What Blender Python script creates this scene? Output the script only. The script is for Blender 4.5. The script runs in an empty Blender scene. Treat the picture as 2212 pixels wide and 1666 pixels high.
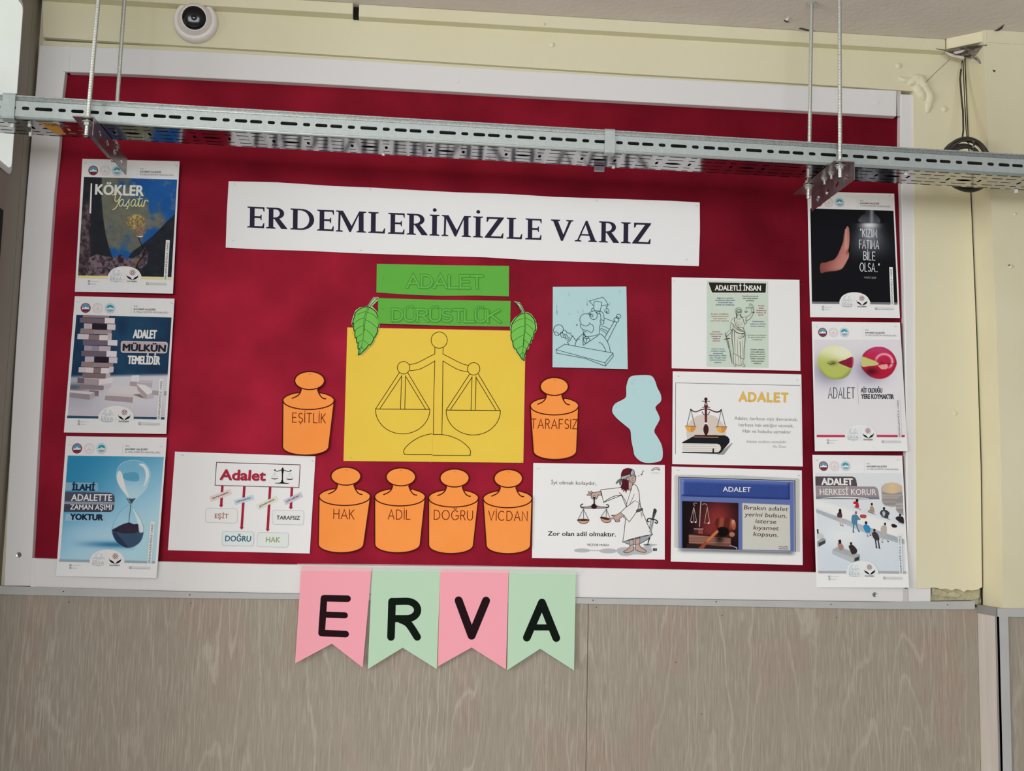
import bpy, bmesh, math, random
import numpy as np
from mathutils import Vector, Matrix
from mathutils.geometry import tessellate_polygon
random.seed(7)
S = bpy.context.scene
COL = S.collection
PI = math.pi

# ------------------------------------------------------------------ camera, light, exposure
OZ = 2.442                       # height of the board's top-left corner region above the floor
F = 2475.97                      # focal length in pixels of the 2212 px wide frame
RX, RY, RZ = math.radians(96.34969), math.radians(-1.25366), math.radians(-5.1167)
CAM = Vector((0.86884, -2.52178, -0.84199 + OZ))
cd = bpy.data.cameras.new('camera')
cam = bpy.data.objects.new('camera', cd)
COL.objects.link(cam)
cam.location = CAM
cam.rotation_euler = (RX, RY, RZ)
cd.sensor_fit = 'HORIZONTAL'
cd.sensor_width = 36.0
cd.lens = F * 36.0 / 2212.0
cd.clip_start = 0.05
S.camera = cam
RM = cam.rotation_euler.to_matrix()

S.view_settings.view_transform = 'Standard'
S.view_settings.look = 'None'
S.view_settings.gamma = 1.0
S.view_settings.use_curve_mapping = False
S.view_settings.exposure = 0.14
try:
    S.cycles.max_bounces = 8
    S.cycles.use_denoising = True
except Exception:
    pass

w = bpy.data.worlds.new('daylight')
S.world = w
w.use_nodes = True
bg = w.node_tree.nodes['Background']
bg.inputs[0].default_value = (0.80, 0.88, 1.0, 1)
bg.inputs[1].default_value = 0.36

def area(name, loc, target, sx, sy, power, color):
    l = bpy.data.lights.new(name, 'AREA')
    l.shape = 'RECTANGLE'
    l.size, l.size_y = sx, sy
    l.energy = power
    l.color = color
    o = bpy.data.objects.new(name, l)
    COL.objects.link(o)
    o.location = loc
    d = Vector(target) - Vector(loc)
    o.rotation_euler = d.to_track_quat('-Z', 'Y').to_euler()
    return o
# lamps added as daylight from unseen, assumed windows: left wall and far corridor
area('unseen_window_daylight', (-2.3, -1.95, 2.05), (3, -0.9, 1.95), 2.3, 1.2, 80, (1.0, 0.995, 0.985))
area('unseen_corridor_daylight', (0.65, -5.6, 2.15), (0.8, 0, 2.5), 2.7, 1.1, 78, (0.985, 0.99, 1.0))

# ------------------------------------------------------------------ helpers
def srgb(c):
    return tuple((x / 12.92 if x <= 0.04045 else ((x + 0.055) / 1.055) ** 2.4) for x in c)

def hexc(h):
    if isinstance(h, str):
        return tuple(int(h[i:i + 2], 16) / 255 for i in (0, 2, 4))
    return tuple(v / 255 for v in h)

INK = 1.24     # prints: seen colour / paper brightness under this light
def ink(h):
    c = srgb(hexc(h))
    return tuple(min(v * INK, 0.86) for v in c)

def mat(name, color, rough=0.6, metal=0.0, spec=0.5, noise=None, bump=None, trans=0.0, ior=1.45, alpha=1.0, sheen=0.0):
    m = bpy.data.materials.new(name)
    m.use_nodes = True
    nt = m.node_tree
    b = nt.nodes['Principled BSDF']
    c = srgb(hexc(color))
    b.inputs['Base Color'].default_value = (*c, 1)
    b.inputs['Roughness'].default_value = rough
    b.inputs['Metallic'].default_value = metal
    b.inputs['Specular IOR Level'].default_value = spec
    b.inputs['Transmission Weight'].default_value = trans
    b.inputs['IOR'].default_value = ior
    b.inputs['Alpha'].default_value = alpha
    b.inputs['Sheen Weight'].default_value = sheen
    tc = nt.nodes.new('ShaderNodeTexCoord')
    if noise:
        col2, scale, amount = noise[:3]
        sc = noise[3] if len(noise) > 3 else (1, 1, 1)
        mp = nt.nodes.new('ShaderNodeMapping')
        mp.inputs['Scale'].default_value = sc
        nt.links.new(tc.outputs['Object'], mp.inputs[0])
        n = nt.nodes.new('ShaderNodeTexNoise')
        n.inputs['Scale'].default_value = scale
        n.inputs['Detail'].default_value = 5
        nt.links.new(mp.outputs[0], n.inputs['Vector'])
        r = nt.nodes.new('ShaderNodeValToRGB')
        r.color_ramp.elements[0].position = 0.5 - amount
        r.color_ramp.elements[0].color = (*c, 1)
        r.color_ramp.elements[1].position = 0.5 + amount
        r.color_ramp.elements[1].color = (*srgb(hexc(col2)), 1)
        nt.links.new(n.outputs['Fac'], r.inputs[0])
        nt.links.new(r.outputs[0], b.inputs['Base Color'])
    if bump:
        scale, strength, dist = bump
        n = nt.nodes.new('ShaderNodeTexNoise')
        n.inputs['Scale'].default_value = scale
        n.inputs['Detail'].default_value = 6
        nt.links.new(tc.outputs['Object'], n.inputs['Vector'])
        bp = nt.nodes.new('ShaderNodeBump')
        bp.inputs['Strength'].default_value = strength
        bp.inputs['Distance'].default_value = dist
        nt.links.new(n.outputs['Fac'], bp.inputs['Height'])
        nt.links.new(bp.outputs[0], b.inputs['Normal'])
    return m

M = {}
M['plaster'] = mat('yellow_paint', 'e2dcc0', 0.55, noise=('dad4b2', 3.0, 0.3), bump=(60, 0.25, 0.002))
M['plaster2'] = mat('yellow_paint_pillar', 'e2dcc0', 0.6, noise=('d6cfae', 5.0, 0.3), bump=(40, 0.3, 0.002))
M['raw'] = mat('rough_plaster', 'c8c2a2', 0.9, noise=('aba484', 30, 0.2), bump=(90, 0.9, 0.006))
M['ceiling'] = mat('ceiling_plaster', 'e4dcd6', 0.9, noise=('dad1ca', 12, 0.3), bump=(60, 0.35, 0.003))
M['crack'] = mat('crack_shadow', '453f38', 0.95)
M['torn'] = mat('torn_plaster', '8d8478', 0.9, noise=('4b453e', 60, 0.1), bump=(120, 0.9, 0.004))
M['pvc'] = mat('white_pvc', 'e2e1e1', 0.38, bump=(400, 0.05, 0.0005))
M['pvc_edge'] = mat('pvc_cover_strip', 'c9c6c3', 0.4)
M['felt'] = mat('red_felt', '8d192d', 0.46, metal=0.80, spec=0.2, noise=('660d1d', 7.0, 0.26), bump=(900, 0.12, 0.0003))
M['grey_trim'] = mat('grey_aluminium_trim', 'b9bab8', 0.45, noise=('b0b1b0', 20, 0.3))
M['grey_trim_d'] = mat('grey_trim_dark', '8e8d8c', 0.5)
M['jamb'] = mat('grey_painted_jamb', '8f887c', 0.5, noise=('877f73', 6, 0.3))
M['door'] = mat('brown_door_leaf', '8c8175', 0.5)
M['dark'] = mat('painted_gap_shade', '15130f', 0.9)
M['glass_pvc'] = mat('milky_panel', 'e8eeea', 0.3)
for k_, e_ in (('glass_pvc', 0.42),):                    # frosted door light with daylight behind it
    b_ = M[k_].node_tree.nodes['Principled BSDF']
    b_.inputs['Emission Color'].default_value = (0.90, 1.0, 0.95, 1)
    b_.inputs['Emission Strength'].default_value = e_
M['galv'] = mat('galvanised_steel', 'b7c1c1', 0.45, metal=0.45, noise=('abb5b5', 120, 0.25), bump=(200, 0.05, 0.0004))
M['galv_lip'] = mat('galvanised_lip', 'b0b7b6', 0.5, metal=0.45, noise=('959c9b', 240, 0.14), bump=(300, 0.1, 0.0004))
M['bright'] = mat('bright_galvanised_base', 'b4b2b4', 0.13, metal=1.0, noise=('a6a4a6', 90, 0.2))
M['zinc'] = mat('zinc_plated', 'c2c6c0', 0.36, metal=0.8)
M['bracket'] = mat('bracket_steel', 'a29b9e', 0.27, metal=0.85, noise=('8a8286', 60, 0.2))
M['white_pl'] = mat('white_plastic', 'ece7e2', 0.35)
M['black_lens'] = mat('black_dome_glass', '0a090b', 0.12)
M['lens'] = mat('lens_glass', '1c1a22', 0.05)
M['cable'] = mat('brown_black_cable', '4a433c', 0.6, noise=('2f2a25', 40, 0.2))
M['cable_b'] = mat('black_tape', '2a251f', 0.7, noise=('8c8880', 140, 0.06))
M['tie'] = mat('nylon_tie', 'dfe2df', 0.4)
M['staple'] = mat('steel_staple', '8b8d8e', 0.3, metal=1.0)
M['screw'] = mat('screw_steel', 'a8a8a6', 0.35, metal=1.0)
M['tape'] = mat('clear_adhesive_tape', 'ffffff', 0.12, alpha=0.16)
M['floor'] = mat('grey_floor_tile', 'cfcac0', 0.4, noise=('bfbab0', 2, 0.3))
M['paper_white'] = mat('white_paper', 'f0f1f2', 0.75, spec=0.25)
M['paper_yel'] = mat('yellow_paper', 'f0d050', 0.75, spec=0.25, noise=('ecca4a', 9, 0.3))
M['paper_grn'] = mat('green_paper', '62b344', 0.75, spec=0.25)
M['paper_leaf'] = mat('light_green_paper', 'a9cc90', 0.75, spec=0.25)
M['paper_blue'] = mat('light_blue_paper', 'b9dbe0', 0.75, spec=0.25)
M['paper_org'] = mat('orange_paper', 'ffa352', 0.75, spec=0.25, noise=('fc9140', 6, 0.3))
M['paper_pink'] = mat('pink_paper', 'f9a9b8', 0.7, spec=0.3)
M['paper_mint'] = mat('mint_green_paper', 'bcdcc0', 0.7, spec=0.3)
M['kraft'] = mat('card_back', 'd8cfc0', 0.8)

def ink_material():
    m = bpy.data.materials.new('printed_ink')
    m.use_nodes = True
    nt = m.node_tree
    b = nt.nodes['Principled BSDF']
    b.inputs['Roughness'].default_value = 0.7
    b.inputs['Specular IOR Level'].default_value = 0.08
    a = nt.nodes.new('ShaderNodeAttribute')
    a.attribute_name = 'ink'
    nt.links.new(a.outputs['Color'], b.inputs['Base Color'])
    return m
M['ink'] = ink_material()

def laminate():
    m = bpy.data.materials.new('oak_laminate')
    m.use_nodes = True
    nt = m.node_tree
    N, L = nt.nodes, nt.links
    b = N['Principled BSDF']
    b.inputs['Roughness'].default_value = 0.5
    b.inputs['Specular IOR Level'].default_value = 0.35
    tc = N.new('ShaderNodeTexCoord')
    def mp(s):
        x = N.new('ShaderNodeMapping')
        x.inputs['Scale'].default_value = s
        L.new(tc.outputs['Object'], x.inputs[0])
        return x.outputs[0]
    def noise(vec, scale, det=4, dist=0.0):
        x = N.new('ShaderNodeTexNoise')
        x.inputs['Scale'].default_value = scale
        x.inputs['Detail'].default_value = det
        x.inputs['Distortion'].default_value = dist
        L.new(vec, x.inputs['Vector'])
        return x.outputs['Fac']
    def math_(op, a, c=None, d=None):
        x = N.new('ShaderNodeMath')
        x.operation = op
        for i, v in enumerate((a, c, d)):
            if v is None:
                continue
            if isinstance(v, (int, float)):
                x.inputs[i].default_value = v
            else:
                L.new(v, x.inputs[i])
        return x.outputs[0]
    def ramp(fac, stops):
        r = N.new('ShaderNodeValToRGB')
        els = r.color_ramp.elements
        els[0].position, els[1].position = stops[0][0], stops[-1][0]
        els[0].color, els[1].color = (*stops[0][1], 1), (*stops[-1][1], 1)
        for p, c in stops[1:-1]:
            e = els.new(p)
            e.color = (*c, 1)
        L.new(fac, r.inputs[0])
        return r.outputs[0]
    def mix(f, a, c, mode='MIX'):
        x = N.new('ShaderNodeMix')
        x.data_type = 'RGBA'
        x.blend_type = mode
        if isinstance(f, (int, float)):
            x.inputs[0].default_value = f
        else:
            L.new(f, x.inputs[0])
        L.new(a, x.inputs[6])
        L.new(c, x.inputs[7])
        return x.outputs[2]
    # broad tone
    tone = ramp(noise(mp((5, 1, 2.2)), 1.5, 4), [(0.3, srgb(hexc('9e8d80'))), (0.48, srgb(hexc('9a9284'))), (0.6, srgb(hexc('9c9486'))), (0.75, srgb(hexc('a4978b')))])
    # growth rings: contour lines of a stretched height field
    h = noise(mp((7.0, 1, 0.72)), 1.0, 1.0, 0.3)
    wob = noise(mp((40, 1, 14)), 1.0, 3)
    ph = math_('ADD', math_('MULTIPLY', h, 15.0), math_('MULTIPLY', wob, 0.7))
    fr = math_('PINGPONG', ph, 0.5)
    ring = ramp(fr, [(0.40, (0, 0, 0)), (0.48, (1, 1, 1))])
    # fine vertical fibres
    fib = noise(mp((330, 1, 15)), 1.0, 3, 0.3)
    fibr = ramp(fib, [(0.50, (0, 0, 0)), (0.62, (1, 1, 1))])
    fib2 = noise(mp((420, 1, 16)), 1.0, 3)
    dk = ramp(fib2, [(0.36, (1, 1, 1)), (0.46, (0, 0, 0))])
    light = N.new('ShaderNodeRGB')
    light.outputs[0].default_value = (*srgb(hexc('bdb5a7')), 1)
    dark = N.new('ShaderNodeRGB')
    dark.outputs[0].default_value = (*srgb(hexc('7d6f60')), 1)
    mask = ramp(noise(mp((7, 1, 1.1)), 1.0, 2), [(0.38, (0.25, 0.25, 0.25)), (0.6, (1, 1, 1))])
    r1 = math_('MULTIPLY', ring, mask)
    c = mix(math_('MULTIPLY', r1, 0.55), tone, light.outputs[0])
    patch = ramp(noise(mp((11, 1, 2.2)), 1.0, 3), [(0.36, (0.3, 0.3, 0.3)), (0.62, (1, 1, 1))])
    c = mix(math_('MULTIPLY', math_('MULTIPLY', fibr, patch), 0.50), c, light.outputs[0])
    c = mix(math_('MULTIPLY', dk, 0.34), c, dark.outputs[0])
    L.new(c, b.inputs['Base Color'])
    bp = N.new('ShaderNodeBump')
    bp.inputs['Strength'].default_value = 0.25
    bp.inputs['Distance'].default_value = 0.0006
    L.new(fib, bp.inputs['Height'])
    L.new(bp.outputs[0], b.inputs['Normal'])
    return m
M['laminate'] = laminate()

# ---- pixel of the 2212 x 1666 photograph -> point on a real plane of the room
def ray(u, v):
    return RM @ Vector(((u - 1106) / F, -(v - 833) / F, -1.0))
def at_y(u, v, y):
    d = ray(u, v)
    return CAM + d * ((y - CAM.y) / d.y)
def at_z(u, v, z):
    d = ray(u, v)
    return CAM + d * ((z - CAM.z) / d.z)
def at_x(u, v, x):
    d = ray(u, v)
    return CAM + d * ((x - CAM.x) / d.x)

def link(name, me, m=None, parent=None, smooth=False):
    if m is not None:
        me.materials.append(m)
    if smooth:
        me.polygons.foreach_set('use_smooth', [True] * len(me.polygons))
    o = bpy.data.objects.new(name, me)
    COL.objects.link(o)
    if parent is not None:
        o.parent = parent
        o.matrix_parent_inverse = Matrix.Translation(parent.location).inverted()
    return o

def mesh(name, vs, fs, m=None, parent=None, smooth=False):
    me = bpy.data.meshes.new(name)
    me.from_pydata([tuple(v) for v in vs], [], fs)
    me.update()
    return link(name, me, m, parent, smooth)

def bmobj(name, bm, m=None, parent=None, smooth=False, bevel=0, recalc=True):
    if recalc:
        bmesh.ops.recalc_face_normals(bm, faces=bm.faces)
    me = bpy.data.meshes.new(name)
    bm.to_mesh(me)
    bm.free()
    o = link(name, me, m, parent, smooth)
    if bevel:
        b = o.modifiers.new('bevel', 'BEVEL')
        b.width = bevel
        b.segments = 2
        b.limit_method = 'ANGLE'
    return o

def empty(name, loc):
    o = bpy.data.objects.new(name, None)
    COL.objects.link(o)
    o.location = loc
    o.empty_display_size = 0.05
    return o

def tag(o, label=None, cat=None, group=None, kind=None):
    if label: o['label'] = label
    if cat: o['category'] = cat
    if group: o['group'] = group
    if kind: o['kind'] = kind
    return o

def bm_box(bm, a, b):
    x0, y0, z0 = a
    x1, y1, z1 = b
    v = [bm.verts.new(p) for p in ((x0,y0,z0),(x1,y0,z0),(x1,y1,z0),(x0,y1,z0),(x0,y0,z1),(x1,y0,z1),(x1,y1,z1),(x0,y1,z1))]
    for f in ((0,1,2,3),(4,5,6,7),(0,1,5,4),(1,2,6,5),(2,3,7,6),(3,0,4,7)):
        bm.faces.new([v[i] for i in f])

def box(name, a, b, m, parent=None, bevel=0):
    bm = bmesh.new()
    bm_box(bm, a, b)
    return bmobj(name, bm, m, parent, bevel=bevel)

def frame_of(d):
    d = d.normalized()
    a = Vector((0, 0, 1)) if abs(d.z) < 0.9 else Vector((1, 0, 0))
    u = d.cross(a).normalized()
    return u, d.cross(u).normalized()

def bm_tube(bm, pts, r, seg=12, cap=True):
    pts = [Vector(p) for p in pts]
    rings = []
    u = None
    for i, p in enumerate(pts):
        d = (pts[min(i + 1, len(pts) - 1)] - pts[max(i - 1, 0)]).normalized()
        if u is None:
            u, w_ = frame_of(d)
        else:
            u = (u - d * u.dot(d)).normalized()
            w_ = d.cross(u).normalized()
        rr = r[i] if isinstance(r, (list, tuple)) else r
        rings.append([bm.verts.new(p + (u * math.cos(t) + w_ * math.sin(t)) * rr) for t in [2 * PI * k / seg for k in range(seg)]])
    for a, b in zip(rings, rings[1:]):
        for k in range(seg):
            bm.faces.new((a[k], a[(k + 1) % seg], b[(k + 1) % seg], b[k]))
    if cap:
        bm.faces.new(rings[0])
        bm.faces.new(rings[-1])

def tube(name, pts, r, m, parent=None, seg=12, smooth=True):
    bm = bmesh.new()
    bm_tube(bm, pts, r, seg)
    o = bmobj(name, bm, m, parent, smooth)
    return o

def strip_prism(name, outer, inner, y0, y1, m, parent=None, bevel=0, yo=None):
    """outer / inner: equally long lists of photo pixels on plane y0; a bar between them, y0 front to y1 back"""
    A = [at_y(u, v, y0) for u, v in outer]
    B = [at_y(u, v, y0) for u, v in inner]
    bm = bmesh.new()
    n = len(A)
    fa = [bm.verts.new(p) for p in A]
    fb = [bm.verts.new(p) for p in B]
    ba = [bm.verts.new((p.x, y1, p.z)) for p in A]
    bb = [bm.verts.new((p.x, y1, p.z)) for p in B]
    for i in range(n - 1):
        bm.faces.new((fa[i], fa[i+1], fb[i+1], fb[i]))
        bm.faces.new((ba[i], ba[i+1], bb[i+1], bb[i]))
        bm.faces.new((fa[i], fa[i+1], ba[i+1], ba[i]))
        bm.faces.new((fb[i], fb[i+1], bb[i+1], bb[i]))
    bm.faces.new((fa[0], fb[0], bb[0], ba[0]))
    bm.faces.new((fa[-1], fb[-1], bb[-1], ba[-1]))
    return bmobj(name, bm, m, parent, bevel=bevel)

def resample(pts, n):
    pts = [Vector((p[0], p[1])) for p in pts]
    L = [0]
    for a, b in zip(pts, pts[1:]):
        L.append(L[-1] + (b - a).length)
    out = []
    for k in range(n):
        t = L[-1] * k / (n - 1)
        i = max(j for j in range(len(L)) if L[j] <= t + 1e-9)
        if i >= len(pts) - 1:
            out.append(tuple(pts[-1]))
            continue
        f = (t - L[i]) / (L[i + 1] - L[i])
        out.append(tuple(pts[i].lerp(pts[i + 1], f)))
    return out

def smooth_path(pts, closed=False, n=6):
    P = [Vector((p[0], p[1])) for p in pts]
    k = len(P)
    out = []
    rng = range(k if closed else k - 1)
    for i in rng:
        if closed:
            p0, p1, p2, p3 = P[(i-1) % k], P[i], P[(i+1) % k], P[(i+2) % k]
        else:
            p0, p1, p2, p3 = P[max(i-1, 0)], P[i], P[i+1], P[min(i+2, k-1)]
        for j in range(n):
            t = j / n
            q = 0.5 * ((2*p1) + (p2-p0)*t + (2*p0-5*p1+4*p2-p3)*t*t + (3*p1-p0-3*p2+p3)*t*t*t)
            out.append((q.x, q.y))
    if not closed:
        out.append((P[-1].x, P[-1].y))
    return out

def ell(cx, cy, rx, ry, a0=0, a1=360, n=28, rot=0):
    out = []
    c, s = math.cos(math.radians(rot)), math.sin(math.radians(rot))
    full = abs(a1 - a0) >= 360
    for k in range(n if full else n + 1):
        t = math.radians(a0 + (a1 - a0) * k / n)
        x, y = rx * math.cos(t), ry * math.sin(t)
        out.append((cx + x * c - y * s, cy + x * s + y * c))
    return out

# ------------------------------------------------------------------ sheets of paper and what is printed on them
TXT = {}
def text_geo(s, off):
    k = (s, off)
    if k not in TXT:
        c = bpy.data.curves.new('text', 'FONT')
        c.body = s
        c.size = 1
        c.offset = off
        c.resolution_u = 3
        o = bpy.data.objects.new('text', c)
        me = bpy.data.meshes.new_from_object(o)
        vs = np.array([(v.co.x, v.co.y) for v in me.vertices])
        fs = [tuple(p.vertices) for p in me.polygons]
        bpy.data.objects.remove(o)
        bpy.data.curves.remove(c)
        bpy.data.meshes.remove(me)
        x0, x1 = vs[:, 0].min(), vs[:, 0].max()
        TXT[k] = (vs, fs, x0, x1)
    return TXT[k]
_h = text_geo('H', 0.0)
CAPH = _h[0][:, 1].max()

class Sheet:
    """A sheet of paper on the board. quad: TL, TR, BR, BL in photo pixels; ys: depth at TL, TR, BL."""
    def __init__(s, name, quad, ys, crop, m, label, cat, group=None, outline=None, thick=0.0006, curl=None, staples=(), back=None):
        s.crop = crop
        s.quad = quad
        a, b, c = at_y(*quad[0], ys[0]), at_y(*quad[1], ys[1]), at_y(*quad[3], ys[2])
        s.p0 = a
        s.n = (b - a).cross(c - a).normalized()
        if s.n.y > 0: s.n = -s.n
        s.layer = 0
        s.items = {}
        up = Vector(quad[0]) - Vector(quad[3])
        s.up = up.normalized()
        ctr = sum((s.W(*q) for q in quad), Vector()) / 4
        s.root = empty(name, ctr)
        tag(s.root, label, cat, group)
        out = outline or quad
        # paper body
        if outline is None:
            nx, ny = 8, 10
            q = [Vector(p) for p in quad]
            front, bk = [], []
            for j in range(ny + 1):
                for i in range(nx + 1):
                    fx, fy = i / nx, j / ny
                    p = q[0].lerp(q[1], fx).lerp(q[3].lerp(q[2], fx), fy)
                    P = s.W(p.x, p.y)
                    if curl:
                        P = P + s.n * curl(fx, fy)
                    front.append(P)
                    bk.append(P - s.n * thick)
            vs = front + bk
            n = (nx + 1) * (ny + 1)
            fs = []
            for j in range(ny):
                for i in range(nx):
                    k = j * (nx + 1) + i
                    fs.append((k, k + nx + 1, k + nx + 2, k + 1))
                    fs.append((n + k, n + k + 1, n + k + nx + 2, n + k + nx + 1))
            rim = [i for i in range(nx + 1)] + [(nx + 1) * j + nx for j in range(1, ny + 1)] + \
                  [(nx + 1) * ny + i for i in range(nx - 1, -1, -1)] + [(nx + 1) * j for j in range(ny - 1, 0, -1)]
            for a_, b_ in zip(rim, rim[1:] + rim[:1]):
                fs.append((a_, b_, n + b_, n + a_))
            s.sheet = mesh('sheet', vs, fs, m, s.root)
        else:
            P = [s.W(*p) for p in outline]
            n = len(P)
            tri = tessellate_polygon([[Vector((p[0], p[1], 0)) for p in outline]])
            fs = [tuple(t) for t in tri] + [tuple(n + i for i in reversed(t)) for t in tri]
            fs += [(i, (i + 1) % n, n + (i + 1) % n, n + i) for i in range(n)]
            s.sheet = mesh('sheet', P + [p - s.n * thick for p in P], fs, m, s.root)
        bm = bmesh.new(); bm.from_mesh(s.sheet.data)
        bmesh.ops.recalc_face_normals(bm, faces=bm.faces)
        bm.to_mesh(s.sheet.data); bm.free()
        for st in staples:
            add_staple(s, *st)
    def W(s, u, v, lift=0.0):
        d = ray(u, v)
        return CAM + d * ((s.p0 - CAM).dot(s.n) / d.dot(s.n)) + s.n * lift
    def px(s, x, y):
        return (s.crop[0] + x / s.crop[2], s.crop[1] + y / s.crop[2])
    def add(s, part, pts, fs, col, raw=False):
        """pts in crop px (or photo px when raw)"""
        it = s.items.setdefault(part, [[], [], []])
        k = len(it[0])
        s.layer += 1
        lift = 0.00018 + s.layer * 0.0000075
        for i, p in enumerate(pts):
            u = p if raw else s.px(*p)
            it[0].append(s.W(u[0], u[1], lift))
        if isinstance(col, np.ndarray):
            it[2].extend([tuple(c) for c in col])
        else:
            it[2].extend([ink(col)] * len(pts))
        it[1].extend([tuple(k + i for i in f) for f in fs])
    def poly(s, part, pts, col, raw=False):
        pts = list(pts)
        tri = tessellate_polygon([[Vector((p[0], p[1], 0)) for p in pts]])
        s.add(part, pts, [tuple(t) for t in tri], col, raw)
    def ring(s, part, outer, inner, col):
        n = len(outer)
        s.add(part, list(outer) + list(inner), [(i, (i+1) % n, n + (i+1) % n, n + i) for i in range(n)], col)
    def line(s, part, pts, w_, col, closed=False, sm=0, taper=None):
        if sm: pts = smooth_path(pts, closed, sm)
        P = [Vector((p[0], p[1])) for p in pts]
        P = [p for i, p in enumerate(P) if i == 0 or (p - P[i-1]).length > 1e-4]
        if closed and (P[0] - P[-1]).length < 1e-4: P.pop()
        n = len(P)
        if n < 2: return
        h = w_ / 2
        Lf, Rt = [], []
        for i in range(n):
            a = P[(i-1) % n] if (closed or i > 0) else None
            b = P[(i+1) % n] if (closed or i < n-1) else None
            d1 = (P[i] - a).normalized() if a is not None else None
            d2 = (b - P[i]).normalized() if b is not None else None
            if d1 is None: d1 = d2
            if d2 is None: d2 = d1
            n1 = Vector((-d1.y, d1.x)); n2 = Vector((-d2.y, d2.x))
            m_ = n1 + n2
            if m_.length < 0.15: m_ = n1
            m_.normalize()
            k = min(1 / max(m_.dot(n1), 0.35), 2.2)
            hh = h
            if taper: hh = h * (taper[0] + (taper[1] - taper[0]) * i / (n - 1))
            Lf.append(P[i] + m_ * hh * k); Rt.append(P[i] - m_ * hh * k)
        vs = Lf + Rt
        fs = [(i, i+1, n+i+1, n+i) for i in range(n-1)]
        if closed: fs.append((n-1, 0, n, 2*n-1))
        else:
            for end in (0, n-1):
                d = (P[1] - P[0]).normalized() * -1 if end == 0 else (P[-1] - P[-2]).normalized()
                r = (Lf[end] - P[end]).length
                nn = Vector((-d.y, d.x))
                base = len(vs)
                for j in range(7):
                    t = -PI/2 + PI * j / 6
                    vs.append(P[end] + d * r * math.cos(t) + nn * r * math.sin(t))
                fs.append(tuple(range(base, base + 7)))
        s.add(part, [(p.x, p.y) for p in vs], fs, col)
    def text(s, str_, a, b, h, col, off=0.0, part='lettering', up=None, slant=0.0, fat=0):
        """baseline from a to b (crop px), cap height h"""
        vs, fs, x0, x1 = text_geo(str_, min(off, 0.0))
        up = Vector(up).normalized() if up is not None else s.up
        fat = fat + max(off, 0.0) * h / CAPH * 0.35
        A, B = Vector(a), Vector(b)
        e = (B - A)
        if fat > 0.4:
            d_ = e.normalized() * fat
            A, B = A + d_, B - d_
            e = (B - A)
            h = h - fat * 1.2
            A = A + up * fat * 0.6
        offs = [(0, 0)] if fat <= 0.4 else [(-fat, 0), (fat, 0), (0, fat * .6), (0, -fat * .6)] if fat < 2 else \
            [(fat * math.cos(PI * k / 4), .75 * fat * math.sin(PI * k / 4)) for k in range(8)] + [(-fat * .4, 0), (fat * .4, 0)]
        for dx, dy in offs:
            pts = []
            for x, y in vs:
                t = (x - x0) / (x1 - x0)
                yy = y / CAPH * h
                p = A + e * t + up * yy + e.normalized() * (slant * yy)
                pts.append((p.x + dx, p.y + dy))
            s.add(part, pts, fs, col)
    def strokes(s, str_, a, b, h, col, w_, part='lettering', up=None, gap=0.28):
        """single-line rounded letters from GL fitted between a and b"""
        up = Vector(up).normalized() if up is not None else s.up
        tot = 0
        xs = []
        for ch in str_:
            xs.append(tot)
            tot += (GL[ch][0] if ch in GL else 0.5) + gap
        tot -= gap
        A, B = Vector(a), Vector(b)
        e = (B - A)
        for ch, x in zip(str_, xs):
            if ch not in GL: continue
            for st in GL[ch][1]:
                pts = []
                for px_, py_ in st:
                    p = A + e * ((x + px_) / tot) + up * (py_ * h)
                    pts.append((p.x, p.y))
                s.line(part, pts, w_, col)
    def raster(s, part, quad, fn, step=1.25):
        """a printed photograph: grid over quad (crop px TL,TR,BR,BL), fn(U,V,X,Y)->rgb 0..1 (sRGB), U,V in 0..1"""
        q = [Vector(p) for p in quad]
        nx = max(2, int((q[1] - q[0]).length / s.crop[2] / step))
        ny = max(2, int((q[3] - q[0]).length / s.crop[2] / step))
        U, V = np.meshgrid(np.linspace(0, 1, nx + 1), np.linspace(0, 1, ny + 1))
        def bl(k):
            return (q[0][k]*(1-U)*(1-V) + q[1][k]*U*(1-V) + q[2][k]*U*V + q[3][k]*(1-U)*V)
        X, Y = bl(0), bl(1)
        sx, sy = (X[0, 1] - X[0, 0]) * .28, (Y[1, 0] - Y[0, 0]) * .28
        C = sum(np.clip(fn(U, V, X + a * sx, Y + b * sy), 0, 1) for a, b in ((-1, -.5), (.5, -1), (1, .5), (-.5, 1))) / 4
        C = np.where(C <= 0.04045, C / 12.92, ((C + 0.055) / 1.055) ** 2.4) * INK
        C = np.clip(C, 0, 0.86).reshape(-1, 3)
        fs = []
        for j in range(ny):
            for i in range(nx):
                k = j * (nx + 1) + i
                fs.append((k, k + nx + 1, k + nx + 2, k + 1))
        s.add(part, list(zip(X.ravel(), Y.ravel())), fs, C)
    def done(s):
        for part, (vs, fs, cs) in s.items.items():
            o = mesh(part.split('#')[0], vs, fs, M['ink'], s.root)
            me = o.data
            at = me.color_attributes.new('ink', 'FLOAT_COLOR', 'POINT')
            buf = np.ones((len(cs), 4), dtype=np.float32)
            buf[:, :3] = np.array(cs, dtype=np.float32)
            at.data.foreach_set('color', buf.ravel())
            if part in ('lettering', 'emblem', 'smudge', 'diagram', 'picture', 'line_drawing', 'cartoon', 'figure_drawing', 'balance_drawing', 'outline_drawing', 'blade_print'):
                o['kind'] = 'stuff'       # flat print, too fine to pick apart
        return s.root

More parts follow.
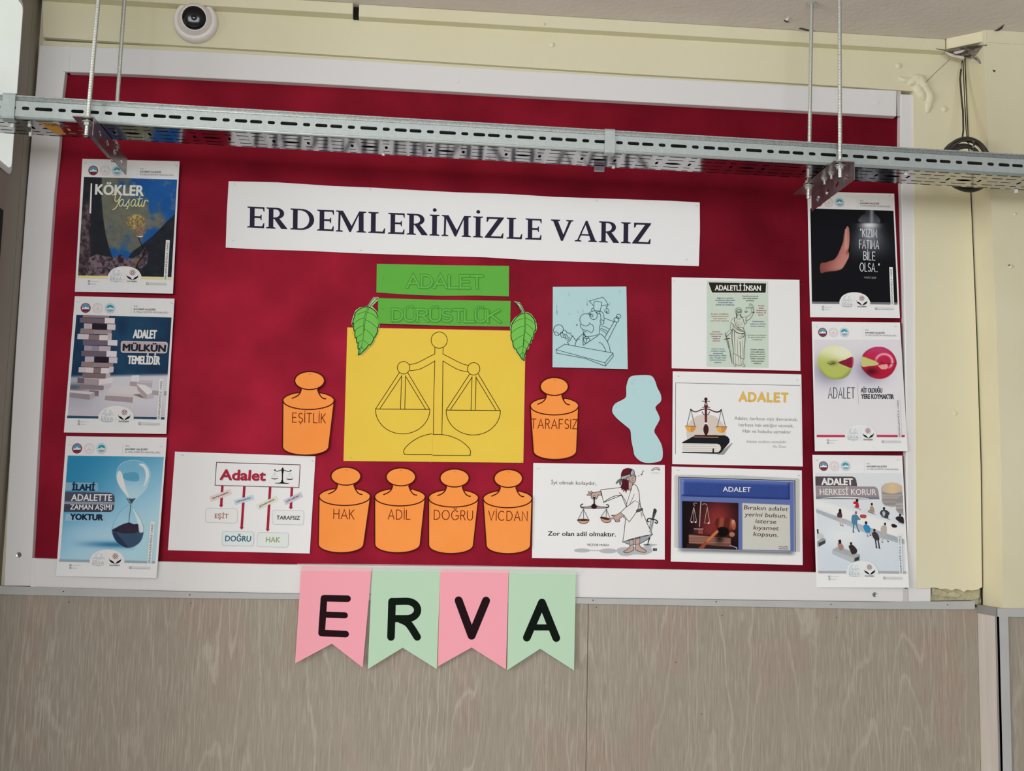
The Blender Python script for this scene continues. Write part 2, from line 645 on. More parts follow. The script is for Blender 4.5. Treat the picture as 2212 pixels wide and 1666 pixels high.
STAPLE = None
def add_staple(s, x, y, ang=0.0, raw=False):
    global STAPLE
    if STAPLE is None:
        bm = bmesh.new()
        bm_tube(bm, [(-0.0029, 0.001, 0), (-0.0027, -0.0005, 0), (0.0027, -0.0005, 0), (0.0029, 0.001, 0)], 0.00024, 5)
        STAPLE = bpy.data.meshes.new('staple')
        bmesh.ops.recalc_face_normals(bm, faces=bm.faces)
        bm.to_mesh(STAPLE); bm.free()
        STAPLE.materials.append(M['staple'])
    u = (x, y) if raw else s.px(x, y)
    o = bpy.data.objects.new('staple', STAPLE)
    COL.objects.link(o)
    o.parent = s.root
    P = s.W(u[0], u[1], 0.0004)
    o.location = P - s.root.location
    o.rotation_euler = (0, math.radians(ang), 0)

# single-line capitals: width, strokes (unit cap height)
def arc(cx, cy, rx, ry, a0, a1, n=10):
    return [(cx + rx * math.cos(math.radians(a0 + (a1 - a0) * k / n)), cy + ry * math.sin(math.radians(a0 + (a1 - a0) * k / n))) for k in range(n + 1)]
_S = arc(.29, .745, .25, .255, 35, 270, 9)[:-1] + arc(.29, .25, .27, .24, 90, -145, 9)
_C = arc(.46, .5, .46, .5, 50, 310, 14)
_G = arc(.46, .5, .46, .5, 50, 345, 14) + [(.9, .45), (.55, .45)]
_U = [(0, 1), (0, .32)] + arc(.33, .32, .33, .32, 180, 360, 8)[1:] + [(.66, 1)]
_O = arc(.46, .5, .46, .5, 0, 360, 20)
GL = {
 'A': (.78, [[(0, 0), (.39, 1), (.78, 0)], [(.14, .33), (.64, .33)]]),
 'B': (.55, [[(0, 0), (0, 1), (.3, 1)] + arc(.3, .76, .22, .24, 90, -90, 8) + [(0, .52)], [(.3, .52)] + arc(.3, .26, .26, .26, 90, -90, 8) + [(0, 0)]]),
 'C': (.86, [_C]),
 'D': (.72, [[(0, 0), (0, 1), (.25, 1)] + arc(.25, .5, .47, .5, 90, -90, 12) + [(0, 0)]]),
 'E': (.52, [[(.52, 1), (0, 1), (0, 0), (.52, 0)], [(0, .52), (.46, .52)]]),
 'F': (.5, [[(.5, 1), (0, 1), (0, 0)], [(0, .52), (.44, .52)]]),
 'G': (.9, [_G]),
 'Ğ': (.9, [_G, arc(.46, 1.28, .17, .13, 190, 350, 6)]),
 'H': (.66, [[(0, 0), (0, 1)], [(.66, 0), (.66, 1)], [(0, .52), (.66, .52)]]),
 'I': (.0, [[(0, 0), (0, 1)]]),
 'İ': (.0, [[(0, 0), (0, 1)], [(0, 1.17), (0, 1.21)]]),
 'K': (.56, [[(0, 0), (0, 1)], [(.54, 1), (.02, .46)], [(.14, .58), (.56, 0)]]),
 'L': (.48, [[(0, 1), (0, 0), (.48, 0)]]),
 'M': (.8, [[(0, 0), (.06, 1), (.4, .25), (.74, 1), (.8, 0)]]),
 'N': (.68, [[(0, 0), (0, 1), (.68, 0), (.68, 1)]]),
 'O': (.92, [_O]),
 'R': (.56, [[(0, 0), (0, 1), (.26, 1)] + arc(.26, .75, .26, .25, 90, -90, 8) + [(0, .5)], [(.28, .5), (.56, 0)]]),
 'S': (.56, [_S]),
 'Ş': (.56, [_S, [(.29, -.06), (.27, -.2)]]),
 'T': (.62, [[(0, 1), (.62, 1)], [(.31, 1), (.31, 0)]]),
 'U': (.66, [_U]),
 'Ü': (.66, [_U, [(.2, 1.2), (.2, 1.22)], [(.46, 1.2), (.46, 1.22)]]),
 'V': (.74, [[(0, 1), (.37, 0), (.74, 1)]]),
 'Y': (.7, [[(0, 1), (.35, .45), (.7, 1)], [(.35, .45), (.35, 0)]]),
 'Z': (.6, [[(0, 1), (.6, 1), (0, 0), (.6, 0)]]),
 '.': (.02, [[(0, .0), (.01, .03)]]),
 '“': (.22, [[(0, .82), (.05, 1)], [(.14, .82), (.19, 1)]]),
 '”': (.22, [[(.0, .82), (.05, 1)], [(.14, .82), (.19, 1)]]),
}
def prism_y(name, pix, yf, yb, m, parent=None, bevel=0, raw3=None):
    """photo outline on plane y=yf, extruded back to yb"""
    P = raw3 or [at_y(u, v, yf) for u, v in pix]
    bm = bmesh.new()
    f = [bm.verts.new(p) for p in P]
    b = [bm.verts.new((p[0], yb, p[2])) for p in P]
    n = len(P)
    for t in tessellate_polygon([[Vector((p[0], p[2], 0)) for p in P]]):
        bm.faces.new([f[i] for i in t]); bm.faces.new([b[i] for i in reversed(t)])
    for i in range(n):
        bm.faces.new((f[i], f[(i+1) % n], b[(i+1) % n], b[i]))
    return bmobj(name, bm, m, parent, bevel=bevel)

def prism_x(name, yz, x0, x1, m, parent=None, bevel=0):
    bm = bmesh.new()
    f = [bm.verts.new((x0, y, z)) for y, z in yz]
    b = [bm.verts.new((x1, y, z)) for y, z in yz]
    n = len(yz)
    bm.faces.new(f); bm.faces.new(list(reversed(b)))
    for i in range(n):
        bm.faces.new((f[i], f[(i+1) % n], b[(i+1) % n], b[i]))
    return bmobj(name, bm, m, parent, bevel=bevel)

def prism_z(name, xy, z0, z1, m, parent=None, bevel=0):
    bm = bmesh.new()
    f = [bm.verts.new((x, y, z0)) for x, y in xy]
    b = [bm.verts.new((x, y, z1)) for x, y in xy]
    n = len(xy)
    bm.faces.new(f); bm.faces.new(list(reversed(b)))
    for i in range(n):
        bm.faces.new((f[i], f[(i+1) % n], b[(i+1) % n], b[i]))
    return bmobj(name, bm, m, parent, bevel=bevel)

M['cable_in'] = mat('black_cable_sheath', '1b1b1a', 0.55)
ZC = OZ + 0.29                    # ceiling
ZT = OZ - 1.025                   # top of the laminate cladding

# ------------------------------------------------------------------ the setting
tag(box('floor', (-2.45, -6.2, -0.1), (5.2, 0.12, 0.0), M['floor']), 'grey floor of the corridor', kind='structure')
ceil = tag(box('ceiling', (-2.45, -6.2, ZC), (5.2, 0.12, ZC + 0.1), M['ceiling']), 'rough grey plaster ceiling above the board', kind='structure')
# cracks and blisters of the ceiling, by the pillar
def ceil_patch(name, pix, m, h=0.002):
    P = [at_z(u, v, ZC - 0.0004) for u, v in pix]
    bm = bmesh.new()
    a = [bm.verts.new(p) for p in P]
    c = sum(P, Vector()) / len(P); c.z -= h
    cv = bm.verts.new(c)
    for i in range(len(a)):
        bm.faces.new((a[i], a[(i+1) % len(a)], cv))
    return bmobj(name, bm, m, ceil, smooth=False)
ceil_patch('crack', [(2128, 68), (2140, 69), (2153, 65), (2163, 58), (2170, 52), (2165, 62), (2152, 70), (2140, 73)], M['crack'])
ceil_patch('crack', [(1693, 42), (1700, 46), (1707, 48), (1699, 49), (1694, 46)], M['crack'])
ceil_patch('crack', [(1724, 62), (1730, 60), (1750, 65), (1762, 67), (1745, 67)], M['crack'])
ceil_patch('blister', [(1694, 43), (1704, 35), (1708, 38), (1702, 46)], M['ceiling'], 0.004)

wb = tag(box('wall_back', (-0.15, 0.02, 0), (2.30, 0.12, ZC), M['plaster']), 'yellow painted back wall behind the notice board', kind='structure')
up = [(90, -30), (93, 60), (94, 80), (300, 93), (540, 107), (820, 125), (1100, 143), (1370, 160), (1640, 175), (1850, 188), (1973, 197),
      (1976, 400), (1978, 800), (1980, 1272), (2012, 1270), (2022, 1270), (2032, 1273), (2044, 1272), (2056, 1276), (2064, 1272), (2074, 1274), (2082, 1279), (2088, 1275), (2098, 1276), (2112, 1274),
      ]
PX = [(0.292, 2.1535), (0.1, 2.157), (-0.134, 2.163), (-0.4, 2.168), (-0.708, 2.171), (-1.025, 2.167)]     # left edge of the pillar, bowed a little
up3 = [at_y(u, v, -0.004) for u, v in up] + [Vector((x - 0.0042, -0.004, OZ + z)) for z, x in ((-0.985, 2.168),) + tuple(reversed(PX[:5]))]
prism_y('plaster_board', None, -0.004, 0.0198, M['plaster'], wb, raw3=up3)
# rough plaster showing under the chipped edge, and the shadow gap by the pillar
prism_y('rough_plaster', [(2010, 1255), (2118, 1262), (2116, 1292), (2100, 1296), (2060, 1297), (2010, 1298)], 0.006, 0.0195, M['raw'], wb)
prism_y('plaster_crumb', [(2014, 1271), (2030, 1274), (2046, 1281), (2060, 1279), (2076, 1285), (2070, 1291), (2040, 1289), (2014, 1285)], 0.001, 0.0055, M['raw'], wb)
# caulk line above the board
strip_prism('caulk', [(93, 88), (540, 109), (1100, 145), (1640, 176), (1940, 195)], [(93, 99), (540, 117), (1100, 153), (1640, 183), (1940, 202)], 0.0065, 0.0195, M['plaster'], wb)

def bump_disc(u, v, r, y, name='foam_dot', m=None, par=None, flat=0.5):
    bm = bmesh.new()
    bmesh.ops.create_uvsphere(bm, u_segments=14, v_segments=8, radius=r)
    for v_ in bm.verts:
        v_.co.y *= flat
        v_.co.x *= 1 + 0.1 * math.sin(v_.co.z * 900)
    P = at_y(u, v, y)
    bmesh.ops.translate(bm, verts=bm.verts, vec=P)
    return bmobj(name, bm, m or M['plaster'], par or wb, smooth=True)
bump_disc(1941, 142, 0.0075, -0.004)
bump_disc(2040, 236, 0.0075, -0.004)
bump_disc(1193, 97, 0.006, -0.004)
bump_disc(2063, 893, 0.0055, -0.004, flat=0.35)
bump_disc(1112, 55, 0.004, -0.004)
bump_disc(1174, 52, 0.0035, -0.03)

# pillar on the right, left face x = 2.155
def pillar():
    bm = bmesh.new()
    rows = []
    for z, x in PX:
        zz = min(OZ + z, ZC)
        rows.append([bm.verts.new(c) for c in ((x, 0.0195, zz), (x, -0.088, zz), (3.6, -0.088, zz), (3.6, 0.0195, zz))])
    for a_, b_ in zip(rows, rows[1:]):
        for k in range(4):
            bm.faces.new((a_[k], a_[(k+1) % 4], b_[(k+1) % 4], b_[k]))
    bm.faces.new(rows[0]); bm.faces.new(rows[-1])
    return bmobj('wall_right', bm, M['plaster2'])
pil = tag(pillar(), 'yellow painted pillar standing proud of the wall on the right', kind='structure')
# shade of the joint between wall board and pillar, painted as a dark strip
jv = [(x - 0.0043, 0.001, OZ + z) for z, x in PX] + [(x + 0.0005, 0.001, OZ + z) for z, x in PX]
mesh('joint_shade', jv, [(i, i+1, 7+i, 6+i) for i in range(5)], M['dark'], wb)
box('pillar_cladding', (2.1552, -0.0875, 0), (3.6, 0.02, ZT), M['laminate'], pil)
box('side_panel', (2.1535, -0.080, 0), (2.1552, 0.004, ZT - 0.018), mat('pale_laminate', 'd6cfc8', 0.45, noise=('c8c0b8', 1.0, 0.25, (200, 40, 4))), pil)
box('side_trim', (2.1525, -0.090, ZT - 0.018), (2.1556, 0.004, ZT), M['grey_trim_d'], pil)
box('corner_trim', (2.1525, -0.0915, 0), (2.1556, -0.0795, ZT - 0.018), M['grey_trim_d'], pil)
box('corner_strip', (2.1525, -0.0915, 0), (2.176, -0.0877, ZT - 0.018), M['grey_trim'], pil)
box('front_trim', (2.1525, -0.0915, ZT - 0.018), (3.6, -0.0877, ZT - 0.0005), M['grey_trim'], pil)
bump_disc(2184, 576, 0.005, -0.088, 'filler_spot', M['plaster2'], pil)
bump_disc(2193, 462, 0.004, -0.088, 'filler_spot', M['plaster2'], pil)
bump_disc(2180, 573, 0.0016, -0.0905, 'nail_hole', M['dark'], pil)

# left wall: jamb strips and a door with a milky upper panel; unseen window assumed further along
wl = tag(box('wall_left', (-0.15, -0.46, 0), (0.004, 0.02, ZC), M['door']), 'left wall in shade beside the board', kind='structure')
box('return_wall', (-2.45, -0.46, 0), (-0.15, -0.36, ZC), M['plaster2'], wl)
box('wall_below_unseen_window', (-2.45, -5.0, 0), (-2.35, -0.46, 0.95), M['plaster2'], wl)
box('wall_above_unseen_window', (-2.45, -5.0, 2.70), (-2.35, -0.46, ZC), M['plaster2'], wl)
box('wall_far', (-2.45, -6.2, 0), (-2.35, -5.0, ZC), M['plaster2'], wl)
win = tag(empty('unseen_window_1', (-2.4, -2.6, 1.75)), 'wide unseen window assumed in the left wall to carry the daylight', kind='structure')
for nm, a, b in (('frame', (-2.42, -5.0, 0.95), (-2.36, -4.92, 2.70)), ('frame', (-2.42, -0.84, 0.95), (-2.36, -0.76, 2.70)),
                 ('unseen_window_sill', (-2.45, -5.0, 0.93), (-2.30, -0.76, 0.955)), ('frame', (-2.42, -4.92, 2.64), (-2.36, -0.84, 2.70))):
    box(nm, a, b, M['pvc'], win, 0.003)  # frame and sill of the assumed, unseen window

dr = tag(empty('door_1', (0.012, -0.3, 0.0)), 'grey brown door with a milky upper panel, at the left edge', kind='structure')
box('jamb', (0.0042, -0.034, ZT), (0.0155, 0.0195, ZC - 0.001), M['jamb'], dr, 0.0008)
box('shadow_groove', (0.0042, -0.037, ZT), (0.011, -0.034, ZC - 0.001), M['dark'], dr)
box('door_frame', (0.0042, -0.150, 0), (0.0165, -0.0385, ZC - 0.001), M['jamb'], dr, 0.0012)
def rrect(y0, y1, z0, z1, r, n=5):
    pts = []
    for cy, cz, a in ((y1 - r, z1 - r, 0), (y0 + r, z1 - r, 90), (y0 + r, z0 + r, 180), (y1 - r, z0 + r, 270)):
        for k in range(n + 1):
            t = math.radians(a + 90 * k / n)
            pts.append((cy + r * math.cos(t), cz + r * math.sin(t)))
    return pts
leaf_bottom = OZ - 0.165
prism_x('panel_bead', rrect(-0.455, -0.106, leaf_bottom, OZ + 0.212, 0.016), 0.016, 0.021, M['pvc'], dr, 0.0015)
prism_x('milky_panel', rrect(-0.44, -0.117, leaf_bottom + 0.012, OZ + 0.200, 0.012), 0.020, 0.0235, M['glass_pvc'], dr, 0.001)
prism_x('door_leaf', [(-0.45, 0.02), (-0.118, 0.02), (-0.118, leaf_bottom - 0.004), (-0.45, leaf_bottom - 0.004)], 0.0155, 0.0185, M['door'], dr, 0.001)
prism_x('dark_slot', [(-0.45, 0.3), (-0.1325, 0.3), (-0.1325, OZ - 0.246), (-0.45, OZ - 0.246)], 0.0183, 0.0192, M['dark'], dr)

# ceiling moulding
def cove(n, x0, x1, zb, yf=-0.031, lab=''):
    o = box('trim_%d' % n, (x0, yf, OZ + zb), (x1, 0.019, ZC - 0.0003), M['plaster'], None, 0.002)
    return tag(o, lab, kind='structure')
cove(1, 0.024, 0.7085, 0.2635, -0.033, 'yellow ceiling moulding, left length above the camera')
cove(2, 0.7215, 2.092, 0.2605, -0.029, 'yellow ceiling moulding, long length above the board')
t3 = prism_z('trim_3', [(2.094, -0.034), (2.160, -0.0895), (2.160, 0.0), (2.094, 0.0)], OZ + 0.2635, ZC - 0.0002, M['plaster'], None, 0.0015)
tag(t3, 'short broken moulding block turning onto the pillar', kind='structure')
t4 = prism_z('trim_4', [(2.1605, -0.0900), (3.6, -0.0915), (3.6, -0.080), (2.1605, -0.080)], OZ + 0.2600, ZC - 0.0002, M['plaster2'], None)
tag(t4, 'yellow ceiling moulding on the pillar front', kind='structure')
box('gap_shade', (0.709, -0.012, OZ + 0.262), (0.721, 0.0, ZC - 0.001), M['dark'], wb)  # near-black block painted in for the shade inside the moulding gap

# laminate cladding of the lower wall, two sheets with a joint, and the grey cap strip
xj = at_y(1268, 1500, 0.0).x
for x0, x1 in ((-0.14, xj - 0.0006), (xj + 0.0006, 2.1525)):
    box('laminate_sheet', (x0, 0.0, 0.0), (x1, 0.0198, ZT - 0.006), M['laminate'], wb)
tr = strip_prism('trim_5', [(-60, 1262), (8, 1266.5), (200, 1272), (400, 1279), (620, 1283), (1245, 1292), (1600, 1297), (1900, 1301), (2106, 1299)],
                 [(-60, 1281), (8, 1284.5), (200, 1289), (400, 1292.5), (620, 1295), (1245, 1304.5), (1600, 1311), (1900, 1316.5), (2106, 1317)], -0.0035, 0.019, M['grey_trim'], None, 0.0006)
tag(tr, 'grey cap strip between the board and the wood laminate', kind='structure')
for u, v in ((137, 1278), (410, 1285.5), (1281, 1297), (1547, 1300.5), (1795, 1306), (2047, 1307)):
    o = bump_disc(u, v, 0.0013, -0.0036, 'nail_head', M['dark'], tr)
for u, v in ((149, 1301), (412, 1303), (1288, 1312), (1560, 1330), (1807, 1334), (1460, 1431), (1516, 1543)):
    bump_disc(u, v, 0.0011, -0.0001, 'nail_head', M['dark'], wb)

# torn plaster under the broken moulding block
tp = empty('torn_plaster', at_y(2080, 110, -0.04))
tag(tp, 'torn flap of plaster hanging under the broken moulding block', 'plaster')
def shard(name, pts3, m, th=0.0015):
    bm = bmesh.new()
    a = [bm.verts.new(p) for p in pts3]
    b = [bm.verts.new(Vector(p) + Vector((0, th, -th * .4))) for p in pts3]
    for t in tessellate_polygon([[Vector((p[0], p[2], 0)) for p in pts3]]):
        bm.faces.new([a[i] for i in t]); bm.faces.new([b[i] for i in reversed(t)])
    for i in range(len(a)):
        j = (i + 1) % len(a)
        bm.faces.new((a[i], a[j], b[j], b[i]))
    return bmobj(name, bm, m, tp)
shard('flap', [at_y(2022, 105, -0.03), at_y(2042, 107, -0.035), at_y(2062, 106, -0.045), at_y(2090, 100, -0.07), at_y(2133, 96, -0.095), at_y(2128, 103, -0.08), at_y(2110, 115, -0.06), at_y(2096, 124, -0.04), at_y(2080, 126, -0.03), at_y(2058, 121, -0.02), at_y(2040, 112, -0.02)], M['torn'])
shard('flap', [at_y(2060, 112, -0.05), at_y(2085, 107, -0.06), at_y(2080, 112, -0.06), at_y(2066, 116, -0.05)], M['pvc_edge'])
shard('flap', [at_y(2040, 111, -0.032), at_y(2063, 118, -0.034), at_y(2086, 123, -0.036), at_y(2082, 127, -0.036), at_y(2056, 121, -0.034)], M['ceiling'])
tube('loose_strand', [at_y(2083, 122, -0.05), at_y(2096, 121, -0.06), at_y(2108, 127, -0.065), at_y(2118, 136, -0.07), at_y(2128, 143, -0.075), at_y(2138, 150, -0.08), at_y(2149, 154, -0.09)],
     [0.0022, 0.0026, 0.0024, 0.002, 0.0028, 0.0030, 0.0022], M['cable_b'], tp, 7)

# painted-over blob of mounting foam at the top right corner of the board
fb = []
foam = bmesh.new()
def fchain(pix, rs, y=-0.006):
    pts = [at_y(u, v, y) for u, v in pix]
    # resample finely with wobble
    out, rr = [], []
    for i in range(len(pts) - 1):
        for k in range(6):
            t = k / 6
            out.append(pts[i].lerp(pts[i+1], t)); rr.append((rs[i] + (rs[i+1] - rs[i]) * t) * 1.12 * (1 + 0.035 * math.sin(i * 6 + k * 1.3)))
    out.append(pts[-1]); rr.append(rs[-1])
    bm_tube(foam, out, rr, 12)
fchain([(1942, 167), (1952, 172), (1963, 174), (1972, 170)], [0.0035, 0.0065, 0.0065, 0.006])
fchain([(1962, 182), (1968, 178), (1978, 171), (1988, 172), (1995, 182), (2000, 192), (2006, 200), (2010, 210), (2008, 222), (2005, 234), (2003, 243)], [0.005, 0.008, 0.011, 0.0125, 0.0115, 0.0105, 0.010, 0.0105, 0.0085, 0.007, 0.004])
fchain([(1978, 184), (1983, 192), (1992, 205), (1999, 214)], [0.008, 0.011, 0.0105, 0.006])
for f in foam.verts: f.co.y = -0.004 + (f.co.y + 0.006) * 0.75
fo = bmobj('foam_blob', foam, M['plaster'], None, smooth=True)
tag(fo, 'yellow painted blob of mounting foam curling over the top right board corner', 'foam')
rm = fo.modifiers.new('remesh', 'REMESH'); rm.mode = 'VOXEL'; rm.voxel_size = 0.0012; rm.use_smooth_shade = True
sm_ = fo.modifiers.new('smooth', 'SMOOTH'); sm_.iterations = 6; sm_.factor = 0.6
# thin thread from the plaster to the foam
th = tube('thread', [at_y(2052, 128, -0.02), at_y(2025, 153, -0.016), at_y(1997, 181, -0.012)], 0.0005, M['cable'], None, 5)
tag(th, 'thin dark thread stretched from the torn plaster to the foam blob', 'thread')

# ------------------------------------------------------------------ notice board
YR = 0.018       # felt surface
nb = tag(empty('notice_board', at_y(1050, 1300, 0.0)), 'large red felt notice board in a white plastic frame', 'notice board')
ft = prism_y('felt_panel', [(120, 130), (1960, 225), (1975, 1265), (40, 1235)], YR, 0.0199, M['felt'], nb)
OT = [(85, 98), (300, 104), (560, 117), (820, 133), (1100, 151), (1370, 166), (1640, 180.5), (1800, 188.5), (1938, 195)]
N = 12
def rail(name, outer, inner, yb=0.0198, bev=0.002):
    return strip_prism(name, resample(outer, N), resample(inner, N), 0.0, yb, M['pvc'], nb, bev)
rail('top_rail', [(150, 99.5), (300, 104.5), (560, 117), (820, 133), (1100, 151), (1370, 166), (1640, 180.5), (1937, 195.5)],
     [(147, 155), (300, 161), (560, 174), (820, 188.5), (1100, 205), (1370, 219.5), (1640, 234), (1937, 251)])
rail('left_rail', [(85, 97), (75, 213), (58.5, 400), (37.5, 690), (25, 900), (15, 1100), (8, 1266)],
     [(147, 100), (138, 157), (129, 304), (118.5, 400), (97, 700), (85, 900), (75, 1100), (66, 1267)])
rail('bottom_rail', [(68, 1206), (340, 1213), (620, 1220), (1260, 1227), (1600, 1233.5), (1961, 1240)],
     [(66, 1268.5), (400, 1278.5), (620, 1282.7), (1245, 1291.5), (1600, 1296.5), (1950, 1301)])
rail('right_rail', [(1946, 203), (1943.5, 250), (1947, 400), (1952, 580), (1955, 720), (1958, 980), (1960, 1240), (1962, 1301)],
     [(1990, 205), (1999, 400), (2005, 600), (2008, 800), (2010.5, 1000), (2011, 1301)])
for q, y in (([(139, 99.5), (152.5, 100), (149, 155), (135, 154)], -0.0015), ([(1936, 194), (1946.5, 195), (1947.5, 249), (1938.5, 252)], 0.0035),
             ([(67, 1206), (77, 1206), (77, 1268.5), (65.5, 1268)], -0.0015), ([(1950.5, 1272), (1961.5, 1272), (1961.5, 1301), (1950, 1301)], -0.0012)):
    prism_y('corner_strip', q, y, 0.006, M['pvc_edge'] if y != -0.0015 else M['pvc'], nb, 0.0004)
def screw(u, v, y, par, r=0.0055, m=None):
    P = at_y(u, v, y)
    bm = bmesh.new()
    seg = 20
    prof = [(0.0, 0.0004), (r * 0.45, 0.0004), (r * 0.5, -0.0004), (r, -0.0010), (r * 1.05, 0.0)]
    rings = []
    for rr, dy in prof:
        if rr == 0: rings.append([bm.verts.new((P.x, P.y + dy, P.z))]); continue
        rings.append([bm.verts.new((P.x + rr * math.cos(2*PI*k/seg), P.y + dy, P.z + rr * math.sin(2*PI*k/seg))) for k in range(seg)])
    for k in range(seg): bm.faces.new((rings[0][0], rings[1][k], rings[1][(k+1) % seg]))
    for a, b in zip(rings[1:], rings[2:]):
        for k in range(seg): bm.faces.new((a[k], a[(k+1) % seg], b[(k+1) % seg], b[k]))
    o = bmobj('screw', bm, m or M['screw'], par, smooth=False)
    bm = bmesh.new()
    for dx, dz in ((r*.42, r*.13), (r*.13, r*.42)):
        bm_box(bm, (P.x-dx, P.y-0.0003, P.z-dz), (P.x+dx, P.y+0.0002, P.z+dz))
    bmobj('cross_recess', bm, M['dark'], o)
    return o
screw(40.5, 1199, 0.0, nb); screw(1889.5, 1285, 0.0, nb, 0.0052)
# faint screw plugs of the top rail
for u, v in ((987, 174), (1893, 222), (316, 115)):
    P = at_y(u, v, 0.0)
    bm = bmesh.new()
    bmesh.ops.create_cone(bm, cap_ends=True, segments=20, radius1=0.0062, radius2=0.0058, depth=0.0008)
    bmesh.ops.rotate(bm, verts=bm.verts, matrix=Matrix.Rotation(PI/2, 3, 'X'))
    bmesh.ops.translate(bm, verts=bm.verts, vec=(P.x, P.y - 0.0002, P.z))
    bmobj('screw_plug', bm, M['pvc'], nb)

# ------------------------------------------------------------------ cable tray
KT = -0.0075                                    # slight fall of the tray along its length
def tz(x, z): return OZ + z + KT * (x - 1.05)
YF, YB = -0.298, -0.198
tray = tag(empty('cable_tray', (1.05, (YF + YB) / 2, tz(1.05, -0.112))), 'long perforated galvanised cable tray crossing in front of the board', 'cable tray')
X0T, X1T = -0.30, 2.75
PER = 0.1565
xs0 = at_y(1090.6, 300, YF).x                   # start of one short slot
SL = [(0, 63), (108, 147), (300, 63), (405, 106), (533, 105)]      # start, length in units of 683 per period
U_ = PER / 683
def slot_pts(cx, cz, L_, H_, n=5):
    r = H_ / 2
    pts = []
    for k in range(n + 1):
        t = -PI/2 + PI * k / n
        pts.append((cx + L_/2 - r + r * math.cos(t), cz + r * math.sin(t)))
    for k in range(n + 1):
        t = PI/2 + PI * k / n
        pts.append((cx - L_/2 + r + r * math.cos(t), cz + r * math.sin(t)))
    return pts
def plate(name, u0, u1, v0, v1, holes, to3, m, th, parent):
    """flat plate in (u,v) with holes; cut into cells between holes along u"""
    holes = sorted(holes, key=lambda h: min(p[0] for p in h))
    vs, fs = [], []
    rows = {}
    cells = []
    # group holes whose u-ranges overlap
    cur, cmax = [], None
    for h in holes:
        a, b = min(p[0] for p in h), max(p[0] for p in h)
        if cur and a < cmax + 0.0008:
            cur.append(h); cmax = max(cmax, b)
        else:
            if cur: cells.append((cur, cmax))
            cur, cmax = [h], b
    if cur: cells.append((cur, cmax))
    x = u0
    for i, (hs, mx) in enumerate(cells):
        nxt = min(p[0] for h in cells[i+1][0] for p in h) if i + 1 < len(cells) else u1
        e = (mx + nxt) / 2 if i + 1 < len(cells) else u1
        poly = [(x, v0), (e, v0), (e, v1), (x, v1)]
        loops = [[Vector((p[0], p[1], 0)) for p in poly]] + [[Vector((p[0], p[1], 0)) for p in reversed(h)] for h in hs]
        flat = [p for l in loops for p in l]
        k = len(vs)
        vs += [to3(p.x, p.y) for p in flat]
        for t in tessellate_polygon(loops): fs.append(tuple(k + q for q in t))
        x = e
    o = mesh(name, vs, fs, m, parent)
    bm = bmesh.new(); bm.from_mesh(o.data)
    bmesh.ops.remove_doubles(bm, verts=bm.verts, dist=1e-6)
    bmesh.ops.recalc_face_normals(bm, faces=bm.faces)
    bm.to_mesh(o.data); bm.free()
    s_ = o.modifiers.new('sheet_metal', 'SOLIDIFY'); s_.thickness = th; s_.offset = 0
    return o
holes = []
k0 = int((X0T - xs0) / PER) - 1
starts = []
for k in range(k0, k0 + 24):
    for a, L_ in SL:
        c = xs0 + k * PER + (a + L_ / 2) * U_
        if X0T + 0.02 < c - L_*U_/2 and c + L_*U_/2 < X1T - 0.02:
            starts.append((c, L_ * U_, a))
for side, y in (('front', YF), ('back', YB)):
    hs = [slot_pts(c, 0.021, L_, 0.0068) for c, L_, a in starts]
    plate('side_rail', X0T, X1T, 0.0045, 0.0350, hs, lambda u, v, y=y: (u, y, tz(u, -0.112) + v), M['galv'], 0.0012, tray)
    # rolled lip along the top and rounded lower edge
    sgn = 1 if side == 'front' else -1
    def lip(nm, prof, m):
        vs, fs = [], []
        for x in (X0T, X1T):
            vs += [(x, y + sgn * a, tz(x, -0.112) + b) for a, b in prof]
        n = len(prof)
        fs = [(i, i+1, n+i+1, n+i) for i in range(n-1)]
        o = mesh(nm, vs, fs, m, tray, smooth=True)
        s_ = o.modifiers.new('sheet_metal', 'SOLIDIFY'); s_.thickness = 0.001; s_.offset = 0
        return o
    lip('rolled_lip', [(0.0006, 0.0352), (-0.0008, 0.0362), (-0.0010, 0.0380), (-0.0006, 0.0425), (0.001, 0.0445), (0.006, 0.0455), (0.011, 0.0450), (0.011, 0.0400)], M['galv_lip'])
    lip('bottom_bend', [(0.0, 0.0046), (0.0004, 0.0028), (0.0016, 0.0011), (0.0036, 0.0)], M['galv'])
# base
hb = []
for c, L_, a in starts:
    for row in (0.007, 0.027, 0.073, 0.093):
        if row in (0.027, 0.073) or True:
            hb.append(slot_pts(c, row, L_, 0.0042, 3))
    if a == 108:
        hb.append([(c + 0.018 * math.cos(t) , 0.05 + 0.0065 * (abs(math.sin(t)) ** 1.6) * (1 if math.sin(t) > 0 else -1)) for t in [2*PI*k/16 for k in range(16)]])
    elif a in (0, 300):
        hb.append([(p[1] - 0.05 + c, p[0] - c + 0.05) for p in slot_pts(c, 0.05, 0.017, 0.0058, 3)])
    else:
        hb.append(slot_pts(c, 0.05, L_ * 0.95, 0.003, 3))
plate('base_plate', X0T, X1T, 0.0036, 0.0964, hb, lambda u, v: (u, YF + v, tz(u, -0.112)), M['bright'], 0.0010, tray)
# lid
lv = []
for x in (X0T, X1T):
    lv += [(x, YF - 0.001 + a, tz(x, -0.112) + b) for a, b in ((0.0, 0.0435), (0.0, 0.0462), (0.102, 0.0462), (0.102, 0.0435))]
ol = mesh('lid', lv, [(i, i+1, 5+i, 4+i) for i in range(3)], M['galv_lip'], tray)
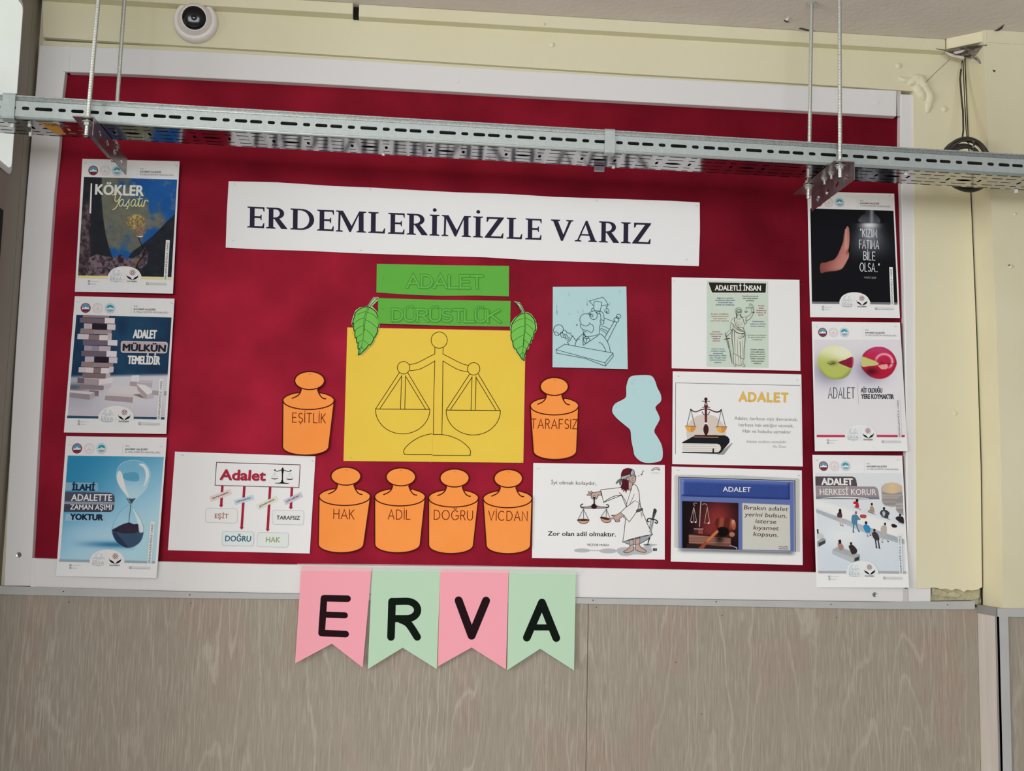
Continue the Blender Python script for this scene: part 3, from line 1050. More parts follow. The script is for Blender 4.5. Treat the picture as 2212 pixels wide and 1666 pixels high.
# dark power cables lying inside
for y_, r_, z_ in ((-0.282, 0.008, 0.010), (-0.262, 0.009, 0.012), (-0.240, 0.0085, 0.011), (-0.219, 0.008, 0.011), (-0.2055, 0.006, 0.008)):
    tube('power_cable', [(x, y_ + 0.003 * math.sin(x * 5 + y_ * 90), tz(x, -0.112) + z_) for x in np.linspace(X0T + 0.01, X1T - 0.01, 24)], r_, M['cable_in'], tray, 8)
# splice clips on the front side
def clip(u0, u1, name, top=0.0475, bot=-0.002):
    xa, xb = at_y(u0, 300, YF - 0.002).x, at_y(u1, 300, YF - 0.002).x
    prof = [(0.011, 0.0475), (0.004, top), (-0.002, top - 0.001), (-0.0028, top - 0.004), (-0.0028, 0.004), (-0.0015, 0.0), (0.003, bot), (0.014, bot - 0.0005)]
    vs = []
    for x in (xa, xb): vs += [(x, YF + a, tz(x, -0.112) + b) for a, b in prof]
    n = len(prof)
    o = mesh(name, vs, [(i, i+1, n+i+1, n+i) for i in range(n-1)], M['galv'], tray)
    s_ = o.modifiers.new('sheet_metal', 'SOLIDIFY'); s_.thickness = 0.0014; s_.offset = 1
    return o
clip(1306, 1328, 'splice_clip')
clip(0, 27.5, 'splice_clip', 0.049)
# little bent tab under the tray near its middle
P = at_z(1298, 355, tz(1.25, -0.1135))
box('bent_tab', (P.x - 0.012, YB - 0.012, P.z - 0.010), (P.x + 0.010, YB - 0.002, P.z + 0.0005), M['bracket'], tray, 0.001)
# nylon cable ties poking out of the base
def tie(u, v, yy, tail=1):
    P = at_y(u, v, yy)
    bm = bmesh.new()
    bm_box(bm, (P.x - 0.0028, P.y - 0.003, P.z - 0.004), (P.x + 0.0028, P.y + 0.003, P.z + 0.004))
    bm_tube(bm, [P, P + Vector((0.001, 0.001, 0.010)), (P.x + 0.002, P.y + 0.002, max(P.z + 0.012, tz(P.x, -0.1125)))], 0.0011, 6)
    o = bmobj('cable_tie', bm, M['tie'], tray, bevel=0.0008)
for u, v, yy in ((828, 332, -0.207), (925, 334, -0.207), (1325, 360, -0.207), (1956, 375, -0.275), (2195, 413, -0.208),
                 (27, 272, -0.28), (64, 270, -0.27), (66, 290, -0.235), (353, 299, -0.208)):
    tie(u, v, yy)
# orange warning label on the base, left end
def base_pt(u, v): return at_z(u, v, tz(0.12, -0.1128))
LQ = [base_pt(82, 264), base_pt(181, 269), base_pt(202, 294), base_pt(120, 290)]
st = mesh('warning_label', LQ, [(0, 1, 2, 3)], mat('orange_label', 'e0a53a', 0.5), tray)
st['label'] = 'orange warning label with black writing'
def lab_pt(fx, fy, d=0.0):
    a = LQ[0].lerp(LQ[1], fx).lerp(LQ[3].lerp(LQ[2], fx), fy)
    return a + Vector((0, 0, -0.0002 - d))
vs, fs, x0, x1 = text_geo('TOPRAKLAMA', 0.01)
tv = [lab_pt(0.08 + 0.84 * (x - x0) / (x1 - x0), 0.08 + 0.20 * (1 - y / CAPH)) for x, y in vs]
k = len(tv)
sym = [[(0.36, .33), (0.375, .33), (0.52, .72), (0.50, .72)], [(0.30, .70), (0.72, .76), (0.70, .86), (0.30, .78)], [(0.38, .86), (0.62, .9), (0.60, .95), (0.40, .92)]]
F2 = list(fs)
for q in sym:
    F2.append(tuple(range(len(tv), len(tv) + 4)))
    tv += [lab_pt(a, b, 0.0001) for a, b in q]
mesh('label_print', tv, F2, M['cable'], st)
# thin wires leaving the left splice
tube('tie_tail', [at_y(-6, 190, -0.30), at_y(5, 200, -0.30), at_y(15, 209, -0.297)], 0.0009, M['tie'], tray, 6)

# threaded rods, nuts, brackets
def hexnut(bm, c, r, h):
    vs0 = [bm.verts.new((c[0] + r * math.cos(PI/3*k), c[1] + r * math.sin(PI/3*k), c[2] - h/2)) for k in range(6)]
    vs1 = [bm.verts.new((v.co.x, v.co.y, c[2] + h/2)) for v in vs0]
    bm.faces.new(vs0); bm.faces.new(vs1)
    for k in range(6): bm.faces.new((vs0[k], vs0[(k+1) % 6], vs1[(k+1) % 6], vs1[k]))
def disc(bm, c, r, h, seg=24):
    a = [bm.verts.new((c[0] + r*math.cos(2*PI*k/seg), c[1] + r*math.sin(2*PI*k/seg), c[2]-h/2)) for k in range(seg)]
    b = [bm.verts.new((v.co.x, v.co.y, c[2]+h/2)) for v in a]
    bm.faces.new(a); bm.faces.new(b)
    for k in range(seg): bm.faces.new((a[k], a[(k+1) % seg], b[(k+1) % seg], b[k]))
def rod(label, top, low, zfl):
    """threaded rod from the ceiling down through the bracket flange at height zfl"""
    r_ = tag(empty('threaded_rod', low), label, 'rod', 'threaded rods holding the cable tray')
    top, low = Vector(top), Vector(low)
    n = int((top - low).length / 0.0016)
    pts = [low.lerp(top, i / n) for i in range(n + 1)]
    bm = bmesh.new()
    bm_tube(bm, pts, [0.0042 if i % 2 else 0.00402 for i in range(n + 1)], 10)
    bmobj('rod', bm, M['zinc'], r_, smooth=False)
    c = low.lerp(top, (zfl - low.z) / (top.z - low.z))
    for nm, dz in (('nut', 0.006), ('nut', -0.0065)):
        bm = bmesh.new(); hexnut(bm, (c.x, c.y, c.z + dz), 0.0078, 0.0064)
        bmobj(nm, bm, M['zinc'], r_, bevel=0.0006)
    for dz in (0.0022, -0.0024):
        bm = bmesh.new(); disc(bm, (c.x, c.y, c.z + dz), 0.0108, 0.0014)
        bmobj('washer', bm, M['zinc'], r_)
    bm = bmesh.new(); disc(bm, (top.x, top.y, ZC - 0.0016), 0.0115, 0.0026)
    bmobj('ceiling_washer', bm, M['zinc'], r_)
    return r_
ZL, ZR = tz(0.23, -0.1145), tz(1.72, -0.1145)
rod('front threaded rod at the left bracket, nearest the warning label', (0.2385, -0.319, ZC), (0.229, -0.319, ZL - 0.030), ZL - 0.001)
rod('back threaded rod at the left bracket, behind the tray', (0.2445, -0.166, ZC), (0.241, -0.166, ZL - 0.034), ZL - 0.001)
rod('front threaded rod at the right bracket, in front of the tray', (1.7255, -0.315, ZC), (1.7225, -0.315, ZR - 0.028), ZR - 0.001)
rod('back threaded rod at the right bracket, its ceiling washer in view', (1.7195, -0.166, ZC), (1.709, -0.166, ZR - 0.032), ZR - 0.001)

def bracket(label, xa, xb, y0, y1, z, h):
    b = tag(empty('support_bracket', ((xa + xb)/2, (y0+y1)/2, z)), label, 'bracket', 'brackets under the cable tray')
    L_ = y1 - y0
    hs = []
    for k in range(4):
        c = L_ * (0.16 + 0.225 * k)
        r1, r2 = 0.0115, 0.0034
        pts = []
        for t in range(24):
            a = 2 * PI * t / 24
            x = r1 * math.cos(a); y = (r2 + (0.0032 if abs(math.cos(a)) < 0.42 else 0)) * (1 if math.sin(a) > 0.05 else -1 if math.sin(a) < -0.05 else 0)
            pts.append((c + x, h * 0.52 + y))
        hs.append(pts)
    plate('hanging_flange', 0, L_, 0, h, hs, lambda u, v: (xb, y0 + u, z - v), M['bracket'], 0.0016, b)
    vs = [(xa, y0, z), (xb, y0, z), (xb, y1, z), (xa, y1, z)]
    o = mesh('top_flange', vs, [(0, 1, 2, 3)], M['bracket'], b)
    s_ = o.modifiers.new('sheet_metal', 'SOLIDIFY'); s_.thickness = 0.0016; s_.offset = 0
    if xa > 1:
        for yy in (-0.262, -0.222):
            bm = bmesh.new()
            bm_tube(bm, [((xa+xb)/2, yy, z - 0.016), ((xa+xb)/2, yy, z + 0.003)], 0.0028, 8)
            hexnut(bm, ((xa+xb)/2, yy, z - 0.005), 0.0058, 0.005)
            disc(bm, ((xa+xb)/2, yy, z - 0.0016), 0.008, 0.0012)
            bmobj('bolt', bm, M['zinc'], b, bevel=0.0003)
bracket('steel angle bracket under the left end of the tray, by the orange label', 0.2065, 0.2465, -0.340, -0.080, ZL, 0.036)
bracket('steel angle bracket under the right part of the tray, above the hand poster', 1.703, 1.7455, -0.333, -0.085, ZR, 0.037)

# ------------------------------------------------------------------ security camera
Pc = at_y(424, 50, -0.004)
sc = tag(empty('security_camera', Pc), 'white turret security camera with a black lens face on the yellow wall', 'camera')
def lathe(name, prof, c, axis, m, par, seg=40, smooth=True):
    axis = Vector(axis).normalized()
    u, v = frame_of(axis)
    bm = bmesh.new()
    rings = []
    for r, h in prof:
        if r < 1e-6: rings.append([bm.verts.new(c + axis * h)])
        else: rings.append([bm.verts.new(c + axis * h + (u * math.cos(2*PI*k/seg) + v * math.sin(2*PI*k/seg)) * r) for k in range(seg)])
    for a, b in zip(rings, rings[1:]):
        for k in range(seg):
            if len(a) == 1 and len(b) > 1: bm.faces.new((a[0], b[k], b[(k+1) % seg]))
            elif len(b) == 1 and len(a) > 1: bm.faces.new((a[k], a[(k+1) % seg], b[0]))
            elif len(a) > 1: bm.faces.new((a[k], a[(k+1) % seg], b[(k+1) % seg], b[k]))
    o = bmobj(name, bm, m, par, smooth)
    return o
lathe('base_ring', [(0.0, 0.0), (0.0475, 0.0), (0.0485, 0.003), (0.0480, 0.014), (0.0455, 0.020), (0.0405, 0.0225), (0.0370, 0.0205), (0.0355, 0.010), (0.0, 0.010)], Pc, (0, -1, 0), M['white_pl'], sc, 56)
Cb = Pc + Vector((0.000, -0.017, -0.001))
dv = Vector((0.13, -1, -0.21)).normalized()
R_ = 0.0375
ballp = [(R_ * math.sin(t), R_ * math.cos(t)) for t in [PI * k / 24 for k in range(24, 6, -1)]]
ballp += [(0.0285, 0.0262), (0.0278, 0.0277), (0.0262, 0.0282), (0.0256, 0.0262)]
lathe('ball_housing', ballp, Cb, dv, M['white_pl'], sc, 48)
lathe('lens_face', [(0.0258, 0.0258), (0.0248, 0.0274), (0.016, 0.0296), (0.008, 0.0304), (0.0, 0.0306)], Cb, dv, M['black_lens'], sc, 40)
lathe('lens', [(0.0066, 0.0302), (0.006, 0.0312), (0.003, 0.0318), (0.0, 0.0320)], Cb, dv, M['lens'], sc, 24)

# ------------------------------------------------------------------ cable coil by the pillar
cc = at_y(2086, 357, -0.112)
coil = tag(empty('cable_coil', cc), 'coiled dark brown cable hanging by the pillar, half hidden by the tray', 'cable')
for k in range(9):
    rr = 0.034 + 0.0024 * k
    off = Vector((random.uniform(-.002, .002), random.uniform(-.010, .012), random.uniform(-.002, .002)))
    t0 = random.uniform(0, 6)
    pts = [cc + off + Vector((rr * 1.08 * math.cos(t), 0.003 * math.sin(2*t + t0), rr * 1.16 * math.sin(t))) for t in [2*PI*j/36 for j in range(37)]]
    tube('loop', pts, 0.0028, M['cable'], coil, 8)
tube('tie_band', [cc + Vector((0.010, -0.012, 0.030)), cc + Vector((0.012, -0.018, 0.045)), cc + Vector((0.012, -0.006, 0.062))], 0.0022, M['cable_b'], coil, 8)
tube('hanging_cable', [at_y(2076, 150, -0.022), at_y(2074, 170, -0.026), at_y(2076, 200, -0.04), at_y(2080, 240, -0.06), at_y(2081, 280, -0.09), at_y(2078, 305, -0.112)], 0.0022, M['cable'], coil, 8)
tube('hanging_wire', [at_y(2080, 131, -0.015), at_y(2081, 150, -0.018), at_y(2084, 220, -0.045), at_y(2087, 280, -0.085), at_y(2090, 308, -0.112)], 0.0013, M['cable'], coil, 7)
tube('hanging_wire', [at_y(2078, 131, -0.015), at_y(2077, 140, -0.02), at_y(2076, 155, -0.022)], 0.0010, M['torn'], coil, 6)
# ------------------------------------------------------------------ numpy painting for the printed photographs
def H3(h): return np.array(hexc(h))
def sst(x, a, b):
    t = np.clip((x - a) / (b - a), 0, 1)
    return t * t * (3 - 2 * t)
def paint(C, m, c, a=1.0):
    m = (m * a)[..., None]
    return C * (1 - m) + (H3(c) if isinstance(c, str) else c) * m
def inpoly(X, Y, pts):
    r = np.zeros(X.shape, bool)
    n = len(pts)
    for i in range(n):
        x0, y0 = pts[i]; x1, y1 = pts[(i + 1) % n]
        c = ((y0 > Y) != (y1 > Y)) & (X < (x1 - x0) * (Y - y0) / ((y1 - y0) or 1e-9) + x0)
        r ^= c
    return r.astype(float)
def vn(X, Y, s, seed=0, sy=None):
    sy = sy or s
    rng = np.random.RandomState(seed)
    T = rng.rand(64, 64)
    x, y = X / s, Y / sy
    xi, yi = np.floor(x).astype(int), np.floor(y).astype(int)
    fx, fy = x - xi, y - yi
    fx, fy = fx*fx*(3-2*fx), fy*fy*(3-2*fy)
    g = lambda a, b: T[a % 64, b % 64]
    return (g(xi, yi)*(1-fx)+g(xi+1, yi)*fx)*(1-fy) + (g(xi, yi+1)*(1-fx)+g(xi+1, yi+1)*fx)*fy
def fbm(X, Y, s, seed=0):
    return 0.5*vn(X, Y, s, seed) + 0.3*vn(X, Y, s/2.1, seed+1) + 0.2*vn(X, Y, s/4.3, seed+2)
def const(X, h): return np.ones(X.shape + (3,)) * H3(h)
def mixc(a, b, t): return H3(a) * (1 - t[..., None]) + H3(b) * t[..., None]

# ------------------------------------------------------------------ the six ministry style posters
def homog(src, dst):
    A, B = [], []
    for (x, y), (u, v) in zip(src, dst):
        A.append([x, y, 1, 0, 0, 0, -u*x, -u*y]); B.append(u)
        A.append([0, 0, 0, x, y, 1, -v*x, -v*y]); B.append(v)
    h = np.linalg.solve(np.array(A, float), np.array(B, float))
    return lambda x, y: ((h[0]*x+h[1]*y+h[2])/(h[6]*x+h[7]*y+1), (h[3]*x+h[4]*y+h[5])/(h[6]*x+h[7]*y+1))
C1 = (120, 330, 5.2067)
Q1 = [(302, 68), (1395, 97), (1320, 1585), (217, 1563)]          # template poster, crop pixels

def common(s, band, arch='dfe4e6', boxc='e8ecee'):
    f = homog(Q1, s.quad)
    old_px, old_up, old_crop = s.px, s.up, s.crop
    s.px = lambda x, y: f(x, y)
    s.crop = C1
    s.up = Vector((85, -1495)).normalized()
    L = 'emblem'
    # province seal
    s.poly(L, ell(424, 200, 55, 55), '7d3446')
    s.poly(L, ell(424, 200, 41, 41), 'dfe2e4')
    s.poly(L, ell(424, 200, 40, 40, 180, 360), '4b93b4')
    s.poly(L, [(386, 205), (398, 198), (408, 200), (424, 182), (438, 196), (450, 194), (462, 204), (462, 214), (386, 214)], 'e4e8ea')
    s.poly(L, [(387, 216), (400, 210), (412, 216), (424, 210), (438, 217), (450, 210), (461, 216), (452, 232), (436, 240), (410, 240), (395, 230)], '63303c')
    for k in range(9): s.poly(L, ell(424 + 48*math.cos(math.radians(200 + k*17.5)), 200 + 48*math.sin(math.radians(200 + k*17.5)), 3, 3, n=6), 'cfb4b8')
    # ministry ring
    s.line(L, ell(557, 203, 56, 56, n=32), 3.5, 'c9b6b6', True)
    s.line(L, ell(557, 203, 37, 37, n=28), 2.5, 'c4aeb0', True)
    for k in range(24):
        a = 2*PI*k/24
        s.line(L, [(557+43*math.cos(a), 203+43*math.sin(a)), (557+50*math.cos(a), 203+50*math.sin(a))], 3, 'c4aeb0')
    s.line(L, [(557, 184), (557, 212)], 5, 'b9a3a6')
    s.line(L, [(536, 214), (548, 208), (557, 214), (567, 208), (579, 214)], 3.5, 'b9a3a6')
    s.line(L, [(540, 224), (574, 224)], 2.5, 'b9a3a6')
    # city seal
    s.line(L, ell(692, 205, 54, 54, n=32), 5, '9fbfcc', True)
    for k in range(16):
        a = 2*PI*k/16
        s.line(L, [(692+44*math.cos(a), 205+44*math.sin(a)), (692+49*math.cos(a), 205+49*math.sin(a))], 4, '9fbfcc')
    s.poly(L, ell(692, 205, 40, 40, 180, 360), '2f93a8')
    s.poly(L, [(652, 210), (668, 200), (678, 203), (692, 188), (704, 200), (716, 198), (732, 210), (732, 216), (652, 216)], 'eef1f2')
    s.poly(L, [(655, 222), (672, 214), (684, 220), (694, 212), (708, 221), (722, 214), (730, 222), (716, 238), (700, 244), (680, 243), (664, 234)], '8d9fac')
    s.line(L, [(925, 147), (918, 272)], 2, 'b9bcc0')
    s.text('T.C.', (950, 190), (996, 191), 15, '6b6f76', fat=0.5)
    s.text('KAYSERİ VALİLİĞİ', (950, 222), (1190, 229), 16, '4a4e56', 0.01, fat=0.7)
    s.text('İL MİLLİ EĞİTİM MÜDÜRLÜĞÜ', (950, 252), (1328, 264), 16, '70747a', fat=0.3)
    # coloured band, arch and badges of the foot
    s.poly(L, [(252, 1382), (592, 1390), (589, 1415), (250, 1408)], band)
    s.poly(L, [(960, 1396), (1218, 1402), (1216, 1427), (960, 1420)], band)
    s.poly(L, [(1262, 1403), (1302, 1404), (1300, 1429), (1260, 1428)], band)
    s.poly(L, [(586, 1420), (588, 1392), (596, 1360)] + ell(778, 1376, 178, 98, 190, 350, 18) + [(962, 1370), (968, 1400), (966, 1430)], arch)
    lotus = '8ea6b2'
    for p in ([(684, 1313), (664, 1332), (662, 1350), (684, 1366), (706, 1350), (704, 1332)], [(650, 1325), (645, 1350), (662, 1370), (684, 1376)], [(650, 1325), (666, 1330)],
              [(720, 1325), (725, 1350), (708, 1370), (686, 1376)], [(720, 1325), (704, 1330)], [(624, 1360), (650, 1362), (676, 1380)], [(746, 1362), (722, 1364), (694, 1380)],
              [(612, 1378), (650, 1376), (676, 1386)], [(756, 1380), (722, 1378), (694, 1388)]):
        s.line(L, p, 3.6, lotus, sm=3)
    s.strokes('ERVA', (620, 1431), (742, 1436), 36, '8b97a2', 4.0)
    s.line(L, [(618, 1443), (740, 1447)], 4, '8b97a2')
    s.line(L, [(655, 1453), (705, 1455)], 2.5, '9aa5ae')
    s.line(L, [(776, 1312), (771, 1474)], 1.6, 'c3c8cc')
    for k in range(8):
        a = 2*PI*k/8
        s.line(L, ell(868+21*math.cos(a), 1350+21*math.sin(a), 10, 10, n=10), 4.2, '875a63', True)
    s.line(L, ell(868, 1350, 9, 9, n=10), 3, '875a63', True)
    s.poly(L, smooth_path([(801, 1370), (808, 1388), (830, 1396), (850, 1412), (862, 1434), (846, 1426), (822, 1416), (804, 1396)], True, 3), '16191d')
    s.poly(L, smooth_path([(932, 1372), (924, 1390), (904, 1397), (884, 1413), (868, 1434), (886, 1428), (912, 1418), (930, 1398)], True, 3), '16191d')
    s.text('KAYDEM', (806, 1454), (914, 1457), 14, '4a4c52', 0.01, fat=0.9)
    for yy in (1446, 1475):
        s.line(L, ell(378, yy, 9, 9, n=12), 4.5, '60656c', True)
    s.text('kaydem_egitim_kys', (396, 1450), (490, 1453), 8, '8b9096')
    s.text('kaydemkys', (396, 1479), (456, 1481), 8, '7b8086')
    pill = ell(1040, 1474, 11, 11, 90, 270, 8) + ell(1240, 1479, 11, 11, -90, 90, 8)
    s.line(L, pill, 2.2, '868b90', True)
    s.line(L, ell(1034, 1474, 12, 12, n=14), 4.5, '777c82', True)
    s.text('www.erdemlerimizlevariz.com', (1056, 1480), (1240, 1484), 8.5, '7a7f85')
    s.poly(L, [(1243, 984), (1287, 986), (1261, 1431), (1218, 1429)], boxc)
    s.text('ERDEMLERİMİZLE VARIZ', (1248, 1424), (1273, 1008), 19, '3e4249', 0.004, up=(-1, -0.06), fat=0.5)
    s.px, s.up, s.crop = old_px, old_up, old_crop

ST = lambda *a: a
# ---- poster 1: tree growing from rock
s = Sheet('poster', [(178, 343.1), (387.9, 348.6), (373.5, 634.4), (161.7, 630.2)], (0.0155, 0.003, 0.0140), C1, M['paper_white'],
          'poster of a small tree on dark rock against blue, topmost of the left column', 'poster', 'portrait posters down the two sides', staples=((335, 118), (1358, 142, 60)))
def p1(U, V, X, Y):
    C = mixc('1c4d8c', '245c9e', fbm(X, Y, 90, 3))
    w_ = sst(fbm(X, Y, 190, 11) + 0.30*np.exp(-((X-620)/190)**2) + 0.22*np.exp(-((X-850)/230)**2)*sst(Y, 400, 800) - 0.25*sst(Y, 1050, 1150), 0.50, 0.78)
    C = C*(1-0.85*w_[..., None]) + mixc('5f5f4f', '86795a', fbm(X, Y, 60, 5))*0.85*w_[..., None]
    C = paint(C, sst(fbm(X, Y, 70, 21), 0.62, 0.8)*sst(X, 800, 1100), '6f6f86', 0.5)
    tr = inpoly(X, Y, [(300, 260), (520, 260), (518, 520), (535, 720), (560, 900), (600, 1060), (640, 1180), (520, 1240), (430, 1420), (240, 1420)])
    C = paint(C, tr, mixc('1f2228', '2c2f35', fbm(X, Y, 80, 8)))
    bk = sst(385 - X + 30*fbm(X, Y, 60, 4), 0, 30) * sst(Y, 480, 620)
    C = paint(C, bk, mixc('352c30', '6d5a60', sst(fbm(X, Y, 40, 9), 0.3, 0.7)), 0.9)
    gr = inpoly(X, Y, [(330, 1420), (380, 1180), (470, 1140), (560, 1165), (650, 1180), (740, 1140), (760, 1180), (850, 1200), (960, 1130), (1010, 1040), (1045, 1110), (1030, 1240), (970, 1420)])
    C = paint(C, gr, mixc('2c262c', '76656e', sst(fbm(X, Y, 30, 14) + 0.15*sst(620-X, 0, 200), 0.3, 0.75)))
    C = paint(C, gr*np.exp(-((X-905)/75)**2 - ((Y-1215)/50)**2), '7d6a60', 0.8)
    rt = inpoly(X, Y, [(815, 1180), (870, 1110), (950, 1050), (1000, 1010), (1100, 930), (1180, 850), (1250, 775), (1400, 640), (1400, 1420), (900, 1420), (985, 1290), (1035, 1240), (1045, 1110), (1010, 1050), (960, 1130), (880, 1185)])
    C = paint(C, rt, mixc('1b1f27', '2e323a', fbm(X, Y, 50, 17)))
    d = np.hypot((X-900)/125, (Y-775)/95) + 0.25*(fbm(X, Y, 40, 31)-0.5)
    C = paint(C, 1-sst(d, 0.75, 1.0), mixc('6f6040', 'b3a068', sst(vn(X, Y, 13, 33), 0.2, 0.9)))
    d = np.hypot((X-960)/75, (Y-880)/75) + 0.3*(fbm(X, Y, 40, 37)-0.5)
    C = paint(C, 1-sst(d, 0.6, 1.0), mixc('705248', 'a08466', vn(X, Y, 15, 35)), 0.85)
    return C
s.raster('picture', [(320, 272), (1368, 303), (1303, 1398), (252, 1381)], p1)
s.line('picture', [(930, 935), (945, 985), (975, 1050), (1000, 1100), (985, 1160), (935, 1230), (905, 1300)], 11, '1d1a1c', sm=3, taper=(0.8, 1.2))
s.poly('picture', [(905, 932), (925, 938), (980, 936), (985, 946), (950, 952), (925, 946)], 'd8c4b8')
s.text('KÖKLER', (442, 472), (992, 487), 118, 'd5d5cf', 0.014, fat=5)
s.poly('lettering', [(396, 344), (412, 345), (400, 684), (381, 683)], 'dcdcd8')
for st_ in ([(640, 478), (656, 470), (672, 490), (668, 535), (690, 548), (715, 520), (737, 478), (716, 540), (692, 600), (662, 634), (640, 638)],
            [(768, 532), (745, 526), (722, 552), (716, 586), (732, 602), (752, 585), (768, 535), (760, 585), (772, 602), (790, 585)],
            [(790, 590), (830, 526), (822, 556), (830, 588), (808, 606), (790, 598)], [(808, 606), (814, 620), (798, 632)],
            [(902, 534), (880, 526), (856, 552), (850, 588), (866, 603), (886, 586), (902, 537), (894, 586), (906, 604), (924, 586)],
            [(924, 586), (952, 480), (934, 580), (944, 604), (962, 590)], [(926, 522), (978, 518)],
            [(962, 590), (980, 538), (966, 590), (976, 605), (992, 590)], [(992, 590), (1006, 534), (994, 606)], [(998, 570), (1018, 536), (1036, 538), (1042, 552)]):
    s.line('lettering', st_, 9.5, 'd6cd92', sm=4)
common(s, 'dccf86'); s.done()

# ---- poster 2: block tower
s = Sheet('poster', [(161.7, 640), (377, 645.4), (359.1, 937.7), (137.9, 934.4)], (0.0155, 0.0035, 0.0130), (120, 630, 5.2067), M['paper_white'],
          'poster of a leaning tower of wooden blocks on navy, middle of the left column', 'poster', 'portrait posters down the two sides', staples=((255, 118), (1310, 132, 20)))
def p2(U, V, X, Y):
    C = mixc('1d3350', '234c69', sst(fbm(X, Y, 400, 2) + 0.3*np.exp(-((X-800)/260)**2), 0.3, 0.9))
    t = sst(Y + 0.02*X, 935, 985)
    C = C*(1-t[..., None]) + mixc('a9aab4', 'c6c6cf', sst(X, 250, 700))*t[..., None]
    C = paint(C, t*sst(Y, 1180, 1400), 'bdb9c2', 0.8)
    C = paint(C, t*np.exp(-((X-200)/150)**2-((Y-1075)/40)**2), '4d5560', 0.9)
    C = paint(C, t*inpoly(X, Y, [(600, 1060), (900, 1060), (940, 1160), (600, 1150)]), 'd3c8c8', 0.6)
    return C
s.raster('picture', [(235, 262), (1305, 292), (1230, 1403), (137, 1395)], p2)
B2 = [((310, 268), (605, 272), (600, 296), (305, 292), '8c7c80'),
 ((275, 295), (560, 303), (556, 358), (272, 350), '6f6068'), ((555, 296), (668, 298), (665, 362), (552, 358), 'd9cfd0'),
 ((320, 358), (412, 360), (410, 420), (318, 418), 'b6aab2'), ((412, 362), (580, 368), (578, 425), (410, 420), '2b1f26'), ((582, 366), (676, 370), (672, 434), (580, 428), 'cfc5ca'),
 ((285, 412), (440, 428), (430, 480), (272, 470), '8d7c7e'), ((440, 430), (632, 436), (628, 484), (430, 478), '9c8a8a'),
 ((248, 476), (375, 482), (370, 540), (244, 534), 'c9bfc2'), ((375, 484), (495, 490), (490, 548), (370, 542), '7f7074'), ((495, 488), (588, 490), (585, 550), (490, 548), 'd5c9c8'), ((588, 470), (634, 470), (630, 548), (585, 550), 'b9b0b8'),
 ((310, 545), (590, 552), (586, 606), (308, 600), '6d6070'), ((588, 546), (697, 548), (694, 610), (586, 606), 'd3cdd4'),
 ((325, 606), (410, 610), (408, 668), (322, 664), '9f94a2'), ((410, 610), (495, 614), (490, 672), (406, 668), '8f8494'), ((495, 612), (622, 616), (616, 674), (490, 672), 'b3a8ae'),
 ((292, 668), (575, 676), (572, 732), (290, 724), '6b5d68'), ((575, 668), (690, 672), (686, 738), (572, 734), 'd6d0d6'),
 ((332, 730), (435, 732), (432, 794), (330, 790), 'b4aab4'), ((445, 736), (600, 740), (596, 800), (442, 796), '2a1c24'), ((602, 740), (697, 742), (693, 806), (600, 802), 'c8c0c8'),
 ((295, 785), (430, 800), (420, 852), (284, 844), '8b7878'), ((430, 800), (650, 806), (645, 856), (420, 850), '937f7f'),
 ((263, 850), (345, 852), (340, 912), (258, 908), 'c3b9bc'), ((345, 852), (430, 856), (425, 916), (340, 912), 'd0c5c6'), ((430, 858), (515, 862), (508, 922), (424, 916), '7e6e70'), ((515, 860), (605, 862), (600, 924), (508, 922), 'd6cdd0'), ((605, 846), (656, 846), (650, 908), (600, 915), 'c4bec6'),
 ((305, 918), (570, 928), (564, 980), (300, 972), '7a686a'), ((568, 925), (618, 918), (612, 968), (562, 980), 'b7acb0'),
 ((250, 968), (330, 978), (326, 1036), (246, 1030), '6a5c66'), ((325, 980), (490, 990), (486, 1054), (320, 1046), '9d9196'), ((490, 990), (645, 965), (640, 1020), (486, 1054), 'd5cdd2'),
 ((275, 1040), (545, 1060), (540, 1110), (272, 1095), '83757c'), ((545, 1055), (625, 1040), (620, 1080), (540, 1108), 'bfb6bc'),
 ((380, 1108), (490, 1118), (482, 1180), (372, 1168), '7c6f76'), ((490, 1114), (545, 1105), (540, 1145), (484, 1160), 'c2b8bc')]
for a, b, c, d, h in B2: s.poly('picture', (a, b, c, d), h)
for pts, h in (([(165, 1110), (440, 1132), (388, 1158), (158, 1135)], 'c9c2c4'), ([(160, 1135), (388, 1158), (384, 1218), (156, 1190)], '8f868c'), ([(388, 1158), (440, 1134), (442, 1190), (384, 1218)], 'aaa0a6'),
               ([(575, 1160), (600, 1140), (880, 1160), (872, 1190)], 'cbc0c2'), ([(562, 1170), (872, 1190), (868, 1252), (552, 1222)], '9c8f93'), ([(872, 1190), (905, 1180), (900, 1230), (868, 1252)], 'cdc6ca'),
               ([(870, 1160), (950, 1152), (1010, 1205), (960, 1195)], '837674'), ([(913, 1045), (990, 1038), (1108, 1130), (1032, 1162)], 'dcd6d8'), ([(913, 1045), (1032, 1162), (1020, 1212), (925, 1110)], 'a59797'), ([(1032, 1162), (1108, 1130), (1105, 1200), (1020, 1212)], 'b9aeb6'),
               ([(858, 945), (943, 942), (938, 1012), (848, 1015)], 'd4d3da'), ([(840, 1012), (918, 1016), (912, 1068), (832, 1058)], 'a39698'), ([(945, 1000), (1100, 1004), (1090, 1022), (940, 1018)], 'b9b2b2'), ([(925, 1022), (1090, 1032), (1085, 1085), (1000, 1050), (920, 1040)], 'b0a6ae'),
               ([(1090, 1110), (1160, 1120), (1158, 1168), (1085, 1160)], 'a29a9c'), ([(1222, 1120), (1252, 1122), (1248, 1172), (1218, 1168)], 'a29a9c')):
    s.poly('picture', pts, h)
s.text('ADALET', (868, 525), (1136, 531), 97, 'e6ecf0', 0.014, fat=4.5)
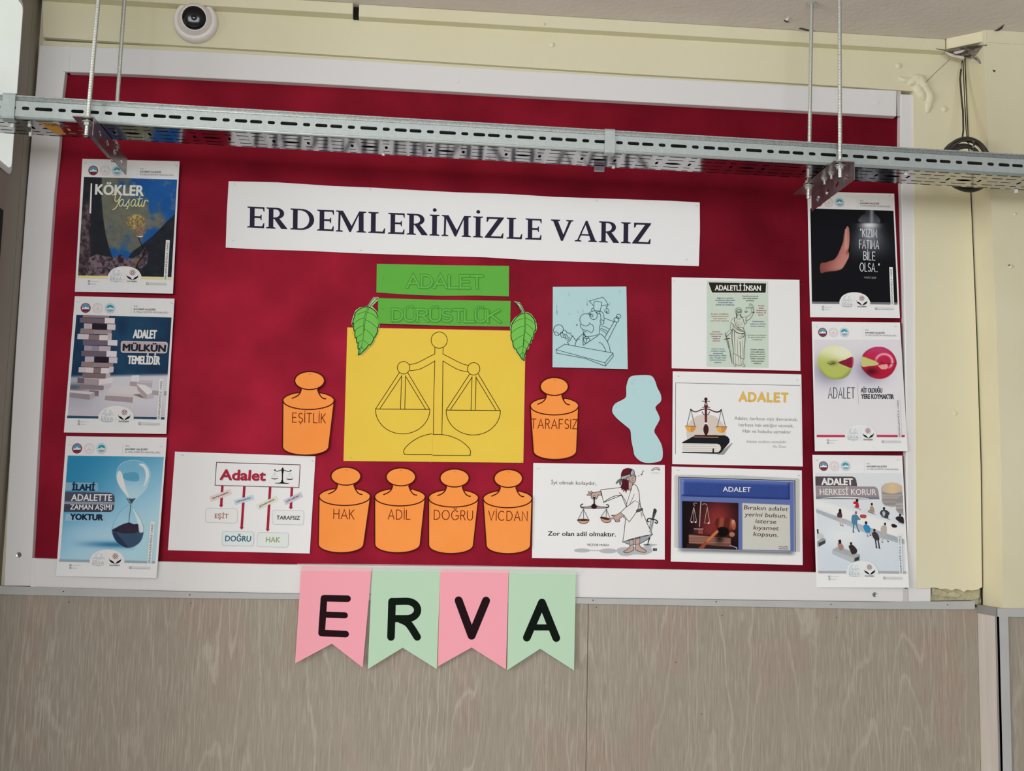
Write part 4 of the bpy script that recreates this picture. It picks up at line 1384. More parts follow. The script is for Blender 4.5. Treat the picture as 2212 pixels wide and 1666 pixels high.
s.poly('emblem', ell(765, 585, 30, 30, 180, 270, 5) + ell(1235, 595, 28, 28, 270, 360, 5) + ell(1228, 668, 28, 28, 0, 90, 5) + ell(762, 660, 28, 28, 90, 180, 5), 'd0c4c6')
s.poly('emblem', ell(768, 588, 26, 26, 180, 270, 5) + ell(1231, 598, 24, 24, 270, 360, 5) + ell(1224, 664, 24, 24, 0, 90, 5) + ell(766, 656, 24, 24, 90, 180, 5), 'b3a5ab')
for k in range(5): s.line('emblem', [(750, 592 + 17*k), (1245, 606 + 15*k)], 1.6, '9a8b92')
s.text('MÜLKÜN', (752, 668), (1240, 680), 80, '20222e', 0.014, fat=5.5)
s.text('TEMELİDİR', (806, 816), (1176, 825), 96, 'e6ecf0', 0.014, fat=4.5)
common(s, '2c4a63'); s.done()

# ---- poster 3: hourglass
s = Sheet('poster', [(143, 942.5), (360.4, 945.4), (338.2, 1249.2), (120.8, 1244.9)], (0.0148, 0.0050, -0.0045), (100, 930, 5.05), M['paper_white'],
          'poster of an hourglass on light blue, lowest of the left column', 'poster', 'portrait posters down the two sides', staples=((255, 158), (1252, 178)),
          curl=lambda x, y: 0.0025 * max(0, x - 0.8) * 5 * max(0, y - 0.94) * 16)
def p3(U, V, X, Y):
    t = sst(U*0.45 + V*0.75 + 0.06*fbm(X, Y, 300, 1), 0.05, 0.95)
    C = mixc('2f84ad', 'a6cbdf', t)
    C = paint(C, np.exp(-((X-260)/330)**2-((Y-560)/260)**2), '2b7ba6', 0.55)
    C = paint(C, np.exp(-((X-500)/300)**2-((Y-1120)/80)**2), 'b4d0e0', 0.35)
    sh = np.exp(-((Y-(1232+0.02*X))/34)**2) * sst(X, 200, 760) * (1-sst(X, 900, 1000))
    C = paint(C, sh, '2f6d98', 0.95)
    return C
s.raster('picture', [(235, 275), (1282, 290), (1190, 1424), (148, 1414)], p3)
top = smooth_path([(950, 325), (1060, 350), (1125, 430), (1132, 520), (1085, 640), (1010, 720), (965, 770), (935, 800), (905, 770), (870, 705), (800, 610), (768, 520), (775, 430), (830, 355)], True, 4)
bot = smooth_path([(915, 820), (950, 850), (1010, 940), (1055, 1030), (1062, 1110), (1030, 1210), (950, 1270), (860, 1278), (770, 1220), (722, 1130), (720, 1060), (760, 960), (830, 860), (880, 825)], True, 4)
def p3g(U, V, X, Y):
    t = inpoly(X, Y, top); b = inpoly(X, Y, bot)
    C = p3(U*0 + (X-235)/1047, (Y-280)/1130, X, Y)
    C = paint(C, t, mixc('79b0ca', 'b9d4e2', sst(Y, 400, 720)), 0.75)
    C = paint(C, t*inpoly(X, Y, smooth_path([(835, 480), (930, 455), (1000, 470), (1010, 545), (930, 555), (850, 530)], True, 4)), '4d93b4', 0.8)
    C = paint(C, t*inpoly(X, Y, smooth_path([(1010, 370), (1070, 420), (1085, 520), (1060, 620), (1110, 540), (1120, 450), (1070, 370)], True, 4)), 'd9e0e6', 0.9)
    C = paint(C, t*inpoly(X, Y, smooth_path([(795, 440), (830, 480), (850, 600), (900, 720), (860, 690), (790, 590), (770, 500)], True, 4)), 'd6dee4', 0.95)
    C = paint(C, t*inpoly(X, Y, smooth_path([(820, 480), (838, 520), (870, 640), (900, 715), (850, 620), (822, 540)], True, 4)), 'e4e8ea', 0.9)
    C = paint(C, b, mixc('8fbcd4', '9cc6dc', sst(Y, 850, 1000)), 0.7)
    sand = inpoly(X, Y, [(690, 1092), (760, 1062), (830, 1025), (900, 1003), (950, 1022), (1008, 1022), (1030, 1110), (1100, 1110), (1100, 1300), (690, 1300)]) * b
    C = paint(C, sand, mixc('34516f', '3c4a60', fbm(X, Y, 60, 4)), 1)
    C = paint(C, inpoly(X, Y, smooth_path([(722, 1090), (800, 1040), (900, 1004), (950, 1024), (1008, 1024), (1018, 1095), (960, 1120), (860, 1125), (770, 1108)], True, 3))*b, mixc('2a2433', '3a3342', fbm(X, Y, 26, 9)))
    C = paint(C, b*inpoly(X, Y, [(750, 1100), (900, 1280), (760, 1280), (700, 1150)]), '1f2a40', 0.6)
    C = paint(C, b*inpoly(X, Y, smooth_path([(938, 850), (960, 900), (1000, 1010), (1015, 1110), (1056, 1100), (1030, 980), (980, 880)], True, 3)), 'd4dde4', 0.85)
    neck = inpoly(X, Y, smooth_path([(875, 740), (930, 745), (975, 742), (950, 775), (935, 800), (905, 795), (895, 770)], True, 3))
    C = paint(C, neck, '2a4255', 0.9)
    return C
s.raster('picture', [(715, 318), (1140, 322), (1140, 1286), (715, 1282)], p3g, 1.0)
s.line('picture', top, 4, 'b7d0dd', True)
s.line('picture', bot, 3.5, '5f8aa4', True)
s.line('picture', [(930, 770), (920, 820), (915, 880), (905, 950), (903, 1005)], 7, '2b3c50', sm=3)
for y0, y1, xr, c_ in ((568, 660, 560, '7ea6bf'), (908, 992, 640, '8fb4cb')):
    s.poly('emblem', [(212, y0), (xr, y0+4), (xr+8, y1), (206, y1-4)], c_)
s.poly('emblem', [(206, 672)] + ell(690, 735, 56, 56, 270, 360, 6) + [(748, 782), (200, 775)], '4a4c5c')
s.poly('emblem', [(200, 778), (748, 786), (744, 812), (198, 806)], '8d8e98')
s.poly('emblem', [(196, 804), (742, 812)] + ell(690, 838, 50, 52, 0, 90, 6) + [(192, 888)], '3c4152')
s.text('İLAHİ', (276, 655), (530, 660), 72, '162b42', 0.014, fat=5)
s.text('ADALETTE', (270, 768), (716, 770), 72, 'e6eaee', 0.01, fat=1.6)
s.text('ZAMAN AŞIMI', (258, 864), (712, 868), 56, 'dfe4e8', 0.01, fat=1.2)
s.text('YOKTUR', (256, 976), (620, 984), 68, '14283e', 0.014, fat=5)
common(s, '8fa0ad'); s.done()

# ---- poster 4: hand under a lamp
s = Sheet('poster', [(1744, 413.5), (1931.6, 418.5), (1943.8, 687.2), (1750.2, 685.4)], (0.0160, 0.0120, 0.0150), (1720, 400, 5.554), M['paper_white'],
          'black poster of a raised hand beside a lamp, topmost of the right column', 'poster', 'portrait posters down the two sides', staples=((1125, 128),))
def p4(U, V, X, Y):
    C = const(X, '121318')
    cone = np.exp(-((X-880)/(95 + 0.35*np.clip(Y-450, 0, 600)))**2) * sst(Y, 445, 470) * (1-sst(Y, 560, 960))
    C = paint(C, cone, '8d9099', 0.85)
    C = paint(C, np.exp(-((X-880)/100)**2-((Y-480)/40)**2)*sst(Y, 450, 460), 'd4d6da', 0.9)
    lamp = inpoly(X, Y, smooth_path([(835, 305), (930, 305), (935, 335), (975, 370), (1000, 450), (755, 445), (775, 375), (830, 340)], True, 3))
    C = paint(C, lamp, mixc('2c2e34', '4a4c52', sst(Y, 320, 440)))
    C = paint(C, lamp*np.exp(-((X-905)/22)**2), '85888c', 0.9)
    return C
s.raster('picture', [(168, 280), (1166, 308), (1216, 1422), (188, 1402)], p4)
hand = smooth_path([(290, 945), (350, 930), (400, 912), (430, 905), (470, 880), (510, 810), (545, 730), (566, 660), (570, 600), (580, 560), (585, 530), (598, 525), (604, 500), (616, 494), (632, 515), (637, 560),
                    (640, 640), (632, 740), (622, 790), (633, 820), (628, 870), (610, 905), (580, 960), (545, 1005), (480, 1028), (400, 1035), (340, 1045), (292, 1050)], True, 3)
def p4h(U, V, X, Y):
    m = inpoly(X, Y, hand)
    C = mixc('7c4440', 'b57a70', sst(X + 0.45*(Y-760), 380, 650))
    C = paint(C, np.exp(-((X-(600-0.02*(Y-500)))/16)**2)*(1-sst(Y, 760, 840)), 'c99589', 0.7)
    C = paint(C, sst(Y, 985, 1045), '6e3c38', 0.5)
    C = paint(C, np.exp(-((X-610)/20)**2-((Y-805)/30)**2), '6a3430', 0.6)
    C = paint(C, np.exp(-((X-(583-(Y-560)*0.30))/6)**2)*sst(Y, 540, 600)*(1-sst(Y, 820, 900)), '6d3a36', 0.7)
    return C*m[..., None] + H3('121318')*(1-m[..., None])
s.raster('picture', [(280, 485), (650, 485), (650, 1060), (280, 1060)], p4h, 0.8)
w4 = 'c9ccd2'
for t_, a, b, h_ in (('“KIZIM', (768, 618), (966, 626), 92), ('FATIMA', (757, 757), (990, 766), 98), ('BİLE', (808, 896), (944, 902), 98), ('OLSA..”', (763, 1032), (998, 1042), 98)):
    s.strokes(t_, a, b, h_, w4, 8.5, up=(0, -1))
s.text('HADİS-İ ŞERİF', (815, 1118), (960, 1123), 20, '9a9da2')
common(s, '6c6e72', boxc='dde0e2'); s.done()

# ---- poster 5: two apples
s = Sheet('poster', [(1753.6, 694.9), (1944, 696.8), (1960.8, 975), (1760.2, 975)], (0.0160, 0.0075, 0.0050), (1730, 680, 5.373), M['paper_white'],
          'poster of a green apple and a red apple, middle of the right column', 'poster', 'portrait posters down the two sides', staples=((182, 138, 80), (1102, 138)))
def p5(U, V, X, Y):
    C = mixc('cfcdd2', 'd2d1d5', sst(V, 0, 1))
    for cx, cy, r, ry in ((330, 640, 230, 190), (810, 640, 210, 170)):
        C = paint(C, np.exp(-((X-cx)/r)**2.0*1.6-((Y-cy)/ry)**2*1.4), '6a6788', 0.8)
    return C
s.raster('picture', [(150, 290), (1160, 292), (1222, 1400), (170, 1400)], p5)
apA = smooth_path([(395, 358), (480, 372), (560, 420), (600, 480), (600, 600), (560, 690), (490, 740), (400, 752), (320, 735), (240, 670), (200, 590), (195, 510), (235, 420), (310, 370)], True, 4)
apB = smooth_path([(900, 372), (980, 385), (1060, 440), (1105, 520), (1108, 590), (1060, 680), (980, 735), (890, 745), (800, 715), (720, 640), (700, 580), (712, 480), (760, 420), (830, 382)], True, 4)
def p5a(U, V, X, Y):
    C = p5(U, (Y-290)/1110, X, Y)
    m = inpoly(X, Y, apA)
    g = mixc('d3d6ae', 'a9b35e', sst(Y - 0.25*X + 12*fbm(X, Y, 60, 3), 330, 520))
    g = paint(g, sst(np.hypot(X-400, Y-560), 150, 215)*sst(Y, 560, 700), '6f7a3c', 0.75)
    g = paint(g, np.exp(-((X-485)/90)**2-((Y-430)/60)**2), 'dfdfc8', 0.9)
    g = paint(g, np.exp(-((X-375)/50)**2-((Y-560)/26)**2), '5b5a2e', 0.85)
    C = C*(1-m[..., None]) + g*m[..., None]
    return C
s.raster('picture', [(185, 350), (620, 350), (620, 760), (185, 760)], p5a, 1.0)
s.poly('picture', smooth_path([(430, 555), (520, 520), (598, 486), (612, 545), (600, 605), (580, 620), (510, 592)], True, 2), '7d2038')
s.poly('picture', [(585, 495), (600, 488), (612, 550), (600, 610), (588, 616), (597, 550)], 'b04257')
s.line('picture', [(312, 560), (345, 578), (385, 565)], 7, '3a3520', sm=4)
def p5b(U, V, X, Y):
    C = p5(U, (Y-290)/1110, X, Y)
    m = inpoly(X, Y, apB)
    g = mixc('b5284f', 'a81c38', sst(Y, 400, 700))
    g = paint(g, np.exp(-((X-900)/170)**2-((Y-405)/40)**2), 'a8497c', 0.5)
    g = paint(g, np.exp(-((X-820)/80)**2-((Y-660)/45)**2), '451018', 0.9)
    g = paint(g, sst(np.hypot(X-905, Y-560), 170, 215), '7d1430', 0.6)
    d = np.hypot((X-965)/105, (Y-545)/95)
    g = paint(g, np.exp(-((d-0.92)/0.13)**2)*sst(600-Y+0.6*(X-960), -20, 60), 'e3b3c0', 0.9)
    g = paint(g, inpoly(X, Y, [(890, 590), (1000, 572), (1015, 610), (985, 635), (930, 632)]), 'd9a39a', 0.9)
    C = C*(1-m[..., None]) + g*m[..., None]
    return C
s.raster('picture', [(688, 362), (1118, 362), (1118, 755), (688, 755)], p5b, 1.0)
s.poly('picture', smooth_path([(712, 486), (790, 510), (860, 535), (905, 572), (860, 590), (780, 598), (715, 605), (700, 560)], True, 2), 'b9b873')
s.line('picture', [(712, 484), (800, 515), (870, 540)], 4, '8a8a48', sm=2)
s.line('picture', [(942, 548), (930, 556), (945, 564), (1010, 566), (1104, 572)], 7, '5c1422', sm=2)
s.strokes('ADALET', (318, 970), (622, 970), 122, '2f3036', 8.5, up=(0.0, -1))
s.line('lettering', [(656, 782), (670, 1032)], 3, '8c8c92')
s.text('AİT OLDUĞU', (696, 905), (946, 908), 55, '33343a', 0.012, fat=2.2)
s.text('YERE KOYMAKTIR', (698, 976), (1080, 980), 55, '33343a', 0.012, fat=2.2)
common(s, 'b53450', arch='d6d8da', boxc='d2d2d6'); s.done()

# ---- poster 6: model figures in an office
s = Sheet('poster', [(1755, 982.9), (1948.9, 984.4), (1963.7, 1270), (1763.6, 1269.2)], (0.0155, 0.0095, -0.0035), (1750, 990, 5.952), M['paper_white'],
          'poster of tiny model people at a counter with coins, lowest of the right column', 'poster', 'portrait posters down the two sides', staples=((90, 28), (1128, 22)))
def p6(U, V, X, Y):
    C = mixc('ccd0d4', 'c2ccd5', sst(V, 0.2, 1))
    C = paint(C, sst(Y - 0.30*X, 480, 560)*(1-sst(Y-0.42*X, 560, 620)), 'dadde1', 1)
    a = inpoly(X, Y, [(75, 655), (1225, 1050), (1225, 1112), (800, 1000), (400, 830), (75, 700)])
    C = paint(C, a, mixc('8e98a1', 'a5aeb6', fbm(X, Y, 60, 3)), 0.95)
    C = paint(C, np.exp(-((X-420)/260)**2-((Y-1000)/150)**2), 'd9dfe4', 0.6)
    st_ = inpoly(X, Y, [(915, 400)] + ell(1050, 385, 135, 72, 180, 360, 12) + [(1190, 600), (1060, 632), (960, 610), (925, 570)])
    C = paint(C, st_, mixc('a19a96', '8b8584', sst(vn(X*0, Y, 14, 5), 0.3, 0.7)))
    C = paint(C, inpoly(X, Y, ell(1055, 385, 135, 70)), mixc('b6a997', 'c9b08c', np.exp(-((X-1060)/80)**2)))
    st_ = inpoly(X, Y, [(1100, 560), (1140, 500), (1200, 470), (1210, 740), (1150, 720), (1105, 670)])
    C = paint(C, st_, mixc('8a8687', 'a3a0a0', sst(vn(X*0, Y, 22, 8), 0.3, 0.7)))
    C = paint(C, sst(Y - 0.0*X, 180, 200)*0, 'ffffff')
    return C
s.raster('picture', [(66, 192), (1180, 194), (1228, 1462), (98, 1460)], p6)
E_ = 'emblem'
s.poly(E_, [(66, 234), (540, 236), (575, 250), (592, 280), (606, 362), (68, 356)], '4d464c')
s.poly(E_, [(68, 360), (830, 366), (862, 385), (876, 420), (892, 530), (75, 524)], '8d8387')
s.poly(E_, [(74, 492), (885, 496), (892, 530), (76, 526)], '6e727c')
s.poly(E_, smooth_path([(120, 520), (300, 500), (500, 498), (690, 510), (760, 522), (500, 514), (300, 512)], True, 2), 'd8dde2')
s.text('ADALET', (144, 345), (552, 349), 90, 'dcdad8', 0.014, fat=5)
s.text('HERKESİ KORUR', (124, 470), (850, 474), 76, 'd2ced0', 0.008, fat=1.5)
def person(hx, hy, hr, hair, body, coat, legs, leg, shoe='1a1a1e'):
    for l in legs: s.line('picture', l, 15, leg)
    for l in legs: s.line('picture', [l[-1], (l[-1][0] + 12, l[-1][1] + 4)], 9, shoe)
    s.poly('picture', smooth_path(body, True, 2), coat)
    s.poly('picture', ell(hx, hy, hr, hr*1.3, n=12), hair)
person(384, 672, 17, '2a1c24', [(360, 700), (400, 700), (412, 740), (404, 765), (355, 760), (345, 730)], '4b3440', [[(375, 760), (385, 800), (388, 860)], [(398, 760), (408, 810), (414, 870)]], 'c0ab9e')
s.poly('picture', [(368, 665), (400, 662), (404, 710), (366, 708)], '2a1c24')
person(588, 702, 16, '8a6a60', [(545, 730), (600, 728), (625, 760), (650, 790), (606, 800), (604, 850), (545, 850), (530, 780)], '4c7896', [[(562, 845), (556, 900), (553, 950)], [(592, 845), (608, 900), (625, 942)]], '3f6f90')
person(718, 832, 17, '1b2030', [(695, 855), (745, 860), (772, 900), (768, 955), (715, 955), (684, 890)], '3080b0', [[(728, 950), (734, 1000)], [(755, 950), (768, 995)]], 'bcb0a8')
person(962, 846, 14, '2a2a30', [(930, 868), (975, 866), (985, 920), (972, 985), (925, 980), (904, 910)], 'aaa79d', [[(942, 975), (935, 1030), (922, 1078)], [(962, 975), (982, 1030), (996, 1070)]], 'aeaba2')
person(825, 926, 15, '1c1a1e', [(800, 955), (845, 948), (880, 1000), (888, 1055), (830, 1050), (796, 990)], '3c3438', [[(838, 1045), (846, 1100), (850, 1150)], [(870, 1045), (882, 1100), (888, 1158)]], '1f1e22')
person(602, 545, 17, '1c1218', [(560, 560), (610, 560), (626, 610), (622, 640), (575, 625), (588, 595), (552, 585)], 'b42036', [], '0')
s.line('picture', [(560, 628), (650, 660)], 6, '4a3438')
person(792, 592, 14, '2a2420', [(778, 615), (810, 625), (825, 680), (815, 706), (738, 690), (765, 660)], '9c8a74', [], '0')
s.line('picture', [(750, 694), (838, 723)], 6, '4c4440')
person(948, 648, 15, '1b1b20', [(915, 670), (980, 668), (1022, 710), (1004, 738), (1000, 775), (930, 750), (896, 715)], '3a3c44', [], '0')
s.poly('picture', [(928, 690), (950, 680), (968, 710), (950, 752), (930, 730)], 'aab0b8')
s.line('picture', [(912, 752), (1022, 788)], 6, '33343a')
person(1155, 732, 14, '1b1518', [(1120, 750), (1190, 755), (1204, 800), (1200, 840), (1130, 810), (1096, 775)], '2a2024', [], '0')
s.line('picture', [(1130, 822), (1206, 848)], 6, '2a2226')
s.poly('picture', smooth_path([(640, 735), (660, 725), (715, 730), (722, 755), (700, 775), (645, 765)], True, 2), 'a84444')
s.poly('picture', smooth_path([(1045, 850), (1080, 848), (1115, 868), (1110, 890), (1070, 894), (1046, 875)], True, 2), '22201f')
s.poly('picture', [(282, 1180), (360, 1135), (640, 1240), (560, 1282)], '9aa1a6')
s.poly('picture', [(282, 1180), (560, 1282), (556, 1350), (284, 1232)], 'a9b0b4')
s.poly('picture', [(560, 1282), (640, 1240), (636, 1318), (556, 1350)], '8a9196')
s.poly('picture', [(572, 1290), (628, 1262), (626, 1308), (570, 1330)], '33363a')
s.poly('picture', smooth_path([(365, 1095), (395, 1090), (430, 1140), (420, 1175), (380, 1185), (352, 1110)], True, 2), 'a0776e')
s.poly('picture', [(362, 1050), (396, 1048), (400, 1098), (364, 1100)], '2b1c1e')
s.poly('picture', smooth_path([(500, 1125), (545, 1115), (600, 1175), (594, 1220), (540, 1240), (515, 1190), (494, 1140)], True, 2), '35292a')
s.poly('picture', ell(524, 1098, 15, 20, n=12), '33231f')
s.poly('picture', [(88, 1075), (160, 1020), (198, 1045), (196, 1095), (112, 1140), (92, 1140)], '8c9296')
s.poly('picture', [(106, 1090), (194, 1056), (192, 1092), (112, 1138)], '3e4246')
s.poly('picture', [(84, 912), (104, 915), (108, 975), (92, 985)], '17181c')
s.poly('picture', smooth_path([(88, 985), (130, 960), (172, 1000), (165, 1025), (92, 1035)], True, 2), 'b9bdbf')
common(s, '9fa0a2', arch='d3d8dc', boxc='d0d6db'); s.done()
# ------------------------------------------------------------------ title banner with serif lettering
SER = {
 'E': [[(0,1),(.80,1),(.80,.79),(.76,.79),(.72,.92),(.34,.92),(.34,.56),(.60,.56),(.63,.64),(.67,.64),(.67,.38),(.63,.38),(.60,.47),(.34,.47),(.34,.09),(.70,.09),(.76,.24),(.80,.24),(.79,0),(0,0),(0,.045),(.12,.08),(.12,.92),(0,.955)]],
 'L': [[(0,1),(.47,1),(.47,.96),(.34,.92),(.34,.09),(.66,.09),(.74,.25),(.78,.25),(.76,0),(0,0),(0,.045),(.12,.08),(.12,.92),(0,.955)]],
 'I': [[(0,1),(.46,1),(.46,.955),(.34,.92),(.34,.08),(.46,.045),(.46,0),(0,0),(0,.045),(.12,.08),(.12,.92),(0,.955)]],
 'Z': [[(.08,1),(.90,1),(.90,.96),(.29,.09),(.76,.09),(.85,.25),(.89,.25),(.87,0),(0,0),(0,.04),(.61,.91),(.20,.91),(.13,.76),(.08,.76)]],
 'V': [[(0,1),(.42,1),(.42,.955),(.33,.92),(.58,.30),(.81,.92),(.70,.955),(.70,1),(1.03,1),(1.03,.955),(.93,.92),(.56,0),(.47,0),(.11,.92),(0,.955)]],
 'A': [[(0,0),(.31,0),(.31,.045),(.20,.08),(.50,.80),(.745,.08),(.63,.045),(.63,0),(1.05,0),(1.05,.045),(.97,.08),(.59,1.0),(.51,1.0),(.12,.08),(0,.045)], [(.26,.36),(.66,.36),(.68,.29),(.24,.29)]],
 'R': [[(0,1),(.34,1),(.34,.08),(.45,.045),(.45,0),(0,0),(0,.045),(.12,.08),(.12,.92),(0,.955)],
       [(.34,1)] + arc(.50,.735,.35,.265,90,-75,10) + [(.34,.46),(.34,.53),(.44,.54)] + arc(.44,.735,.20,.19,-70,90,8) + [(.34,.92)],
       [(.36,.50),(.60,.52),(.99,.05),(1.01,0),(.72,0)]],
 'D': [[(0,1),(.34,1),(.34,0),(0,0),(0,.045),(.12,.08),(.12,.92),(0,.955)],
       [(.34,1)] + arc(.52,.5,.60,.5,90,-90,16) + [(.34,0),(.34,.075)] + arc(.48,.5,.41,.425,-90,90,14) + [(.34,.925)]],
 'M': [[(0,1),(.33,1),(.74,.30),(1.09,1),(1.42,1),(1.42,.955),(1.30,.92),(1.31,.08),(1.43,.045),(1.43,0),(.98,0),(.98,.045),(1.08,.08),(1.07,.82),(.71,0),(.64,0),(.22,.82),(.20,.08),(.33,.045),(.33,0),(0,0),(0,.045),(.11,.08),(.12,.92),(0,.955)]],
}
WID = {'E': .80, 'L': .78, 'I': .46, 'Z': .90, 'V': 1.03, 'A': 1.05, 'R': 1.01, 'D': 1.12, 'M': 1.43}
bq = [(494, 391), (1512, 437), (1509.5, 575), (487.5, 534.5)]
outl = [(494, 391.5), (600, 394), (720, 402), (807, 405.5), (900, 411), (985, 415.5), (1095, 419), (1200, 425.5), (1350, 430.5), (1450, 434), (1511.5, 437.5),
        (1512, 500), (1509.5, 575), (1400, 571.5), (1300, 567), (1150, 562.5), (1050, 556), (914, 552), (780, 547.5), (650, 541.5), (560, 539), (487.5, 535), (490, 460)]
s = Sheet('title_banner', bq, (0.0150, 0.0150, 0.0140), (0, 0, 1.0), M['paper_white'],
          'long white paper banner with dark serif capitals across the top', 'banner', outline=outl,
          staples=((507, 397, 60), (1505, 445, 10), (503, 521, -40), (779, 541, -10), (800, 409, 50), (1288, 433, 50), (1483, 561, -30)))
col = '2b2438'
for li, (ch, a, b) in enumerate((('E', 533.9, 570.9), ('R', 574.7, 620.8), ('D', 627, 678.4), ('E', 684.6, 720.9), ('M', 725.3, 790.9), ('L', 795.3, 832), ('E', 837.9, 873.7), ('R', 878.2, 923.8), ('İ', 927.6, 949.1),
                 ('M', 953.7, 1017.2), ('İ', 1021.6, 1043.1), ('Z', 1046.9, 1087.9), ('L', 1094.1, 1128), ('E', 1134.6, 1169.4), ('V', 1189.3, 1238.1), ('A', 1241.4, 1289.7), ('R', 1293.5, 1337.1), ('I', 1341.1, 1362.1), ('Z', 1365.5, 1405.8))):
    g = 'I' if ch == 'İ' else ch
    wd = WID[g]
    def T(p):
        x = a + (b - a) * p[0] / wd
        y = 491.6 + (x - 534) * 0.04163 - 0.9 * math.sin(PI * (x - 534) / 872) * -1 - 45.4 * p[1]
        return (x + 0.6 * p[1], y)
    for pl in SER[g]: s.poly('letter#%d' % li, [T(p) for p in pl], col)
    if ch == 'İ': s.poly('letter#%d' % li, [T((wd / 2 + .165 * math.cos(t) / 1.0 * 0.55, 1.22 + .085 * math.sin(t))) for t in [2*PI*k/14 for k in range(14)]], col)
s.done()

# ------------------------------------------------------------------ green word strips
GC = (730, 550, 4.9156)
def fancy(s, a, b, h, txt):
    up = Vector((0, -1))
    s.text(txt, (a[0]+5, a[1]+8), (b[0]+5, b[1]+8), h, '3f8a34', 0.022, up=up, fat=3)
    s.text(txt, a, b, h, '3d8434', 0.020, up=up, fat=3.6)
    s.text(txt, a, b, h, '62a84a', 0.006, up=up, fat=1.2)
def slab(s, txt, xs, y0, y1, h):
    """engraved slab letters: outline with a shifted shadow"""
    n = len(txt)
    for (x0, x1), ch in zip(xs, txt):
        yy = lambda x: y0 + (y1 - y0) * (x - xs[0][0]) / (xs[-1][1] - xs[0][0])
        g = GL[ch]
        wd = max(g[0], 0.01)
        for dx, dy, c_, w_ in ((7, 8, '4a8f3a', 26), (0, 0, '387a30', 31), (0, 0, '62a848', 20)):
            for st in g[1]:
                pts = [(x0 + 10 + (x1 - x0 - 20) * p[0] / wd + dx, yy(x0) - 8 - (h - 16) * p[1] + dy) for p in st]
                s.line('lettering', pts, w_, c_)
            # serifs
            for px_, py_ in {'A': ((0, 0), (.78, 0)), 'D': ((0, 0), (0, 1)), 'L': ((0, 0), (0, 1)), 'E': ((0, 0), (0, 1)), 'T': ((.31, 0),), 'Ü': ((0, 1), (.66, 1)), 'R': ((0, 0), (0, 1), (.56, 0)), 'S': (), 'K': ((0, 0), (0, 1), (.54, 1), (.56, 0))}[ch]:
                cx = x0 + 10 + (x1 - x0 - 20) * px_ / wd + dx
                cy = yy(x0) - 8 - (h - 16) * py_ + dy
                s.line('lettering', [(cx - 11, cy), (cx + 11, cy)], w_ * 0.62, c_)
s = Sheet('word_strip', [(814, 570), (1099.7, 574.5), (1099, 640.5), (813, 632)], (0.0145, 0.0135, 0.0150), GC, M['paper_grn'],
          'upper green paper strip with outlined word, right above the other green strip', 'paper strip', 'green word strips', staples=((480, 252, 70),),
          outline=[(814, 570), (960, 573), (1099.7, 574.5), (1099.2, 640.5), (1030, 638.5), (951, 639), (900, 637.5), (870, 636), (813, 632)])
slab(s, 'ADALET', [(722, 875), (878, 1010), (1010, 1165), (1170, 1290), (1290, 1410), (1405, 1545)], 356, 366, 145)
s.done()
# left leaf lies behind the lower strip, right leaf over the yellow sheet
def leaf(crop, outline, blade, veins, stem, quad, ys, label):
    s = Sheet('paper_leaf', quad, ys, crop, M['paper_leaf'], label, 'leaf', 'cut-out paper leaves', outline=[(crop[0]+x/crop[2], crop[1]+y/crop[2]) for x, y in outline])
    s.poly('blade_print', blade, '6cb34f')
    s.line('blade_print', blade, 20, '0c2a0c', True)
    for v in veins: s.line('blade_print', v, 10, '1d4d12', sm=3)
    s.poly('blade_print', stem, 'a3c48c')
    s.line('blade_print', stem, 14, '10250e', True)
    return s
LC = (750, 630, 11.11)
out = [(630, 135), (745, 132), (760, 150), (735, 215), (600, 350), (720, 480), (800, 700), (778, 830), (740, 930), (735, 1010), (660, 1120), (640, 1200), (580, 1290), (500, 1350), (420, 1440), (330, 1520), (250, 1530),
       (262, 1390), (238, 1380), (245, 1250), (215, 1240), (215, 1120), (180, 1120), (175, 950), (150, 950), (130, 790), (100, 790), (110, 700), (150, 570), (200, 450), (300, 380), (490, 345), (560, 230)]
blade = [(490, 365), (400, 372), (290, 420), (215, 490), (170, 565), (190, 575), (150, 670), (122, 780), (158, 760), (150, 860), (165, 945), (190, 940), (182, 1040), (192, 1115), (225, 1105), (222, 1180), (238, 1238), (268, 1230), (255, 1310), (262, 1380), (292, 1372), (265, 1522),
         (330, 1490), (395, 1425), (470, 1350), (520, 1275), (545, 1290), (600, 1220), (630, 1160), (638, 1105), (660, 1100), (710, 1010), (728, 940), (720, 885), (745, 860), (765, 780), (760, 700), (740, 600), (690, 490), (610, 420), (540, 380)]
veins = [[(230, 565), (340, 510), (445, 478)], [(190, 745), (290, 670), (405, 630)], [(205, 920), (300, 850), (385, 818)], [(225, 1100), (300, 1050), (375, 1010)], [(260, 1230), (345, 1178)],
         [(490, 500), (620, 550), (730, 660)], [(440, 680), (590, 760), (725, 880)], [(415, 900), (520, 970), (640, 1105)], [(380, 1165), (490, 1250)], [(295, 1370), (345, 1335), (400, 1400)],
         [(500, 370), (440, 520), (400, 700), (395, 950), (375, 1170), (340, 1340), (290, 1500)], [(530, 385), (470, 530), (430, 720), (405, 960)]]
stem = [(650, 155), (735, 155), (620, 270), (535, 380), (500, 365), (570, 250)]
s = leaf(LC, out, blade, veins, stem, [(759, 640), (822, 640), (822, 770), (759, 770)], (0.0115, 0.0135, 0.0105), 'cut-out green leaf left of the strips, its stem tucked behind the lower one')
s.done()
RC = (1090, 640, 11.11)
